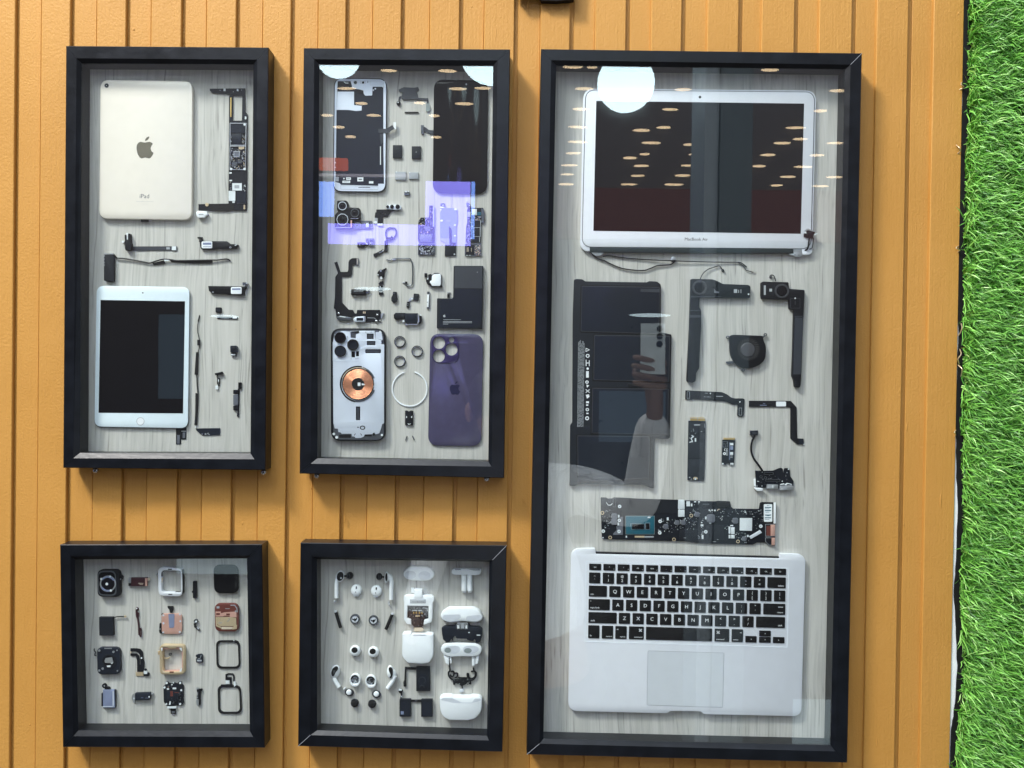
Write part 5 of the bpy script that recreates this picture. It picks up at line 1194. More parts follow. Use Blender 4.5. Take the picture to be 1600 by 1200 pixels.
for p,q,lab in (((182,752),(250,975),'slim black stick battery leaning right, left side of earbud frame'),((995,785),(905,998),'slim black stick battery leaning left, beside the white charging case')):
    t = thing('stick_battery', lab, 'battery', 'slim stick batteries')
    m = MB('rubber'); a,b2=R5a.c(*p),R5a.c(*q); m.tube([a,b2],3.2,2.5,seg=14,smooth=False); m.obj('cell', t)
    d=((a[0]-b2[0])*.09,(a[1]-b2[1])*.09); m = MB('white_shade'); m.tube([a,(a[0]+d[0],a[1]+d[1])],3.2,2.2,seg=12,smooth=False); m.use('steel').tube([(a[0]-1,a[1]),(a[0]-2,a[1]-4)],3.2,.4,seg=5,smooth=False); m.obj('tip', t)
for cx,cy,lab in ((455,855,'dark rimmed round driver, left one of the pair between the stick batteries'),(722,872,'dark rimmed round driver, right one of the pair between the stick batteries')):
    t = thing('round_driver', lab, 'earbud driver', 'round earbud drivers')
    x,y=R5a.c(cx,cy); m = MB('steel_dark'); m.ring(x,y,7.6,5.2,.5,3.8,bev=.8); m.obj('rim', t)
    m = MB('white_shade'); m.disc(x,y,5.6,.5,3.0); m.use('black_plastic'); m.plate(PH(x-4,y-1.5,x-1,y,x-.5,y-2,x+1,y-.5,x+3.4,y-2.6,x+3.4,y,x+1.4,y+2,x+.6,y+3.6,x-.8,y+3,x-1,y+1.8,x-3.6,y+1),3,3.4); m.obj('coil', t)
for cx,cy,hx,lab in ((545,175,538,'white round ear bud head with a black hole, left one of the middle pair'),(832,195,822,'white round ear bud head with a black hole, right one of the middle pair')):
    t = thing('earbud_nozzle', lab, 'earbud part', 'white earbud heads with black holes')
    x,y=R5b.c(cx,cy); m = MB('white_plastic'); m.dome(x,y,8.7,8.9,.5,7.5,n=30,bottom=.2,flat=.2); m.obj('head', t)
    m = MB('rubber'); a=R5b.c(hx,cy-15); m.disc(a[0],a[1],4.8,6.2,7.6,ry=4.4,bev=.2); m.use('rubber').disc(x,y+7.4,1.6,2,5.2,n=10); m.obj('opening', t)
# in ear bodies
t = thing('in_ear_shell', 'white in-ear bud shell with short stem pointing lower right, left side', 'earbud', 'short stemmed in-ear shells')
m = MB('white_plastic'); m.dome(*R5b.c(232,505),7.4,10.8,.5,8,ang=14,n=28,bottom=.2); m.tube(R5b(215,590,245,650,295,735),4.4,3.5,seg=14); m.obj('shell', t)
m = MB('rubber'); m.plate(rounded(R5b(240,412,280,415,282,460,245,505,215,565,190,572,172,520,190,450),2),7.0,8.2); m.use('steel_dark').plate(R5b(205,480,240,470,235,510,205,530),8.2,8.5).disc(*R5b.c(222,540),1,8.2,8.6,n=8); m.obj('opening', t)
t = thing('in_ear_shell', 'white in-ear bud shell with short stem pointing lower left, beside the black battery pack', 'earbud', 'short stemmed in-ear shells')
m = MB('white_plastic'); m.dome(*R5b.c(1095,510),5.6,10.6,.5,8,ang=-4,n=28,bottom=.2); m.dome(*R5b.c(1140,545),5.4,8.6,.5,7.4,ang=-14,n=24); m.tube(R5b(1170,560,1130,650,1055,755),4.4,3.4,seg=14); m.obj('shell', t)
m = MB('rubber'); m.plate(rounded(R5b(1075,430,1115,425,1135,460,1138,540,1120,590,1090,598,1085,580,1110,560,1090,510,1070,460),2),7.0,8.4); m.obj('opening', t)
for cx,cy,ang,lab in ((545,635,0,'open white oval bud with grey insides, left one'),(792,655,-12,'open white oval bud with grey insides, right one')):
    t = thing('open_earbud_housing', lab+', low in the earbud frame', 'earbud part', 'open oval earbud fronts')
    x,y=R5b.c(cx,cy); m = MB('white_plastic'); m.plate(circ(x,y,8.6,10.2,n=32,ang=ang),.5,6,holes=[circ(x,y-1,6.6,7.2,n=28,ang=ang)],bev=1.0); m.obj('rim', t)
    m = MB('white_shade'); m.plate(circ(x,y-.5,7.2,8.2,ang=ang),.5,2); m.obj('inner_wall', t)
    m = MB('steel_dark'); m.bits(PH,x-5.4,y-6.5,x+5.4,y+3.5,40,2,.9,3.2,1.6,mats=('steel_dark','chip_grey','solder','black_plastic','pad'),seed=int(cx)); m.use('rubber').arc(x,y-2,6.2,4.4,180,350,2,3.4,n=16); m.obj('inner_parts', t)
for cx,cy,wx_,lab in ((457,820,450,'dark oval seat with a white button, left one below the open oval fronts'),(882,848,878,'dark oval seat with a white button, right one below the open oval fronts')):
    t = thing('ear_tip_seat', lab, 'earbud part', 'oval seats with white buttons')
    x,y=R5b.c(cx,cy); m = MB('flex_grey'); m.dome(x,y,7.2,5.8,.5,3.4,ang=10,n=26,flat=.6,bottom=.3); m.obj('seat', t)
    a=R5b.c(wx_,cy); m = MB('white_plastic'); m.dome(a[0],a[1],4.3,4.4,3,5.8,n=22,flat=.5,bottom=.3); m.obj('button', t)
    if cx<500: m = MB('white_plastic'); m.plate(R5b(360,765,395,740,402,752,370,780),.5,3); m.obj('tab', t)
for cx,cy,lab in ((541,990,'small black round ear tip, left one at the bottom of the earbud frame'),(812,1003,'small black round ear tip, right one at the bottom of the earbud frame')):
    t = thing('black_ear_tip', lab, 'ear tip', 'small black ear tips')
    x,y=R5b.c(cx,cy); m = MB('rubber'); m.dome(x,y,6.2,6.3,.5,6,n=24,flat=.35,bottom=.4); m.obj('tip', t)
    m = MB('flex_grey'); m.arc(x-.4,y-1.5,5.6,4.4,-160,-10,5.2,5.7,n=14); m.obj('rim', t)
t = thing('earbud_case_cover', 'white rounded earbud case lid, top centre of the earbud frame', 'case lid')
m = MB('white_plastic'); m.plate(R5c(225,92,470,98,540,125,588,190,585,240,525,300,440,310,260,305,165,275,130,215,150,150),.5,9,r=3,bev=3); m.obj('lid', t)
m = MB('white_shade'); m.plate(circ(*R5c.c(240,215),9,6.5,n=20),8.9,9.15).plate(circ(*R5c.c(445,225),9.5,7,n=20),8.9,9.15); m.obj('hollow_shade', t)  # raised greyer patches; the shade inside the lid is put into their colour
t = thing('case_inner_cradle', 'white T-shaped case insert with two tubes, top right of earbud frame', 'case insert')
m = MB('white_plastic'); m.plate(R5c(835,155,870,125,1255,125,1268,165,1250,210,1180,225,870,215,835,190),.5,7,r=1.2,bev=1.2); m.use('label_grey').plate(R5c(880,130,960,128,980,145,890,148),7,7.2).plate(R5c(1060,130,1250,135,1240,150,1150,150),7,7.2); m.obj('tray', t)
for x0,x1 in ((972,1055),(1058,1135)):
    m = MB('white_plastic'); m.tube(R5c((x0+x1)/2,215,(x0+x1)/2+2,330,(x0+x1)/2+(6 if x0>1000 else 2),440),5,4.2,seg=16); m.rect(R5c,x0+14,430,x1-8,475,1.5,6,r=1.5,bev=.5); m.obj('tube', t)
t = thing('charging_case_core', 'white case core with black circuit and gold pins, centre of the earbud frame', 'case core')
m = MB('white_plastic'); m.plate(R5c(150,520,200,505,540,510,580,540,580,590,560,620,560,840,545,900,430,940,440,870,500,850,505,665,200,660,195,840,250,860,255,935,190,925,150,860,150,620,142,570),.5,7.5,r=1,bev=.7); m.obj('shell', t)
m = MB('white_plastic'); m.rect(R5c,295,425,412,545,1,8.6,bev=.4).rect(R5c,250,405,290,475,.5,4,bev=.3); m.use('clear').plate(R5c(435,410,490,415,490,480,440,495,420,470),.5,4,r=1); m.obj('hinge_block', t)
m = MB('label_grey'); m.rect(R5c,235,568,465,625,7.5,8.0,bev=.2).use('ink').rect(R5c,262,600,440,608,8,8.1).disc(*R5c.c(345,603),1,8,8.2,n=8); m.obj('hinge_pin', t)
m = MB('pcb'); m.plate(R5c(198,668,500,668,500,848,440,860,440,930,410,965,300,965,255,920,250,860,198,840),.5,3.5); m.dome(*R5c.c(350,885),6,6,3.5,5.5,n=10,m=3); m.bits(R5c,210,680,495,845,70,3.5,.8,2.6,1.2,mats=('black_soft','chip','steel_dark','chip_grey','black_plastic','pad'),seed=51); m.bits(R5c,265,850,430,960,30,3.5,.8,2.2,1.2,mats=('black_soft','chip','steel_dark'),seed=52); m.use('label_grey').ribbon(R5c(420,690,480,700,490,740),1.2,3.5,5).rect(R5c,272,725,340,735,4.4,5.2).rect(R5c,355,725,410,735,4.4,5.2); m.obj('circuit', t)
m = MB('gold'); 
for cx in (290,328,372,408): m.dome(*R5c.c(cx,765),1.4,2.4,3.6,6.2,n=10,m=3)
m.use('gold_pale').rect(R5c,315,800,378,818,3.6,5.4); m.obj('gold_pin', t)
m = MB('sand'); m.plate(R5c(290,980,410,975,440,1005,410,1030,295,1030),.5,3,r=.8,bev=.3); m.obj('port', t)
t = thing('charging_case_shell', 'white rounded earbud case body, below the case core with gold pins', 'charging case')
m = MB('white_plastic'); m.plate(R5c(122,1075,150,1055,250,1052,262,1078,460,1080,480,1062,560,1068,576,1085)+R5d(515,300,455,385,360,396,180,385,105,310),.5,12,r=[1,2,1,1,1,1,2,1,9,3,1,3,9],bev=2.4); m.obj('body', t)
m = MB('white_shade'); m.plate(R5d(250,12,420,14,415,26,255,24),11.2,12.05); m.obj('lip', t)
t = thing('battery_pack', 'black oblong battery with a bent cable arm, below the white case body', 'battery')
m = MB('battery_black'); m.plate(R5d(292,432,470,432,472,745,292,745),.5,5,bev=.4); m.use('panel_dark').plate(R5d(310,560,345,520,420,530,440,570,435,650,400,680,330,670,310,620),5,5.1).use('flex_grey').arc(*R5d.c(368,605),5.5,4.8,150,420,5.1,5.3,n=16).arc(*R5d.c(365,700),4,3.3,180,360,5.0,5.3,n=10); m.obj('cell', t)
m = MB('rubber'); m.plate(R5d(145,432,290,440,290,468,165,462,160,620,165,685,130,685,125,630,140,600),.5,2.5,r=.5); m.obj('cable_arm', t)
t = thing('twin_battery', 'two black square batteries joined by a bar, bottom of the earbud frame', 'battery')
m = MB('battery_black'); m.rect(R5d,75,850,225,1075,.5,5,r=1,bev=.5); m.use('chip').rect(R5d,95,885,205,1050,5,5.1).use('battery_blue').rect(R5d,92,1005,130,1045,5.1,5.15); m.obj('cell', t)
m = MB('battery_black'); m.rect(R5d,355,852,503,1078,.5,5,r=1,bev=.5); m.use('chip').rect(R5d,372,885,492,1062,5,5.1); m.obj('cell', t)
m = MB('rubber'); m.rect(R5d,220,858,358,882,.5,2.4); m.use('steel_dark').rect(R5d,275,860,305,876,2.4,2.7).use('black_plastic').dome(*R5d.c(90,745),3.4,3.8,.5,4.5,n=14,m=4).ribbon(R5d(100,770,102,800,90,850),2,.5,2.4).use('label').rect(R5d,65,720,105,738,3,4.6).rect(R5d,96,805,108,822,2.4,2.8); m.obj('link', t)
t = thing('earbud_case_cover', 'wide white case lid with two inner hollows, right column of the earbud frame', 'case lid')
m = MB('white_plastic'); m.plate(R5c(790,690,1160,690,1240,730,1295,830,1275,880,1200,908,1120,905,980,885,850,912,760,900,690,860,668,815,700,750),.5,10,r=3.5,bev=3); m.obj('lid', t)
m = MB('white_shade'); m.plate(rounded(R5c(715,790,960,785,975,830,900,880,780,892,705,850),4),9.9,10.1).plate(rounded(R5c(1050,810,1250,790,1280,830,1240,875,1130,885,1040,865),4),9.9,10.1); m.obj('hollow_shade', t)  # shade of the two lid hollows, painted as greyer patches
t = thing('case_inner_tray', 'black winged case tray with a clear hinge block, under the wide white lid', 'case insert')
m = MB('panel_dark'); m.plate(R5c(690,985,740,955,860,955,910,925,1080,920,1110,960,1240,965,1282,1000,1280,1060)+R5d(1140,50,1120,110,1060,125,1055,80,1040,75,1035,100,990,98,950,85,945,70,810,65,795,30,770,60,765,100,745,70,725,110,680,115,640,80,628,20),.5,7,r=1,bev=1.0); m.use('label').rect(R5c,1198,1078,1250,1090,7,7.3).rect(R5c,1075,1040,1100,1052,7,7.3); m.obj('tray', t)
m = MB('clear'); m.rect(R5c,910,905,1072,1000,7,9,bev=.5); m.use('label').plate(R5c(915,940,945,945,950,985,918,990),9,9.3).plate(R5c(1040,950,1062,940,1062,990,1035,985),9,9.3).use('label_grey').rect(R5c,975,915,1015,985,9,9.2); m.obj('hinge_block', t)
t = thing('case_middle', 'white double basin with short legs, below the black winged tray', 'case insert')
m = MB('white_plastic'); m.plate(rounded(R5d(680,128,1080,135,1140,180,1140,230,1100,290,1020,300,870,295,720,305,640,270,605,215,620,165),5),3,9,bev=1.5); m.obj('basin_rim', t)
m = MB('white_shade'); m.plate(rounded(R5d(690,165,800,155,860,175,860,225,810,260,720,255,650,230,645,195),4),8.9,9.2); m.plate(rounded(R5d(900,175,960,155,1060,160,1108,190,1090,230,1020,262,930,255,890,225),4),8.9,9.2); m.use('pad').plate(circ(*R5d.c(700,215),5,4),9.2,9.3).plate(circ(*R5d.c(960,220),6,4),9.2,9.3); m.obj('basin', t)  # basins are flat patches with their inner shade painted on
for pts in ((640,270,720,300,715,415,670,380), (725,300,748,305,752,385,735,395), (1010,300,1050,300,1048,415,1012,420), (1060,290,1110,270,1090,390,1055,400)):
    m = MB('white_plastic'); m.plate(R5d(*pts),.5,6.5,r=1,bev=.6); m.obj('leg', t)
t = thing('case_wiring_flex', 'tangled black flex garland hanging from the white double basin', 'flex cable')
m = MB('flex'); 
for pts in ((712,320,722,420,728,480,710,500,715,550,750,590,800,600,860,590,900,580,950,600,1020,600,1060,560,1070,510,1040,480,1030,440),(740,490,775,490,780,530,755,560,730,530),(790,510,825,515,820,560,790,570),(1000,490,1050,490,1055,550,1010,580,960,560,950,520)): m.tube(R5d(*pts),2.0,1.25,seg=6)
m.plate(R5d(830,570,950,570,945,650,880,680,830,650),.5,3.4,r=1).plate(R5d(765,600,830,590,830,640,800,640,795,665,770,660),.5,3).plate(R5d(945,595,1000,600,1005,660,975,655,965,625,945,640),.5,3).plate(R5d(945,510,975,515,985,590,950,580),.5,2.6).ribbon(R5d(885,670,888,710),1.6,.5,2)
m.bits(R5d,770,575,990,660,36,3,.8,2.2,1,mats=('steel_dark','chip','pad','black_soft'),seed=61); m.obj('flex_strip', t)
m = MB('white_shade'); m.plate(R5d(850,725,900,715,912,745,880,760,850,755),.5,3,r=.8,bev=.4); m.obj('end_plug', t)
t = thing('charging_case_shell', 'wide white earbud case body, bottom right of the earbud frame', 'charging case')
m = MB('white_plastic'); m.plate(R5d(592,835,640,812,740,810,770,822,990,828,1010,815,1110,820,1148,850,1140,1010,1060,1105,960,1128,720,1125,640,1085,595,1000),.5,13,r=[2,2,1,1,1,1,2,2,8,5,1,1,5,8],bev=2.6); m.obj('body', t)
m = MB('white_shade'); m.plate(R5d(640,832,760,835,880,890,1010,892,1050,840,1120,842,1130,862,1080,880,1000,900,780,898,700,878,610,858),11.5,13.06); m.obj('lip', t)

# ================================================================== LAPTOP FRAME
R3=View(820,60,2.857); R6=View(860,760,2.728); L1=View(930,770,10.667); L2=View(1060,770,9.697); L3=View(1060,590,6.315); L4=View(1060,410,5.714)
L5=View(885,430,6.667); L6=View(885,600,6.667); K1=View(885,860,7.5); K2=View(1065,860,7.5); C1=View(895,360,5.333); C2=View(1180,340,13.33)
t = thing('laptop_screen_half', 'white framed laptop screen half with black display, top of the largest frame', 'laptop part')
m = MB('alu'); m.plate(R3(262,223, 1302,232, 1284,966, 1240,966, 1236,940, 300,932, 296,950, 270,950, 247,930), .5, 5.6, r=[16,16,10,1,1,1,1,2,8], bev=.8); m.obj('outer_shell', t)
m = MB('steel_dark'); m.plate(R3(270,229, 1296,238, 1279,940, 254,932), 5.6, 6.0, r=15); m.obj('rubber_seal', t)
m = MB('alu'); m.plate(R3(274,231, 1293,240, 1276,938, 257,930), 6.0, 6.8, r=14, bev=.4); m.obj('bezel', t)
m = MB('black_glass'); m.plate(R3(319,279, 1247,291, 1232,872, 306,859), 6.8, 6.95); m.obj('screen', t)
m = MB('hinge_bar'); m.plate(R3(290,931,1200,938,1200,960,290,955),.5,6.4,bev=.6); m.obj('hinge_cover', t)
m = MB('marker'); m.disc(*R3.c(782,262),2.1,6.8,6.9,n=14); m.obj('camera', t)
m = MB('marker'); m.text('MacBook Air', *R3.c(765,897), 4.9, 6.8, rot=.9); m.obj('lettering', t)
for V, pts, hole in ((C1,(145,140,270,135,270,155,255,195,220,212,190,210,160,190,145,165),(200,180)),(C2,(725,655,1090,655,1030,720,1000,790,940,820,860,820,790,790,700,760,760,715,725,690),(870,775))):
    m = MB('steel'); m.plate(V(*pts),.8,5.2,r=.8,bev=.4); x,y=V.c(*hole); m.use('ink').disc(x-3,y,.8,5.2,5.3,n=8).disc(x+3,y+.4,.8,5.2,5.3,n=8); m.use('steel_dark'); m.plate(V(*(pts[:4]))+[(V(*(pts[2:4]))[0][0]-2,V(*(pts[2:4]))[0][1]+2.5),(V(*pts[:2])[0][0]+3,V(*pts[:2])[0][1]+2.5)],5.2,5.35) if V is C1 else None
    m.obj('hinge', t)
m = MB('black_plastic'); m.plate(C2(1020,330,1060,330,1075,270,1110,265,1250,290,1240,350,1215,360,1210,435,1130,425,1020,400),6.8,9,r=.5,bev=.3); m.tube(C2(1125,420,1115,520,1105,600,1080,660,1020,690),[8,8,8,7,4],1.3); m.tube(C2(1210,420,1205,520,1190,600,1175,640,1120,660),[8,8,8,7,5],.7); m.obj('camera_cable', t)
m = MB('steel'); m.plate(C2(1030,270,1080,230,1105,230,1250,280,1240,300,1090,255,1040,300),8,9.4); m.use('label').plate(C2(1025,300,1060,290,1070,330,1030,325),8.5,9.3).plate(C2(1215,345,1290,320,1300,335,1240,370),7,9); m.obj('cable_clip', t)
t = thing('antenna_wires', 'two thin black wires drooping below the laptop screen half', 'antenna cable')
m = MB('black_plastic'); m.tube(C1(148,165,165,200,210,235,270,255,340,290,420,318,520,332,600,332,650,315,700,295,760,290,810,285,840,268,855,255),[4,3,2,2,2,2,2,2,2,2,2,2,2.5,3],1.0,k=8); m.tube(C1(250,215,300,210,400,225,560,240,820,253,1100,262,1300,265,1380,265,1410,275,1450,305),[3,2,2,2,3,2.5,2,2,2,1.5],.85,k=8); m.tube(C1(1375,266,1420,295,1445,330,1480,342,1505,350),[2,2,2,1.5,1.5],.65); m.obj('wire', t)
m = MB('steel'); m.plate(C1(818,228,835,218,855,228,855,245,820,248),1,4.5,bev=.3); m.use('black_plastic').plate(C1(822,245,856,245,850,262,826,262),1,4); m.obj('clip', t)
m = MB('steel'); m.tube(C1(1505,350,1512,348,1520,342),1.5,.5,seg=5,smooth=False); m.obj('wire_end', t)
# laptop battery
t = thing('laptop_battery', 'large black stepped battery pack with white printed warnings', 'battery')
m = MB('battery_black'); m.plate(L5(80,45,112,38,165,42,200,64,838,74,862,61,945,66,980,92,986,120,984,592,1096,618)+L6(1078,560,1060,572,925,572,920,620,912,1088,880,1085,800,1050,130,1045,85,1062,35,1060,40,430,62,400)+L5(66,700,68,400), .6, 5.2, r=1.2, bev=.5); m.obj('tray', t)
for pts in (L5(158,110,975,122,968,615,148,588), L5(290,622,1082,632,1072,1112,280,1095), L6(270,40,1068,50,1060,528,262,515), L6(112,535,860,545,872,600,860,985,830,985,118,1022)):
    m = MB('panel_dark'); m.plate(pts,5.2,6.0,r=1.6,bev=.45); m.use('mid_grey'); m.ringq(inset(pts,.7),.45,6.0,6.06,r=1.2); m.obj('cell', t)  # grey ring paints the highlight along each cell edge
    mm = MB('rubber'); mm.plate(rounded([tuple(p) for p in inset(pts,-1.5)],1.6),5.15,5.3,holes=[inset(pts,.1)]); mm.obj('cell_seam', t)
m = MB('battery_black'); m.plate(L5(640,1128,790,1130,785,1162,640,1160),5.2,6.2,bev=.2); m.use('rubber').plate(L5(655,1136,778,1138,776,1150,655,1148),6.2,6.25); m.use('flex_grey').plate(L5(775,140,970,143,968,180,772,172),6.0,6.05); m.obj('latch', t)
# warnings: two rotated columns of tiny print and pictograms
m = MB('ink_pale')
rp = random.Random(5)
for c0, c1, ya, yb in ((903.6,912.5,531,667),):
    y = ya
    nl = 7
    for j in range(nl):
        xx = c0 + (c1 - c0) * j / (nl - 1)
        y = ya + rp.uniform(0, 6)
        while y < yb:
            ln = rp.uniform(1.5, 7)
            sh = (y - ya) * -0.012
            m.plate(PH(xx+sh,y, xx+.62+sh,y, xx+.62+sh-.03,min(yb,y+ln), xx+sh-.03,min(yb,y+ln)),5.2,5.26)
            y += ln + rp.uniform(.5, 1.3)
m.use('print_white')
x0 = 918.2
m.ringq([(x0-3,543.5),(x0+3.4,546.5),(x0-3,550)],.8,5.2,5.28)
m.ring(x0,556,3,1.7,5.2,5.28,n=14); m.rect(PH,x0-3,562,x0-1.8,572,5.2,5.28).rect(PH,x0+2,563,x0+3,572,5.2,5.28).rect(PH,x0-2,566.5,x0+2,567.8,5.2,5.28)
m.disc(x0,576,1.9,5.2,5.28,n=12).rect(PH,x0-2.5,580,x0+1.8,590,5.2,5.28).ring(x0-1,597,2.6,1.2,5.2,5.28,n=12).plate(PH(x0-2,601,x0+2.5,602,x0-1,606),5.2,5.28)
m.ribbon([(x0-3,608.5),(x0+3,613.5)],1.0,5.2,5.28).ribbon([(x0+3,608.5),(x0-3,613.5)],1.0,5.2,5.28).plate(PH(x0-3,617,x0+2,616,x0+3,620,x0-1,623),5.2,5.28).rect(PH,x0-2.4,627,x0+2,630,5.2,5.28).rect(PH,x0-2.4,632,x0+1,634,5.2,5.28).ring(x0-.5,640,2.6,1.4,5.2,5.28,n=12).rect(PH,x0-2,645,x0+1.4,647,5.2,5.28).ring(x0-.8,653.5,3.1,1.6,5.2,5.28,n=16)
m.obj('printed_warnings', t)
# speakers
t = thing('laptop_speaker', 'black laptop speaker with long left leg and wide arm, left of its pair', 'speaker', 'laptop speaker bars')
m = MB('black_plastic'); m.plate(L4(112,150,125,146,305,150,340,162,400,192,625,200,645,212,640,318,190,316,188,400,205,430,205,580,190,850,188,945,160,985,155,1060,130,1075,85,1070,75,1055,98,600), .6, 6, r=2.0, bev=.8); m.obj('housing', t)
m = MB('dim_grey'); x,y=L4.c(190,225); m.ring(x,y,11.5,8.2,6,6.9,bev=.3,n=40); m.use('black_glass').dome(x,y,8.2,8.2,6,6.8,n=32,m=5); m.obj('driver', t)
m = MB('flex_grey'); m.rect(L4,98,470,204,492,6,6.3).rect(L4,104,425,200,434,6,6.2).plate(L4(110,300,300,305,380,300,380,308,110,312),6,6.2).use('chip_grey').plate(L4(318,235,335,255,365,262,362,275,320,272),6,6.3).use('rubber').disc(*L4.c(142,358),2.2,6,6.2,n=14).disc(*L4.c(142,440),1.8,6,6.2,n=14).disc(*L4.c(118,1008),1.6,6,6.2,n=12).use('label').disc(*L4.c(627,284),1.4,6,6.3,n=10).use('ink_pale').rect(L4,495,240,525,272,6,6.05).rect(L4,535,245,541,272,6,6.05).rect(L4,556,240,561,275,6,6.05); m.obj('markings', t)
m = MB('black_plastic'); m.tube(L4(195,148,220,100,260,65,310,45,360,32,380,45,398,72),[4,3,2.5,2,2,2,2],.75); m.dome(*L4.c(400,72),2.4,2.4,.5,3.5,n=12,m=3); m.obj('wire', t)
t = thing('laptop_speaker', 'black laptop speaker with its long leg on the right, beside the fan', 'speaker', 'laptop speaker bars')
m = MB('black_plastic'); m.plate(L4(740,180,755,170,985,176,990,235,1130,245,1118,490,1110,700,1100,1000,1092,1100,1085,1118,1040,1115,1032,1050,1015,1015,1025,760,1032,440,1030,422,990,415,990,335,745,325,738,300), .6, 6, r=2.0, bev=.8); m.obj('housing', t)
m = MB('dim_grey'); x,y=L4.c(925,255); m.ring(x,y,11.3,8.4,6,6.9,bev=.3,n=40); m.use('black_glass').dome(x,y,8.4,8.4,6,6.8,n=32,m=5); m.obj('driver', t)
m = MB('flex_grey'); m.ringq(L4.r(1000,320,1088,410),.7,6,6.1); m.rect(L4,1038,478,1120,486,6,6.3).rect(L4,1040,345,1046,378,6,6.2).use('ink_pale').rect(L4,763,205,780,290,6,6.04).rect(L4,812,235,836,260,6,6.05).use('flex_grey').plate(L4(1040,490,1112,495,1095,1000,1025,1000),6,6.05).use('label').disc(*L4.c(1043,320),1.1,6.1,6.4,n=10); m.obj('markings', t)
m = MB('black_plastic'); m.tube(L4(868,168,860,135,850,118,830,112,822,122),[4,3,3,2.5,2.5],.75); m.use('steel_dark').dome(*L4.c(826,128),2.2,2.6,.5,3.5,n=12,m=3); m.obj('wire', t)
# fan
t = thing('cooling_fan', 'flat black blower fan with three mounting ears', 'fan')
m = MB('black_plastic'); m.plate(L4(462,655,490,645,755,655,762,700,782,740,783,810,775,865,740,905,690,935,620,948,560,940,510,905,470,840,460,780),.6,5.5,r=[2,2,2,3,5,5,5,5,5,5,5,5,5,5],bev=.7); m.obj('housing', t)
x,y = L4.c(620,775)
m = MB('rubber'); m.ring(x+1,y,17.5,11.2,5.5,5.7,n=40); m.obj('intake_opening', t)
m = MB('mid_grey'); 
for k in range(26):
    a = math.radians(k*360/26); b2 = a + .28
    m.ribbon([(x+1+11*math.cos(a),y+11*math.sin(a)),(x+1+17*math.cos(b2),y+17*math.sin(b2))],.8,5.7,5.85)
m.obj('blades', t)
m = MB('mid_grey'); m.dome(x,y+1,11.4,11.4,5.6,6.9,n=36,m=4,flat=.85); m.obj('hub', t)
m = MB('steel_dark')
for px_,py_ in ((442,668),(778,645),(580,960)):
    m.ring(*L4.c(px_,py_),2.6,1.2,2,4,n=14,bev=.3)
m.plate(L4(448,660,500,650,500,668,452,678),2,4).plate(L4(740,665,770,650,775,660,750,685),2,4).plate(L4(425,885,490,880,505,900,450,908,428,898),.6,3,r=.6); m.obj('mounting_ear', t)
# flexes
t = thing('trackpad_flex', 'black curved flex with white print and a short foot, under the left speaker leg', 'flex cable')
m = MB('flex'); m.plate(L3(70,125,430,143,480,165,520,195,560,205,635,205,655,215,645,375,635,386,588,384,580,370,585,268,530,265,480,240,430,232,145,212,130,220,68,215),.5,1.6,r=1.0,bev=.15); m.obj('flex_strip', t)
m = MB('ink_pale'); m.ringq(L3.r(85,138,112,206),.4,1.6,1.7); m.text('E228', *L3.c(275,154),1.6,1.6,rot=2).text('821-1722-A', *L3.c(285,190),1.6,1.6,rot=2); m.use('label').disc(*L3.c(316,156),1.0,1.6,1.7,n=8).disc(*L3.c(607,240),1.1,1.6,1.7,n=8); m.use('ink_pale'); m.ringq(L3.r(598,298,626,372),.4,1.6,1.7); m.use('label_grey').rect(L3,372,182,440,188,1.6,1.65); m.obj('print', t)
t = thing('keyboard_flex', 'black Z-shaped flex with a white sticker, under the right speaker leg', 'flex cable')
m = MB('flex'); m.plate(L3(697,228,1110,230,1168,295,1172,600,1235,602,1238,658,1175,660,1105,600,1105,300,1095,292,697,288),.5,1.4,r=.6,bev=.1); m.obj('flex_strip', t)
m = MB('white_plastic'); m.rect(L3,964,236,1062,284,1.4,1.7,r=1.2); m.use('battery_blue').rect(L3,805,270,870,276,1.4,1.45).text('AV', *L3.c(845,258),2.2,1.4,rot=0).use('label').rect(L3,1232,655,1245,662,.5,2).use('chip').rect(L3,1190,605,1235,655,1.4,2.2); m.obj('sticker', t)
# cards
t = thing('storage_card', 'long black memory card with gold edge contacts and one screw hole', 'circuit board')
m = MB('pcb'); m.plate(L3(100,425,270,430,262,880,255,1018,180,1018,90,1010,90,960),.6,1.8,r=.6); m.obj('board', t)
m = MB('black_soft'); m.plate(L3(108,445,258,448,255,560,105,555),1.8,2.6,bev=.1); m.obj('memory_chip', t)
m = MB('black_soft'); m.plate(L3(110,640,258,645,252,800,102,795),1.8,2.6,bev=.1); m.plate(L3(102,805,250,808,248,985,98,975),1.8,2.6,bev=.1); m.obj('memory_chip', t)
m = MB('gold'); m.rect(L3,118,408,186,424,.8,2.0).rect(L3,196,410,262,426,.8,2.0); m.use('gold_pale').plate(L3(115,395,140,388,185,392,186,406,118,404),.8,1.8).plate(L3(198,392,240,388,262,400,264,408,198,406),.8,1.8); m.obj('edge_contacts', t)
m = MB('gold_pale'); m.arc(*L3.c(168,1000),3.6,1.7,170,370,1.8,2.2,n=20).use('label').disc(*L3.c(168,1000),1.6,1.8,2,n=12); m.use('label'); m.ribbon(L3(130,570,150,580,125,600,140,630,108,640),1.3,1.8,2.5); m.rect(L3,162,598,176,632,1.8,2.5).use('ink_pale').rect(L3,155,462,215,472,2.6,2.65).use('label_grey').rect(L3,246,455,262,495,1.8,2.3); m.bits(L3,105,500,240,560,14,2.6,.6,1.8,.3,mats=('steel_dark','chip','label_grey'),seed=71); m.bits(L3,100,565,190,760,26,1.8,.6,1.8,.7,mats=('steel_dark','label_grey','chip','label'),seed=72); m.bits(L3,95,960,130,1005,5,1.8,.8,1.6,.5,mats=('label_grey','label'),seed=73); m.obj('surface_components', t)
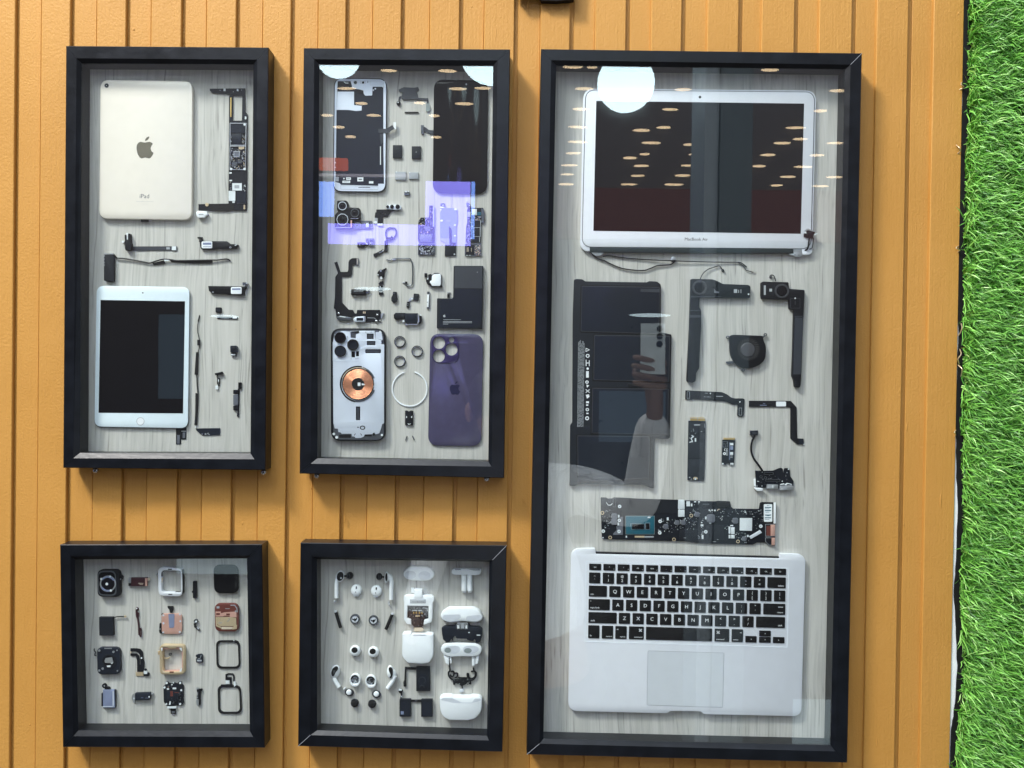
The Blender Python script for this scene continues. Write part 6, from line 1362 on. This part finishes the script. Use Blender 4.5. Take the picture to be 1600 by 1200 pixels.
t = thing('wireless_card', 'short black card with white marks and blue strip, right of the long memory card', 'circuit board')
m = MB('pcb'); m.plate(L3(435,612,560,618,550,865,508,865,500,845,480,845,470,860,428,860),.6,1.8,r=.5); m.obj('board', t)
m = MB('gold_pale'); m.rect(L3,442,592,560,612,.8,1.8).use('gold').rect(L3,450,600,555,612,1.8,2.0); m.obj('edge_contacts', t)
m = MB('panel_dark'); m.plate(L3(500,632,552,635,545,820,495,818),1.8,2.6,bev=.1); m.use('battery_blue').rect(L3,503,640,508,812,2.6,2.65).use('label').rect(L3,510,645,542,668,2.6,2.7).rect(L3,510,735,540,762,2.6,2.7).use('battery_blue').rect(L3,512,675,540,712,2.6,2.65).use('ink_pale').rect(L3,512,770,535,776,2.6,2.65).rect(L3,512,785,535,790,2.6,2.65); m.obj('shield_sticker', t)
m = MB('chip_grey'); m.ringq(L3.r(436,630,488,688),.6,1.8,2.4); m.use('print_white').arc(*L3.c(466,712),2.2,1.6,90,270,1.8,1.9,n=10).arc(*L3.c(484,712),2.0,1.4,90,270,1.8,1.9,n=10).ring(*L3.c(455,750),2.2,.9,1.8,1.9,n=14).use('ink_pale').rect(L3,472,700,478,770,1.8,1.9).rect(L3,484,700,488,770,1.8,1.9); m.use('label').disc(*L3.c(438,850),1.4,1.8,2.2,n=8).rect(L3,512,842,545,852,1.8,2.2).rect(L3,512,856,545,862,1.8,2.1); m.bits(L3,440,635,485,685,10,1.8,.6,1.6,.6,mats=('steel_dark','label_grey'),seed=74); m.obj('print', t)
# io board
t = thing('port_board', 'small black port board with silver sockets and a plug on a curved lead', 'circuit board')
m = MB('pcb'); m.plate(L3(758,918,840,920,935,918,990,895,1015,890,1030,900,1035,950,1045,895,1095,892,1105,975,1138,1020,1135,1075,1000,1098,870,1090,760,1085,765,1010),.6,2.0,r=.8); m.obj('board', t)
m = MB('white_plastic'); m.plate(L3(755,1085,838,1095,830,1118,780,1122,755,1100),.6,6,r=1,bev=.6).plate(L3(748,1010,762,1000,764,1080,750,1070),.6,5); m.obj('power_socket', t)
m = MB('steel'); m.plate(L3(878,1055,985,1058,984,1098,872,1096),.8,5.5,r=.5,bev=.4); m.use('label').rect(L3,925,1062,938,1090,5.5,5.6); m.obj('usb_socket', t)
m = MB('steel'); m.plate(L3(1002,1068,1120,1062,1138,1075,1132,1108,1000,1112),.8,5.5,r=.8,bev=.5); m.use('label').ribbon(L3(1010,1058,1045,1050,1060,1060,1080,1045,1120,1055),1,2,5.8); m.obj('display_socket', t)
m = MB('steel_dark'); m.ringq(L3.r(845,935,940,958),.6,2,3.6,r=1); m.ringq(L3.r(862,1005,1005,1025),.6,2,3.2); m.ring(*L3.c(860,988),2.2,1.4,2,2.4,n=14).ring(*L3.c(815,978),2.2,1.6,2,2.3,n=14).use('label').disc(*L3.c(1088,903),1.2,2,2.6,n=10).disc(*L3.c(828,932),.7,2,2.5,n=8).disc(*L3.c(1025,1022),.8,2,2.5,n=8).disc(*L3.c(785,1025),1,2,2.5,n=8).use('steel').disc(*L3.c(775,1070),1.2,2,2.5,n=8).disc(*L3.c(825,1070),1,2,2.5,n=8); m.bits(L3,770,930,1100,1060,46,2,.6,1.6,.8,mats=('steel_dark','chip','chip','label_grey','black_soft'),seed=75); m.obj('surface_components', t)
m = MB('black_plastic'); m.tube(L3(830,920,790,860,745,800,722,740,718,680,730,620,755,570),[4,4,3,3,3,3,3],1.6,k=8); m.obj('lead', t)
m = MB('chip'); m.plate(L3(712,525,788,522,785,570,712,568),.6,4.5,bev=.4); m.use('flex_grey').rect(L3,730,535,772,560,4.5,4.7); m.obj('plug', t)
# logic board
t = thing('laptop_logic_board', 'long dark laptop circuit board with a teal processor', 'circuit board')
m = MB('pcb'); m.plate(L1(92,78,190,80,205,95,285,95,310,78,500,85,700,98,1390,118)+L2(95,115,320,120,345,128,570,130,600,122,780,130,800,215,830,240,1220,245,1240,150,1270,140,1470,145,1478,465,1460,480,1465,800,1370,800,1315,750,1190,755,1130,785,340,768)+L1(1500,810,130,772,112,755,95,300),.8,2.2,r=.8,bev=.15); m.obj('board', t)
m = MB('teal'); m.plate(L1(510,392,985,390,985,688,512,688),2.2,3.2,bev=.15); m.use('pad'); m.ringq(L1(505,385,990,385,990,693,507,693),.5,2.2,3.0); m.obj('processor_base', t)
m = MB('black_glass'); m.rect(L1,615,525,815,602,3.2,4.2,bev=.1).use('label_grey'); m.ringq(L1(585,515,825,515,825,610,600,610),.4,3.2,3.4); m.obj('processor_die', t)
m = MB('black_glass'); m.rect(L1,845,512,905,605,3.2,4.0,bev=.1).use('label_grey'); m.ringq(L1.r(838,500,912,612),.4,3.2,3.4); m.obj('processor_die', t)
m = MB('label'); m.plate(L2(933,385,1120,385,1115,578,930,572),2.2,3.4,bev=.2,r=.8); m.obj('controller_shield', t)
m = MB('white_plastic'); m.rect(L2,1295,172,1422,440,2.4,3.0,r=1.5); m.use('teal')
for yy in (215,262,330,372): m.rect(L2,1310,yy,1405,yy+14,3.0,3.04)
for yy in (190,240,290,345,400): m.rect(L2,1310+(yy%40),yy,1380,yy+6,3.0,3.04)
m.obj('label_sticker', t)
m = MB('rubber'); m.ringq(L2.r(1258,152,1440,460),.6,2.2,2.5,r=2); m.rect(L2,585,135,775,212,2.2,5,bev=.4); m.obj('connector_block', t)
m = MB('white_plastic'); m.rect(L2,1450,150,1478,468,2.2,5.5,bev=.3); m.use('label').plate(L1(1388,118,1490,118,1492,270,1385,272),2.2,5,bev=.2).rect(L1,1388,284,1490,400,2.2,5,bev=.2).rect(L2,765,515,790,618,2.2,4).rect(L2,765,640,790,690,2.2,4).rect(L2,802,525,852,628,2.2,4,bev=.2).rect(L2,802,642,852,692,2.2,4,bev=.2).rect(L1,1395,120,1410,400,5,5.2); m.use('white_shade').plate(L2(1075,665,1240,568,1268,605,1100,700),2.2,4.4,bev=.3); m.obj('white_connector', t)
m = MB('rose'); m.rect(L2,1405,490,1465,655,2.2,5.5,bev=.4).rect(L2,1420,685,1465,795,2.2,5.5,bev=.4); m.use('rose_dark').rect(L2,1335,500,1400,650,2.2,2.6); m.use('label_grey'); m.ringq(L2(1318,475,1460,475,1460,660,1318,660),.5,2.2,2.6); m.ringq(L2(1318,680,1460,680,1460,795,1375,795,1320,740),.5,2.2,2.6); m.obj('port_socket', t)
m = MB('steel')
for V, a, b2 in ((L1,408,228),(L1,402,460),(L1,398,645),(L1,135,640),(L1,1083,477),(L1,1077,668),(L2,416,592),(L2,1250,507)):
    x, y = V.c(a, b2); m.use('label').ring(x, y, 2.7, .9, 2.2, 3.2, n=18)
for V, a, b2 in ((L1,120,335),(L1,250,745),(L1,1313,778),(L2,903,738),(L2,195,345)):
    x, y = V.c(a, b2); m.use('gold_pale').ring(x, y, 2.8, 1.7, 2.2, 2.6, n=18)
m.obj('screw_boss', t)
m = MB('solder')
for V, a, b2, s_ in ((L1,322,395,4.6),(L1,318,487,4.6),(L1,1180,565,3.8),(L1,1368,500,3.6),(L1,1468,500,3.6),(L2,285,330,3.8),(L2,495,390,6.4),(L2,865,425,4.4),(L2,1000,700,3.4)):
    x, y = V.c(a, b2); m.use('chip_grey').plate(rounded([(x-s_,y-s_),(x+s_,y-s_),(x+s_,y+s_),(x-s_,y+s_)],s_*.6),2.2,4.6,bev=.4); m.use('solder').rect(PH,x-s_-1.2,y-1,x-s_,y+1.6,2.2,3.4)
m.obj('inductor', t)
m = MB('solder')
BM = ('label','steel','solder','chip_grey','pad')
for V, a in ((L1,(115,360,240,600,40)),(L1,(160,260,250,330,8)),(L1,(1050,420,1240,660,40)),(L1,(1240,430,1500,660,44)),(L2,(20,380,260,560,36)),(L2,(110,130,330,480,40)),(L2,(330,380,385,700,22)),(L2,(440,250,570,310,12)),(L2,(570,240,820,420,40)),(L2,(830,255,1240,330,34)),(L2,(700,480,760,560,6)),(L2,(860,590,1060,700,22)),(L2,(1130,350,1220,560,16)),(L2,(1000,620,1090,760,14)),(L2,(290,620,380,700,12)),(L1,(245,370,395,540,12)),(L2,(1240,250,1290,440,18))):
    x0_, y0_, x1_, y1_, n_ = a; m.bits(V, x0_, y0_, x1_, y1_, n_, 2.2, .6, 1.9, 1.0, mats=BM + ('chip','chip','black_soft'), seed=int(x0_ + y0_))
m.use('label')
for V, a in ((L1,(380,370,405,412)),(L1,(372,498,398,542)),(L1,(510,718,530,748)),(L2,(125,130,175,205)),(L2,(190,165,212,205)),(L2,(240,130,270,145)),(L2,(300,130,328,145)),(L2,(460,255,482,275)),(L2,(502,255,524,275)),(L2,(542,258,566,278)),(L2,(405,362,428,402)),(L2,(466,452,498,470)),(L2,(340,480,378,508)),(L1,(1195,412,1225,460)),(L1,(875,400,920,420)),(L2,(790,490,830,505)),(L2,(355,640,380,700)),(L2,(1040,640,1065,670)),(L1,(1490,420,1510,440))): m.rect(V, *a, 2.2, 3.4)
m.use('gold_pale').rect(L1,660,718,820,745,2.2,2.8).use('label_grey').rect(L1,820,722,975,746,2.2,2.8).use('chip_grey').plate(L1(420,400,460,400,460,700,300,700,300,680,360,620,350,560,410,500),2.2,2.35).use('black_soft').rect(L2,360,140,560,215,2.2,3).rect(L2,425,490,690,720,2.2,2.9,bev=.1).rect(L2,20,560,310,730,2.2,2.8,bev=.1).rect(L1,560,115,1360,340,2.2,2.8).use('chip').rect(L1,105,95,180,200,2.2,3.8).rect(L1,215,98,295,175,2.2,2.8).use('steel_dark').rect(L2,370,165,465,182,3,3.3); m.ringq(L1.r(298,92,345,240),.5,2.2,3.4)
m.use('sand').ribbon(L2(590,275,605,250,630,250),1,2.2,3).use('label').disc(*L2.c(1015,293),1.3,2.2,3,n=10).disc(*L1.c(130,748),1,2.2,2.8,n=8); m.use('ink_pale').rect(L2,520,738,570,744,2.2,2.25).rect(L2,585,706,606,712,2.9,2.95).rect(L2,80,680,118,686,2.8,2.85).rect(L1,1465,742,1515,752,2.2,2.25)
m.use('print_white').ribbon(L1(185,160,215,205,262,205,290,170),.9,2.2,2.6); m.obj('surface_components', t)
# keyboard half
t = thing('laptop_keyboard_half', 'silver laptop base with black keyboard and trackpad, bottom of the largest frame', 'laptop part')
m = MB('alu'); m.plate(R6(88,266, 191,264, 194,288, 976,307, 980,286, 1088,290, 1070,981, 655,972, 642,960, 512,958, 498,968, 76,958), .5, 7, r=[13,1.5,.8,.8,1.5,13,13,1.5,1.5,1.5,1.5,14], bev=.9); m.obj('top_case', t)
m = MB('black_plastic'); m.plate(R6(192,280,978,300,978,307,192,288),.5,5.5); m.obj('hinge_slot', t)
m = MB('key_well'); m.ringq(R6(151,319,1018,349,1012,688,146,663),.9,7.0,7.25,r=1.2); m.obj('keyboard_border', t)
m = MB('trackpad'); m.plate(R6(417,702,739,711,733,941,413,931),7.0,7.12,r=2.2); m.obj('trackpad', t)
m = MB('alu_dark'); m.ringq(R6(415,700,741,709,735,943,411,933),.55,7.0,7.2,r=2.4); m.obj('trackpad_groove', t)
P00, P10, P01, P11 = (920.7,880.7), (1228.3,888.7), (918.9,997.1), (1226.1,1005.3)
def kb(u, v):
    a = [P00[i]*(1-u)+P10[i]*u for i in (0,1)]; b2 = [P01[i]*(1-u)+P11[i]*u for i in (0,1)]
    return (a[0]*(1-v)+b2[0]*v, a[1]*(1-v)+b2[1]*v)
KH = 7.9
def key(u0, u1, v0, v1, legend=(), r=1.3):
    m = MB('key'); m.plate([kb(u0,v0),kb(u1,v0),kb(u1,v1),kb(u0,v1)],7.0,KH,r=r,bev=.2)
    m.use('print_white')
    for (s_, fu, fv, size, al) in legend:
        x, y = kb(u0+(u1-u0)*fu, v0+(v1-v0)*fv); m.text(s_, x, y, size * 1.12, KH, align=al, rot=1.5, thick=.03)
    o = m.obj('key', t)
    return o
rows = [0,.086,.118,.263,.294,.441,.473,.62,.65,.796,.828,1.0]
kw, pt_ = .0575, .0698
fnl = ['esc','F1','F2','F3','F4','F5','F6','F7','F8','F9','F10','F11','F12','']
sym = ['','*','*','oo','ooo','..','...','<<','>II','>>','<','<)','<))','O']
for i in range(14):
    u = i*(.0608+.0115); key(u,u+.0608,rows[0],rows[1],((sym[i] or 'esc',.5,.5,2.1,'CENTER'),)+(((fnl[i],.95,.76,1.2,'RIGHT'),) if 0<i<13 else ()),r=1.0)
for i,(a,b2) in enumerate(zip('~!@#$%^&*()_+','`1234567890-=')):
    key(i*pt_,i*pt_+kw,rows[2],rows[3],((a,.5,.30,3.2,'CENTER'),(b2,.5,.70,4.0,'CENTER')))
key(.907,1,rows[2],rows[3],(('delete',.9,.78,2.5,'RIGHT'),))
key(0,.092,rows[4],rows[5],(('tab',.1,.78,2.5,'LEFT'),))
for i,ch in enumerate('QWERTYUIOP'): key(.104+i*pt_,.104+i*pt_+kw,rows[4],rows[5],((ch,.5,.5,5.0,'CENTER'),))
for i,(a,b2) in enumerate((('{','['),('}',']'),('|','\\'))): key(.104+(10+i)*pt_,.104+(10+i)*pt_+kw,rows[4],rows[5],((a,.5,.3,3.6,'CENTER'),(b2,.5,.72,3.6,'CENTER')))
key(0,.108,rows[6],rows[7],(('caps lock',.08,.78,2.5,'LEFT'),('•',.1,.2,3,'CENTER')))
for i,ch in enumerate('ASDFGHJKL'): key(.120+i*pt_,.120+i*pt_+kw,rows[6],rows[7],((ch,.5,.5,5.0,'CENTER'),))
for i,(a,b2) in enumerate(((':',';'),('"',"'"))): key(.120+(9+i)*pt_,.120+(9+i)*pt_+kw,rows[6],rows[7],((a,.5,.3,3.6,'CENTER'),(b2,.5,.72,3.6,'CENTER')))
key(.8885,1,rows[6],rows[7],(('enter',.9,.28,2.3,'RIGHT'),('return',.9,.78,2.3,'RIGHT')))
key(0,.144,rows[8],rows[9],(('shift',.08,.78,2.5,'LEFT'),))
for i,ch in enumerate('ZXCVBNM'): key(.1547+i*pt_,.1547+i*pt_+kw,rows[8],rows[9],((ch,.5,.5,5.0,'CENTER'),))
for i,(a,b2) in enumerate((('<',','),('>','.'),('?','/'))): key(.1547+(7+i)*pt_,.1547+(7+i)*pt_+kw,rows[8],rows[9],((a,.5,.3,3.8,'CENTER'),(b2,.5,.72,3.8,'CENTER')))
key(.853,1,rows[8],rows[9],(('shift',.9,.78,2.5,'RIGHT'),))
a_, b_ = rows[10], rows[11]
key(0,.0575,a_,b_,(('fn',.15,.8,2.5,'LEFT'),))
key(.0693,.127,a_,b_,(('control',.92,.82,2.1,'RIGHT'),))
key(.138,.196,a_,b_,(('option',.9,.82,2.1,'RIGHT'),('alt',.12,.25,1.9,'LEFT')))
key(.207,.283,a_,b_,(('command',.9,.82,2.1,'RIGHT'),('\u2318',.9,.3,4,'RIGHT')))
key(.294,.6301,a_,b_)
key(.643,.7175,a_,b_,(('command',.1,.82,2.1,'LEFT'),('\u2318',.1,.3,4,'LEFT')))
key(.730,.788,a_,b_,(('option',.1,.82,2.1,'LEFT'),('alt',.88,.25,1.9,'RIGHT')))
key(.800,.857,.915,1,(('\u25C2',.5,.5,3,'CENTER'),),r=1)
key(.870,.929,.838,.914,(('\u25B4',.5,.5,3,'CENTER'),),r=1)
key(.870,.929,.922,1,(('\u25BE',.5,.5,3,'CENTER'),),r=1)
key(.940,.999,.919,1,(('\u25B8',.5,.5,3,'CENTER'),),r=1)
# ================================================================== what stands behind the camera and shows in the glass
DG = 1.24 + YG
def mirr(px, py, dist):
    """real point whose mirror image in the glass plane is seen at photo pixel (px, py); dist = length of the light path along y"""
    d = W(px, py, YG) - CAM
    d = d / d.y
    return Vector((d.x * dist, YG - (dist - DG), d.z * dist))
emis('globe_light', (0.74, 0.93, 1.0), 14.0)
emis('down_light', (1.0, 0.74, 0.46), 8.0)
emis('violet_screen', (0.30, 0.27, 1.0), 9.5)
emis('blue_screen', (0.22, 0.38, 1.0), 9.5)
def wmesh(mb, c, n=16, m=10, r=(.1, .1, .1)):
    b = len(mb.v)
    for i in range(m + 1):
        t = math.pi * i / m
        for j in range(n):
            a = 2 * math.pi * j / n
            mb.v.append((c.x + r[0] * math.sin(t) * math.cos(a), c.y + r[1] * math.sin(t) * math.sin(a), c.z + r[2] * math.cos(t)))
    for i in range(m):
        for j in range(n):
            p = b + i * n + j; q = b + i * n + (j + 1) % n
            mb._face((p, q, q + n, p + n))
for px, py, rp_, lab in ((528, 84, 36.5, 'glowing white globe lamp mirrored in the top left corner of the phone frame glass'),
                    (769, 79, 52, 'glowing white globe lamp mirrored in the top right corner of the phone frame glass'),
                    (978, 130, 44.5, 'glowing white globe lamp mirrored over the laptop screen half')):
    c = mirr(px, py, 4.0); r = rp_ / FPX * 4.0
    t = thing('globe_lamp', lab, 'lamp', 'round white globe lamps mirrored in the glass'); t.location = c; t['_set'] = 1
    m = MB('globe_light'); m.starts.append(0); wmesh(m, c, 32, 20, (r, r, r)); m.obj('globe', t)
    m = MB('steel_dark'); m.starts.append(0); wmesh(m, c + Vector((0, 0, r + .5)), 8, 6, (.006, .006, .5)); m.obj('rod', t)
# rows of oblong downlights on the ceiling
ZC = 1.62
DL = [R3.c(x, y) for x, y in ((215,128),(300,129),(265,225),(250,315),(705,228),(650,318),(620,397),(520,410),(565,465),(740,473),(535,515),(765,517),(470,532),(520,567),(725,568),(505,612),(705,613),(465,651),(665,652),(1095,140),(1400,233),(1320,322),(1210,398),(1150,467),(1230,450),(1085,520),(1305,522),(1045,571),(1245,573),(1175,618),(1385,620),(1125,657),(1320,660),(1390,467),(235,395),(235,462),(215,512),(200,567),(190,608),(185,651))]
DL += [R2.c(x, y) for x, y in ((520,178),(845,180),(290,275),(900,278),(1040,275),(370,358),(690,357),(935,360),(180,425),(440,425),(770,425),(245,490),(310,543),(780,544))]
rdl = random.Random(2)
for px, py in DL:
    d = W(px, py, YG) - CAM; d = d / d.y
    dist = ZC / d.z
    if dist > 12: continue
    c = mirr(px, py, dist)
    t = thing('ceiling_downlight', 'small warm oblong ceiling downlight mirrored in the frame glass', 'ceiling light', 'warm ceiling downlights mirrored in the glass'); t.location = c; t['_set'] = 1
    k = dist / FPX
    m = MB('down_light'); m.starts.append(0); wmesh(m, c, 20, 8, (rdl.uniform(8, 16) * k, 7 * k, rdl.uniform(.5, 1.2) * k)); m.obj('diffuser', t)
# dark pillar
def wbox(m, a, b):
    m.starts.append(len(m.v)); box(m, a[0], b[0], a[1], b[1], a[2], b[2], 0.004)
simple('pillar_paint', (0.05, 0.075, 0.09), 0.5)
a, b = mirr(1105, 100, 3.6), mirr(1178, 100, 3.6)
m = MB('pillar_paint'); wbox(m, (a.x + .06, a.y - 0.22, -1.6), (b.x, a.y, 2.4))
simple('pillar_pale_face', (0.16, 0.20, 0.23), 0.5)  # pillar's lighter left face, its brightness put into the paint
mq = MB('pillar_pale_face'); wbox(mq, (a.x, a.y - 0.30, -1.6), (a.x + .057, a.y - .02, 2.4))
solo(mq, 'pillar_pale_face', 'narrow grey-blue left face of the mirrored pillar, painted paler', 'cladding')
solo(m, 'pillar', 'dark blue-grey pillar mirrored in the laptop screen and the glass over the fan', 'pillar')
# violet video wall
t = thing('video_wall', 'violet and blue lit screens mirrored across the middle of the phone frame', 'screen')
D_ = 5.0
c = mirr(634, 340, D_); t.location = c; t['_set'] = 1
for (x0, y0, x1, y1, mm) in ((488,284,521,337,'blue_screen'),(512,352,735,380,'violet_screen'),(664,284,735,351,'violet_screen'),(735.5,284,742,372,'blue_screen')):
    a, b = mirr(x0, y1, D_), mirr(x1, y0, D_)
    m = MB(mm); wbox(m, (a.x, a.y - 0.03, a.z), (b.x, a.y, b.z)); m.obj('screen_panel', t)
# pale shop fittings low in the glass
simple('pale_laminate', (0.75, 0.80, 0.82), 0.5)
emis('soft_strip', (0.75, 0.92, 1.0), 5.0)
for q, lab in (((1042,492,990,488), 'thin lit strip mirrored in the glass above the reflected hand'),((604,450,560,447),'thin lit strip mirrored over the middle of the phone frame'),((366,493,336,491),'thin lit strip mirrored in the glass of the tablet frame')):
    a, b = mirr(q[2], q[3] + 5, 3.9), mirr(q[0], q[1] - 0, 3.9)
    m = MB('soft_strip'); m.starts.append(0); c = (a + b) / 2; wmesh(m, c, 20, 8, (abs(b.x - a.x) / 2 + .02, .05, 0.0075))
    solo(m, 'light_strip', lab, 'lamp', 'thin lit strips mirrored in the glass')

simple('dark_red_paint', (0.075, 0.026, 0.026), 0.7)
a, b = mirr(870, 372, 8.0), mirr(1345, 299, 8.0)
m = MB('dark_red_paint'); wbox(m, (a.x, a.y - .1, a.z), (b.x, a.y, b.z)); solo(m, 'far_wall_panel', 'added dark red far-wall panel mirrored in the lower part of the laptop screen', 'panel')  # stands in for the far wall, added to tint the mirrored screen
emis('orange_sign', (1.0, 0.22, 0.12), 3.2)
a, b = mirr(498, 264, 6.5), mirr(542, 247, 6.5)
m = MB('orange_sign'); wbox(m, (a.x, a.y - .05, a.z), (b.x, a.y, b.z)); solo(m, 'shop_sign', 'orange-red lit shop sign mirrored low in the open phone screen', 'sign')
a, b = mirr(498, 275, 6.5), mirr(640, 265, 6.5)
simple('pale_ledge', (0.5, 0.46, 0.5), 0.6)
m = MB('pale_ledge'); wbox(m, (a.x, a.y - .05, a.z), (b.x, a.y, a.z + .02)); solo(m, 'sign_ledge', 'thin pale ledge under the mirrored orange-red shop sign', 'ledge')
emis('panel_glow', (0.62, 0.80, 0.88), 1.6)
emis('panel_glow_dim', (0.45, 0.62, 0.80), 0.55)
for (x0, y0, x1, y1, mm, lab) in ((275,862,402,896,'panel_glow','added pale glowing panel mirrored in the top right corner of the watch frame'),
        (1240,1097,1345,1190,'panel_glow','added pale glowing panel mirrored in the bottom right corner of the laptop frame'),
        (1092,474,1124,610,'panel_glow','added narrow pale glowing panel mirrored beside the left laptop speaker leg'),
        (247,492,298,622,'panel_glow_dim','added dim blue glowing panel mirrored in the dark tablet screen'),
        (936,612,1040,690,'panel_glow_dim','added dim blue glowing panel mirrored in the third battery cell')):
    a, b = mirr(x0, y1, 4.6), mirr(x1, y0, 4.6)
    m = MB(mm); wbox(m, (a.x, a.y - .03, a.z), (b.x, a.y, b.z)); solo(m, 'glow_panel', lab, 'window', 'added glowing panels mirrored in the glass')  # glowing panels added to make the pale patches in the glass

# the photographer
simple('skin_tone', (0.20, 0.12, 0.09), 0.5); 
def cloth():
    m, N, L, b = newmat('shirt_cloth')
    tc = N.new('ShaderNodeTexCoord'); mp = N.new('ShaderNodeMapping'); mp.inputs['Rotation'].default_value = (0.3, 0.7, 0.2); mp.inputs['Scale'].default_value = (1.0, 1.0, 0.3)
    n = N.new('ShaderNodeTexNoise'); n.inputs['Scale'].default_value = 14; n.inputs['Detail'].default_value = 3; n.inputs['Distortion'].default_value = 1.2
    L.new(tc.outputs['Object'], mp.inputs['Vector']); L.new(mp.outputs[0], n.inputs['Vector'])
    bp = N.new('ShaderNodeBump'); bp.inputs['Strength'].default_value = 1.0; bp.inputs['Distance'].default_value = 0.06
    L.new(n.outputs['Fac'], bp.inputs['Height']); L.new(bp.outputs[0], b.inputs['Normal'])
    b.inputs['Base Color'].default_value = (0.66, 0.70, 0.72, 1); b.inputs['Roughness'].default_value = 0.9
    MATS['shirt_cloth'] = m
cloth()
simple('dark_cloth', (0.03, 0.035, 0.05), 0.8)
simple('hair_black', (0.012, 0.010, 0.010), 0.6); simple('phone_silver', (0.62, 0.70, 0.72), 0.3, 0.0)
def skin_mesh(name, verts, edges, radii, material, parent, sub=2):
    me = bpy.data.meshes.new(name)
    o0 = parent_world(parent)
    me.from_pydata([tuple(Vector(v) - o0) for v in verts], edges, [])
    ob = bpy.data.objects.new(name, me); COL.objects.link(ob); ob.parent = parent
    me.materials.append(mat(material))
    md = ob.modifiers.new('skin', 'SKIN'); md.use_smooth_shade = True
    for i, r in enumerate(radii):
        sv = me.skin_vertices[0].data[i]
        sv.radius = (r, r) if not isinstance(r, tuple) else r
    me.skin_vertices[0].data[0].use_root = True
    ms = ob.modifiers.new('sub', 'SUBSURF'); ms.levels = sub; ms.render_levels = sub
    return ob
per = thing('person', 'person in a pale grey shirt holding up a silver phone, mirrored in the glass', 'person')
M_ = mirr
pel = M_(850, 1080, 2.85); per.location = (pel.x, pel.y, -1.62); per['_set'] = 1
chest = M_(850, 900, 2.85); neckb = M_(812, 765, 2.83); neck = M_(795, 718, 2.82); head = M_(776, 645, 2.80)
sl, sr = M_(712, 765, 2.84), M_(915, 765, 2.78)
el, er = M_(668, 880, 2.85), M_(1000, 800, 2.62)
wl, wr_ = M_(640, 1010, 2.70), M_(1024, 640, 2.46)
pr = M_(1020, 592, 2.445)
hl, hr = pel + Vector((-.10, 0, -.05)), pel + Vector((.10, 0, -.05))
kl, kr = pel + Vector((-.12, .03, -.48)), pel + Vector((.12, .03, -.48))
fl, fr = Vector((pel.x - .13, pel.y - .02, -1.55)), Vector((pel.x + .13, pel.y - .02, -1.55))
tl, tr = fl + Vector((-.02, .16, -.03)), fr + Vector((.02, .16, -.03))
hdt = head + Vector((0, 0, .07)); chin = head + Vector((0, .035, -.075))
V_ = [pel, chest, neckb, neck, head, hdt, sl, el, wl, sr, er, wr_, pr, hl, kl, fl, tl, hr, kr, fr, tr]
E_ = [(0,1),(1,2),(2,3),(3,4),(4,5),(2,6),(6,7),(7,8),(2,9),(9,10),(10,11),(11,12),(0,13),(13,14),(14,15),(15,16),(0,17),(17,18),(18,19),(19,20)]
Rr = [.13,.14,.075,.055,.085,.062,.055,.042,.028,.05,.034,.024,.030,.085,.058,.038,.03,.085,.058,.038,.03]
skin_mesh('body', V_, E_, Rr, 'skin_tone', per)
skin_mesh('shirt', [pel*.75+chest*.25, chest, neckb, sl, el, sr, er, er*.02+wr_*.98, (wl*.7+el*.3)], [(0,1),(1,2),(2,3),(3,4),(2,5),(5,6),(6,7),(4,8)], [.15,.155,.10,.08,.062,.085,.07,.05,.045], 'shirt_cloth', per)
skin_mesh('trousers', [pel + Vector((0,0,-.02)), hl, kl, fl + Vector((0,0,.05)), hr, kr, fr + Vector((0,0,.05))], [(0,1),(1,2),(2,3),(0,4),(4,5),(5,6)], [.155,.11,.08,.06,.11,.08,.06], 'dark_cloth', per)
m = MB('hair_black'); m.starts.append(0); wmesh(m, head + Vector((0, -.022, .045)), 20, 12, (.094, .105, .105)); m.obj('hair', per)
m = MB('skin_tone')
for dx in (-.088, .088): m.starts.append(len(m.v)); wmesh(m, head + Vector((dx, 0, .0)), 10, 8, (.014, .022, .032))
m.starts.append(len(m.v)); wmesh(m, head + Vector((0, .098, -.01)), 10, 8, (.014, .022, .024)); m.obj('ears_and_nose', per)
m = MB('hair_black')
for dx in (-.032, .032): m.starts.append(len(m.v)); wmesh(m, head + Vector((dx, .082, .018)), 10, 6, (.014, .008, .006)); m.starts.append(len(m.v)); wmesh(m, head + Vector((dx, .084, .036)), 10, 6, (.022, .008, .004))
m.starts.append(len(m.v)); wmesh(m, head + Vector((0, .084, -.048)), 10, 6, (.026, .008, .005)); m.obj('eyes_and_mouth', per)
# fingers wrapped round the phone
for k in range(4):
    a = M_(1030, 566 + k * 13, 2.455); b1 = a + Vector((-.030, .030, .004)); c1 = b1 + Vector((-.030, .004, .006)); d1 = c1 + Vector((-.018 - .004 * (k in (1, 2)), -.010, .003))
    skin_mesh('finger', [pr + Vector((.012, 0, .02 - k * .012)), a + Vector((.018, .012, 0)), b1, c1, d1], [(0,1),(1,2),(2,3),(3,4)], [.012,.010,.0095,.009,.007], 'skin_tone', per, 1)
a = M_(998, 600, 2.44)
skin_mesh('thumb', [pr, pr + Vector((-.022,-.012,.0)), a + Vector((-.008,-.018,.022)), a + Vector((-.006,-.018,.045))], [(0,1),(1,2),(2,3)], [.016,.013,.011,.009], 'skin_tone', per, 1)
t = thing('camera_phone', 'silver phone held up in the mirrored hand', 'phone')
c = M_(1020, 545, 2.425); t.location = c; t['_set'] = 1
m = MB('phone_silver'); wbox(m, (c.x - .034, c.y - .004, c.z - .07), (c.x + .034, c.y + .004, c.z + .07))
ob = m.obj('body', t)
m = MB('lens')
for dz in (.055, .034, .013): m.starts.append(len(m.v)); wmesh(m, c + Vector((.018, .005, dz)), 16, 8, (.009, .003, .009))
m.obj('lens', t)
for o in bpy.data.objects:
    if '_set' in o: del o['_set']
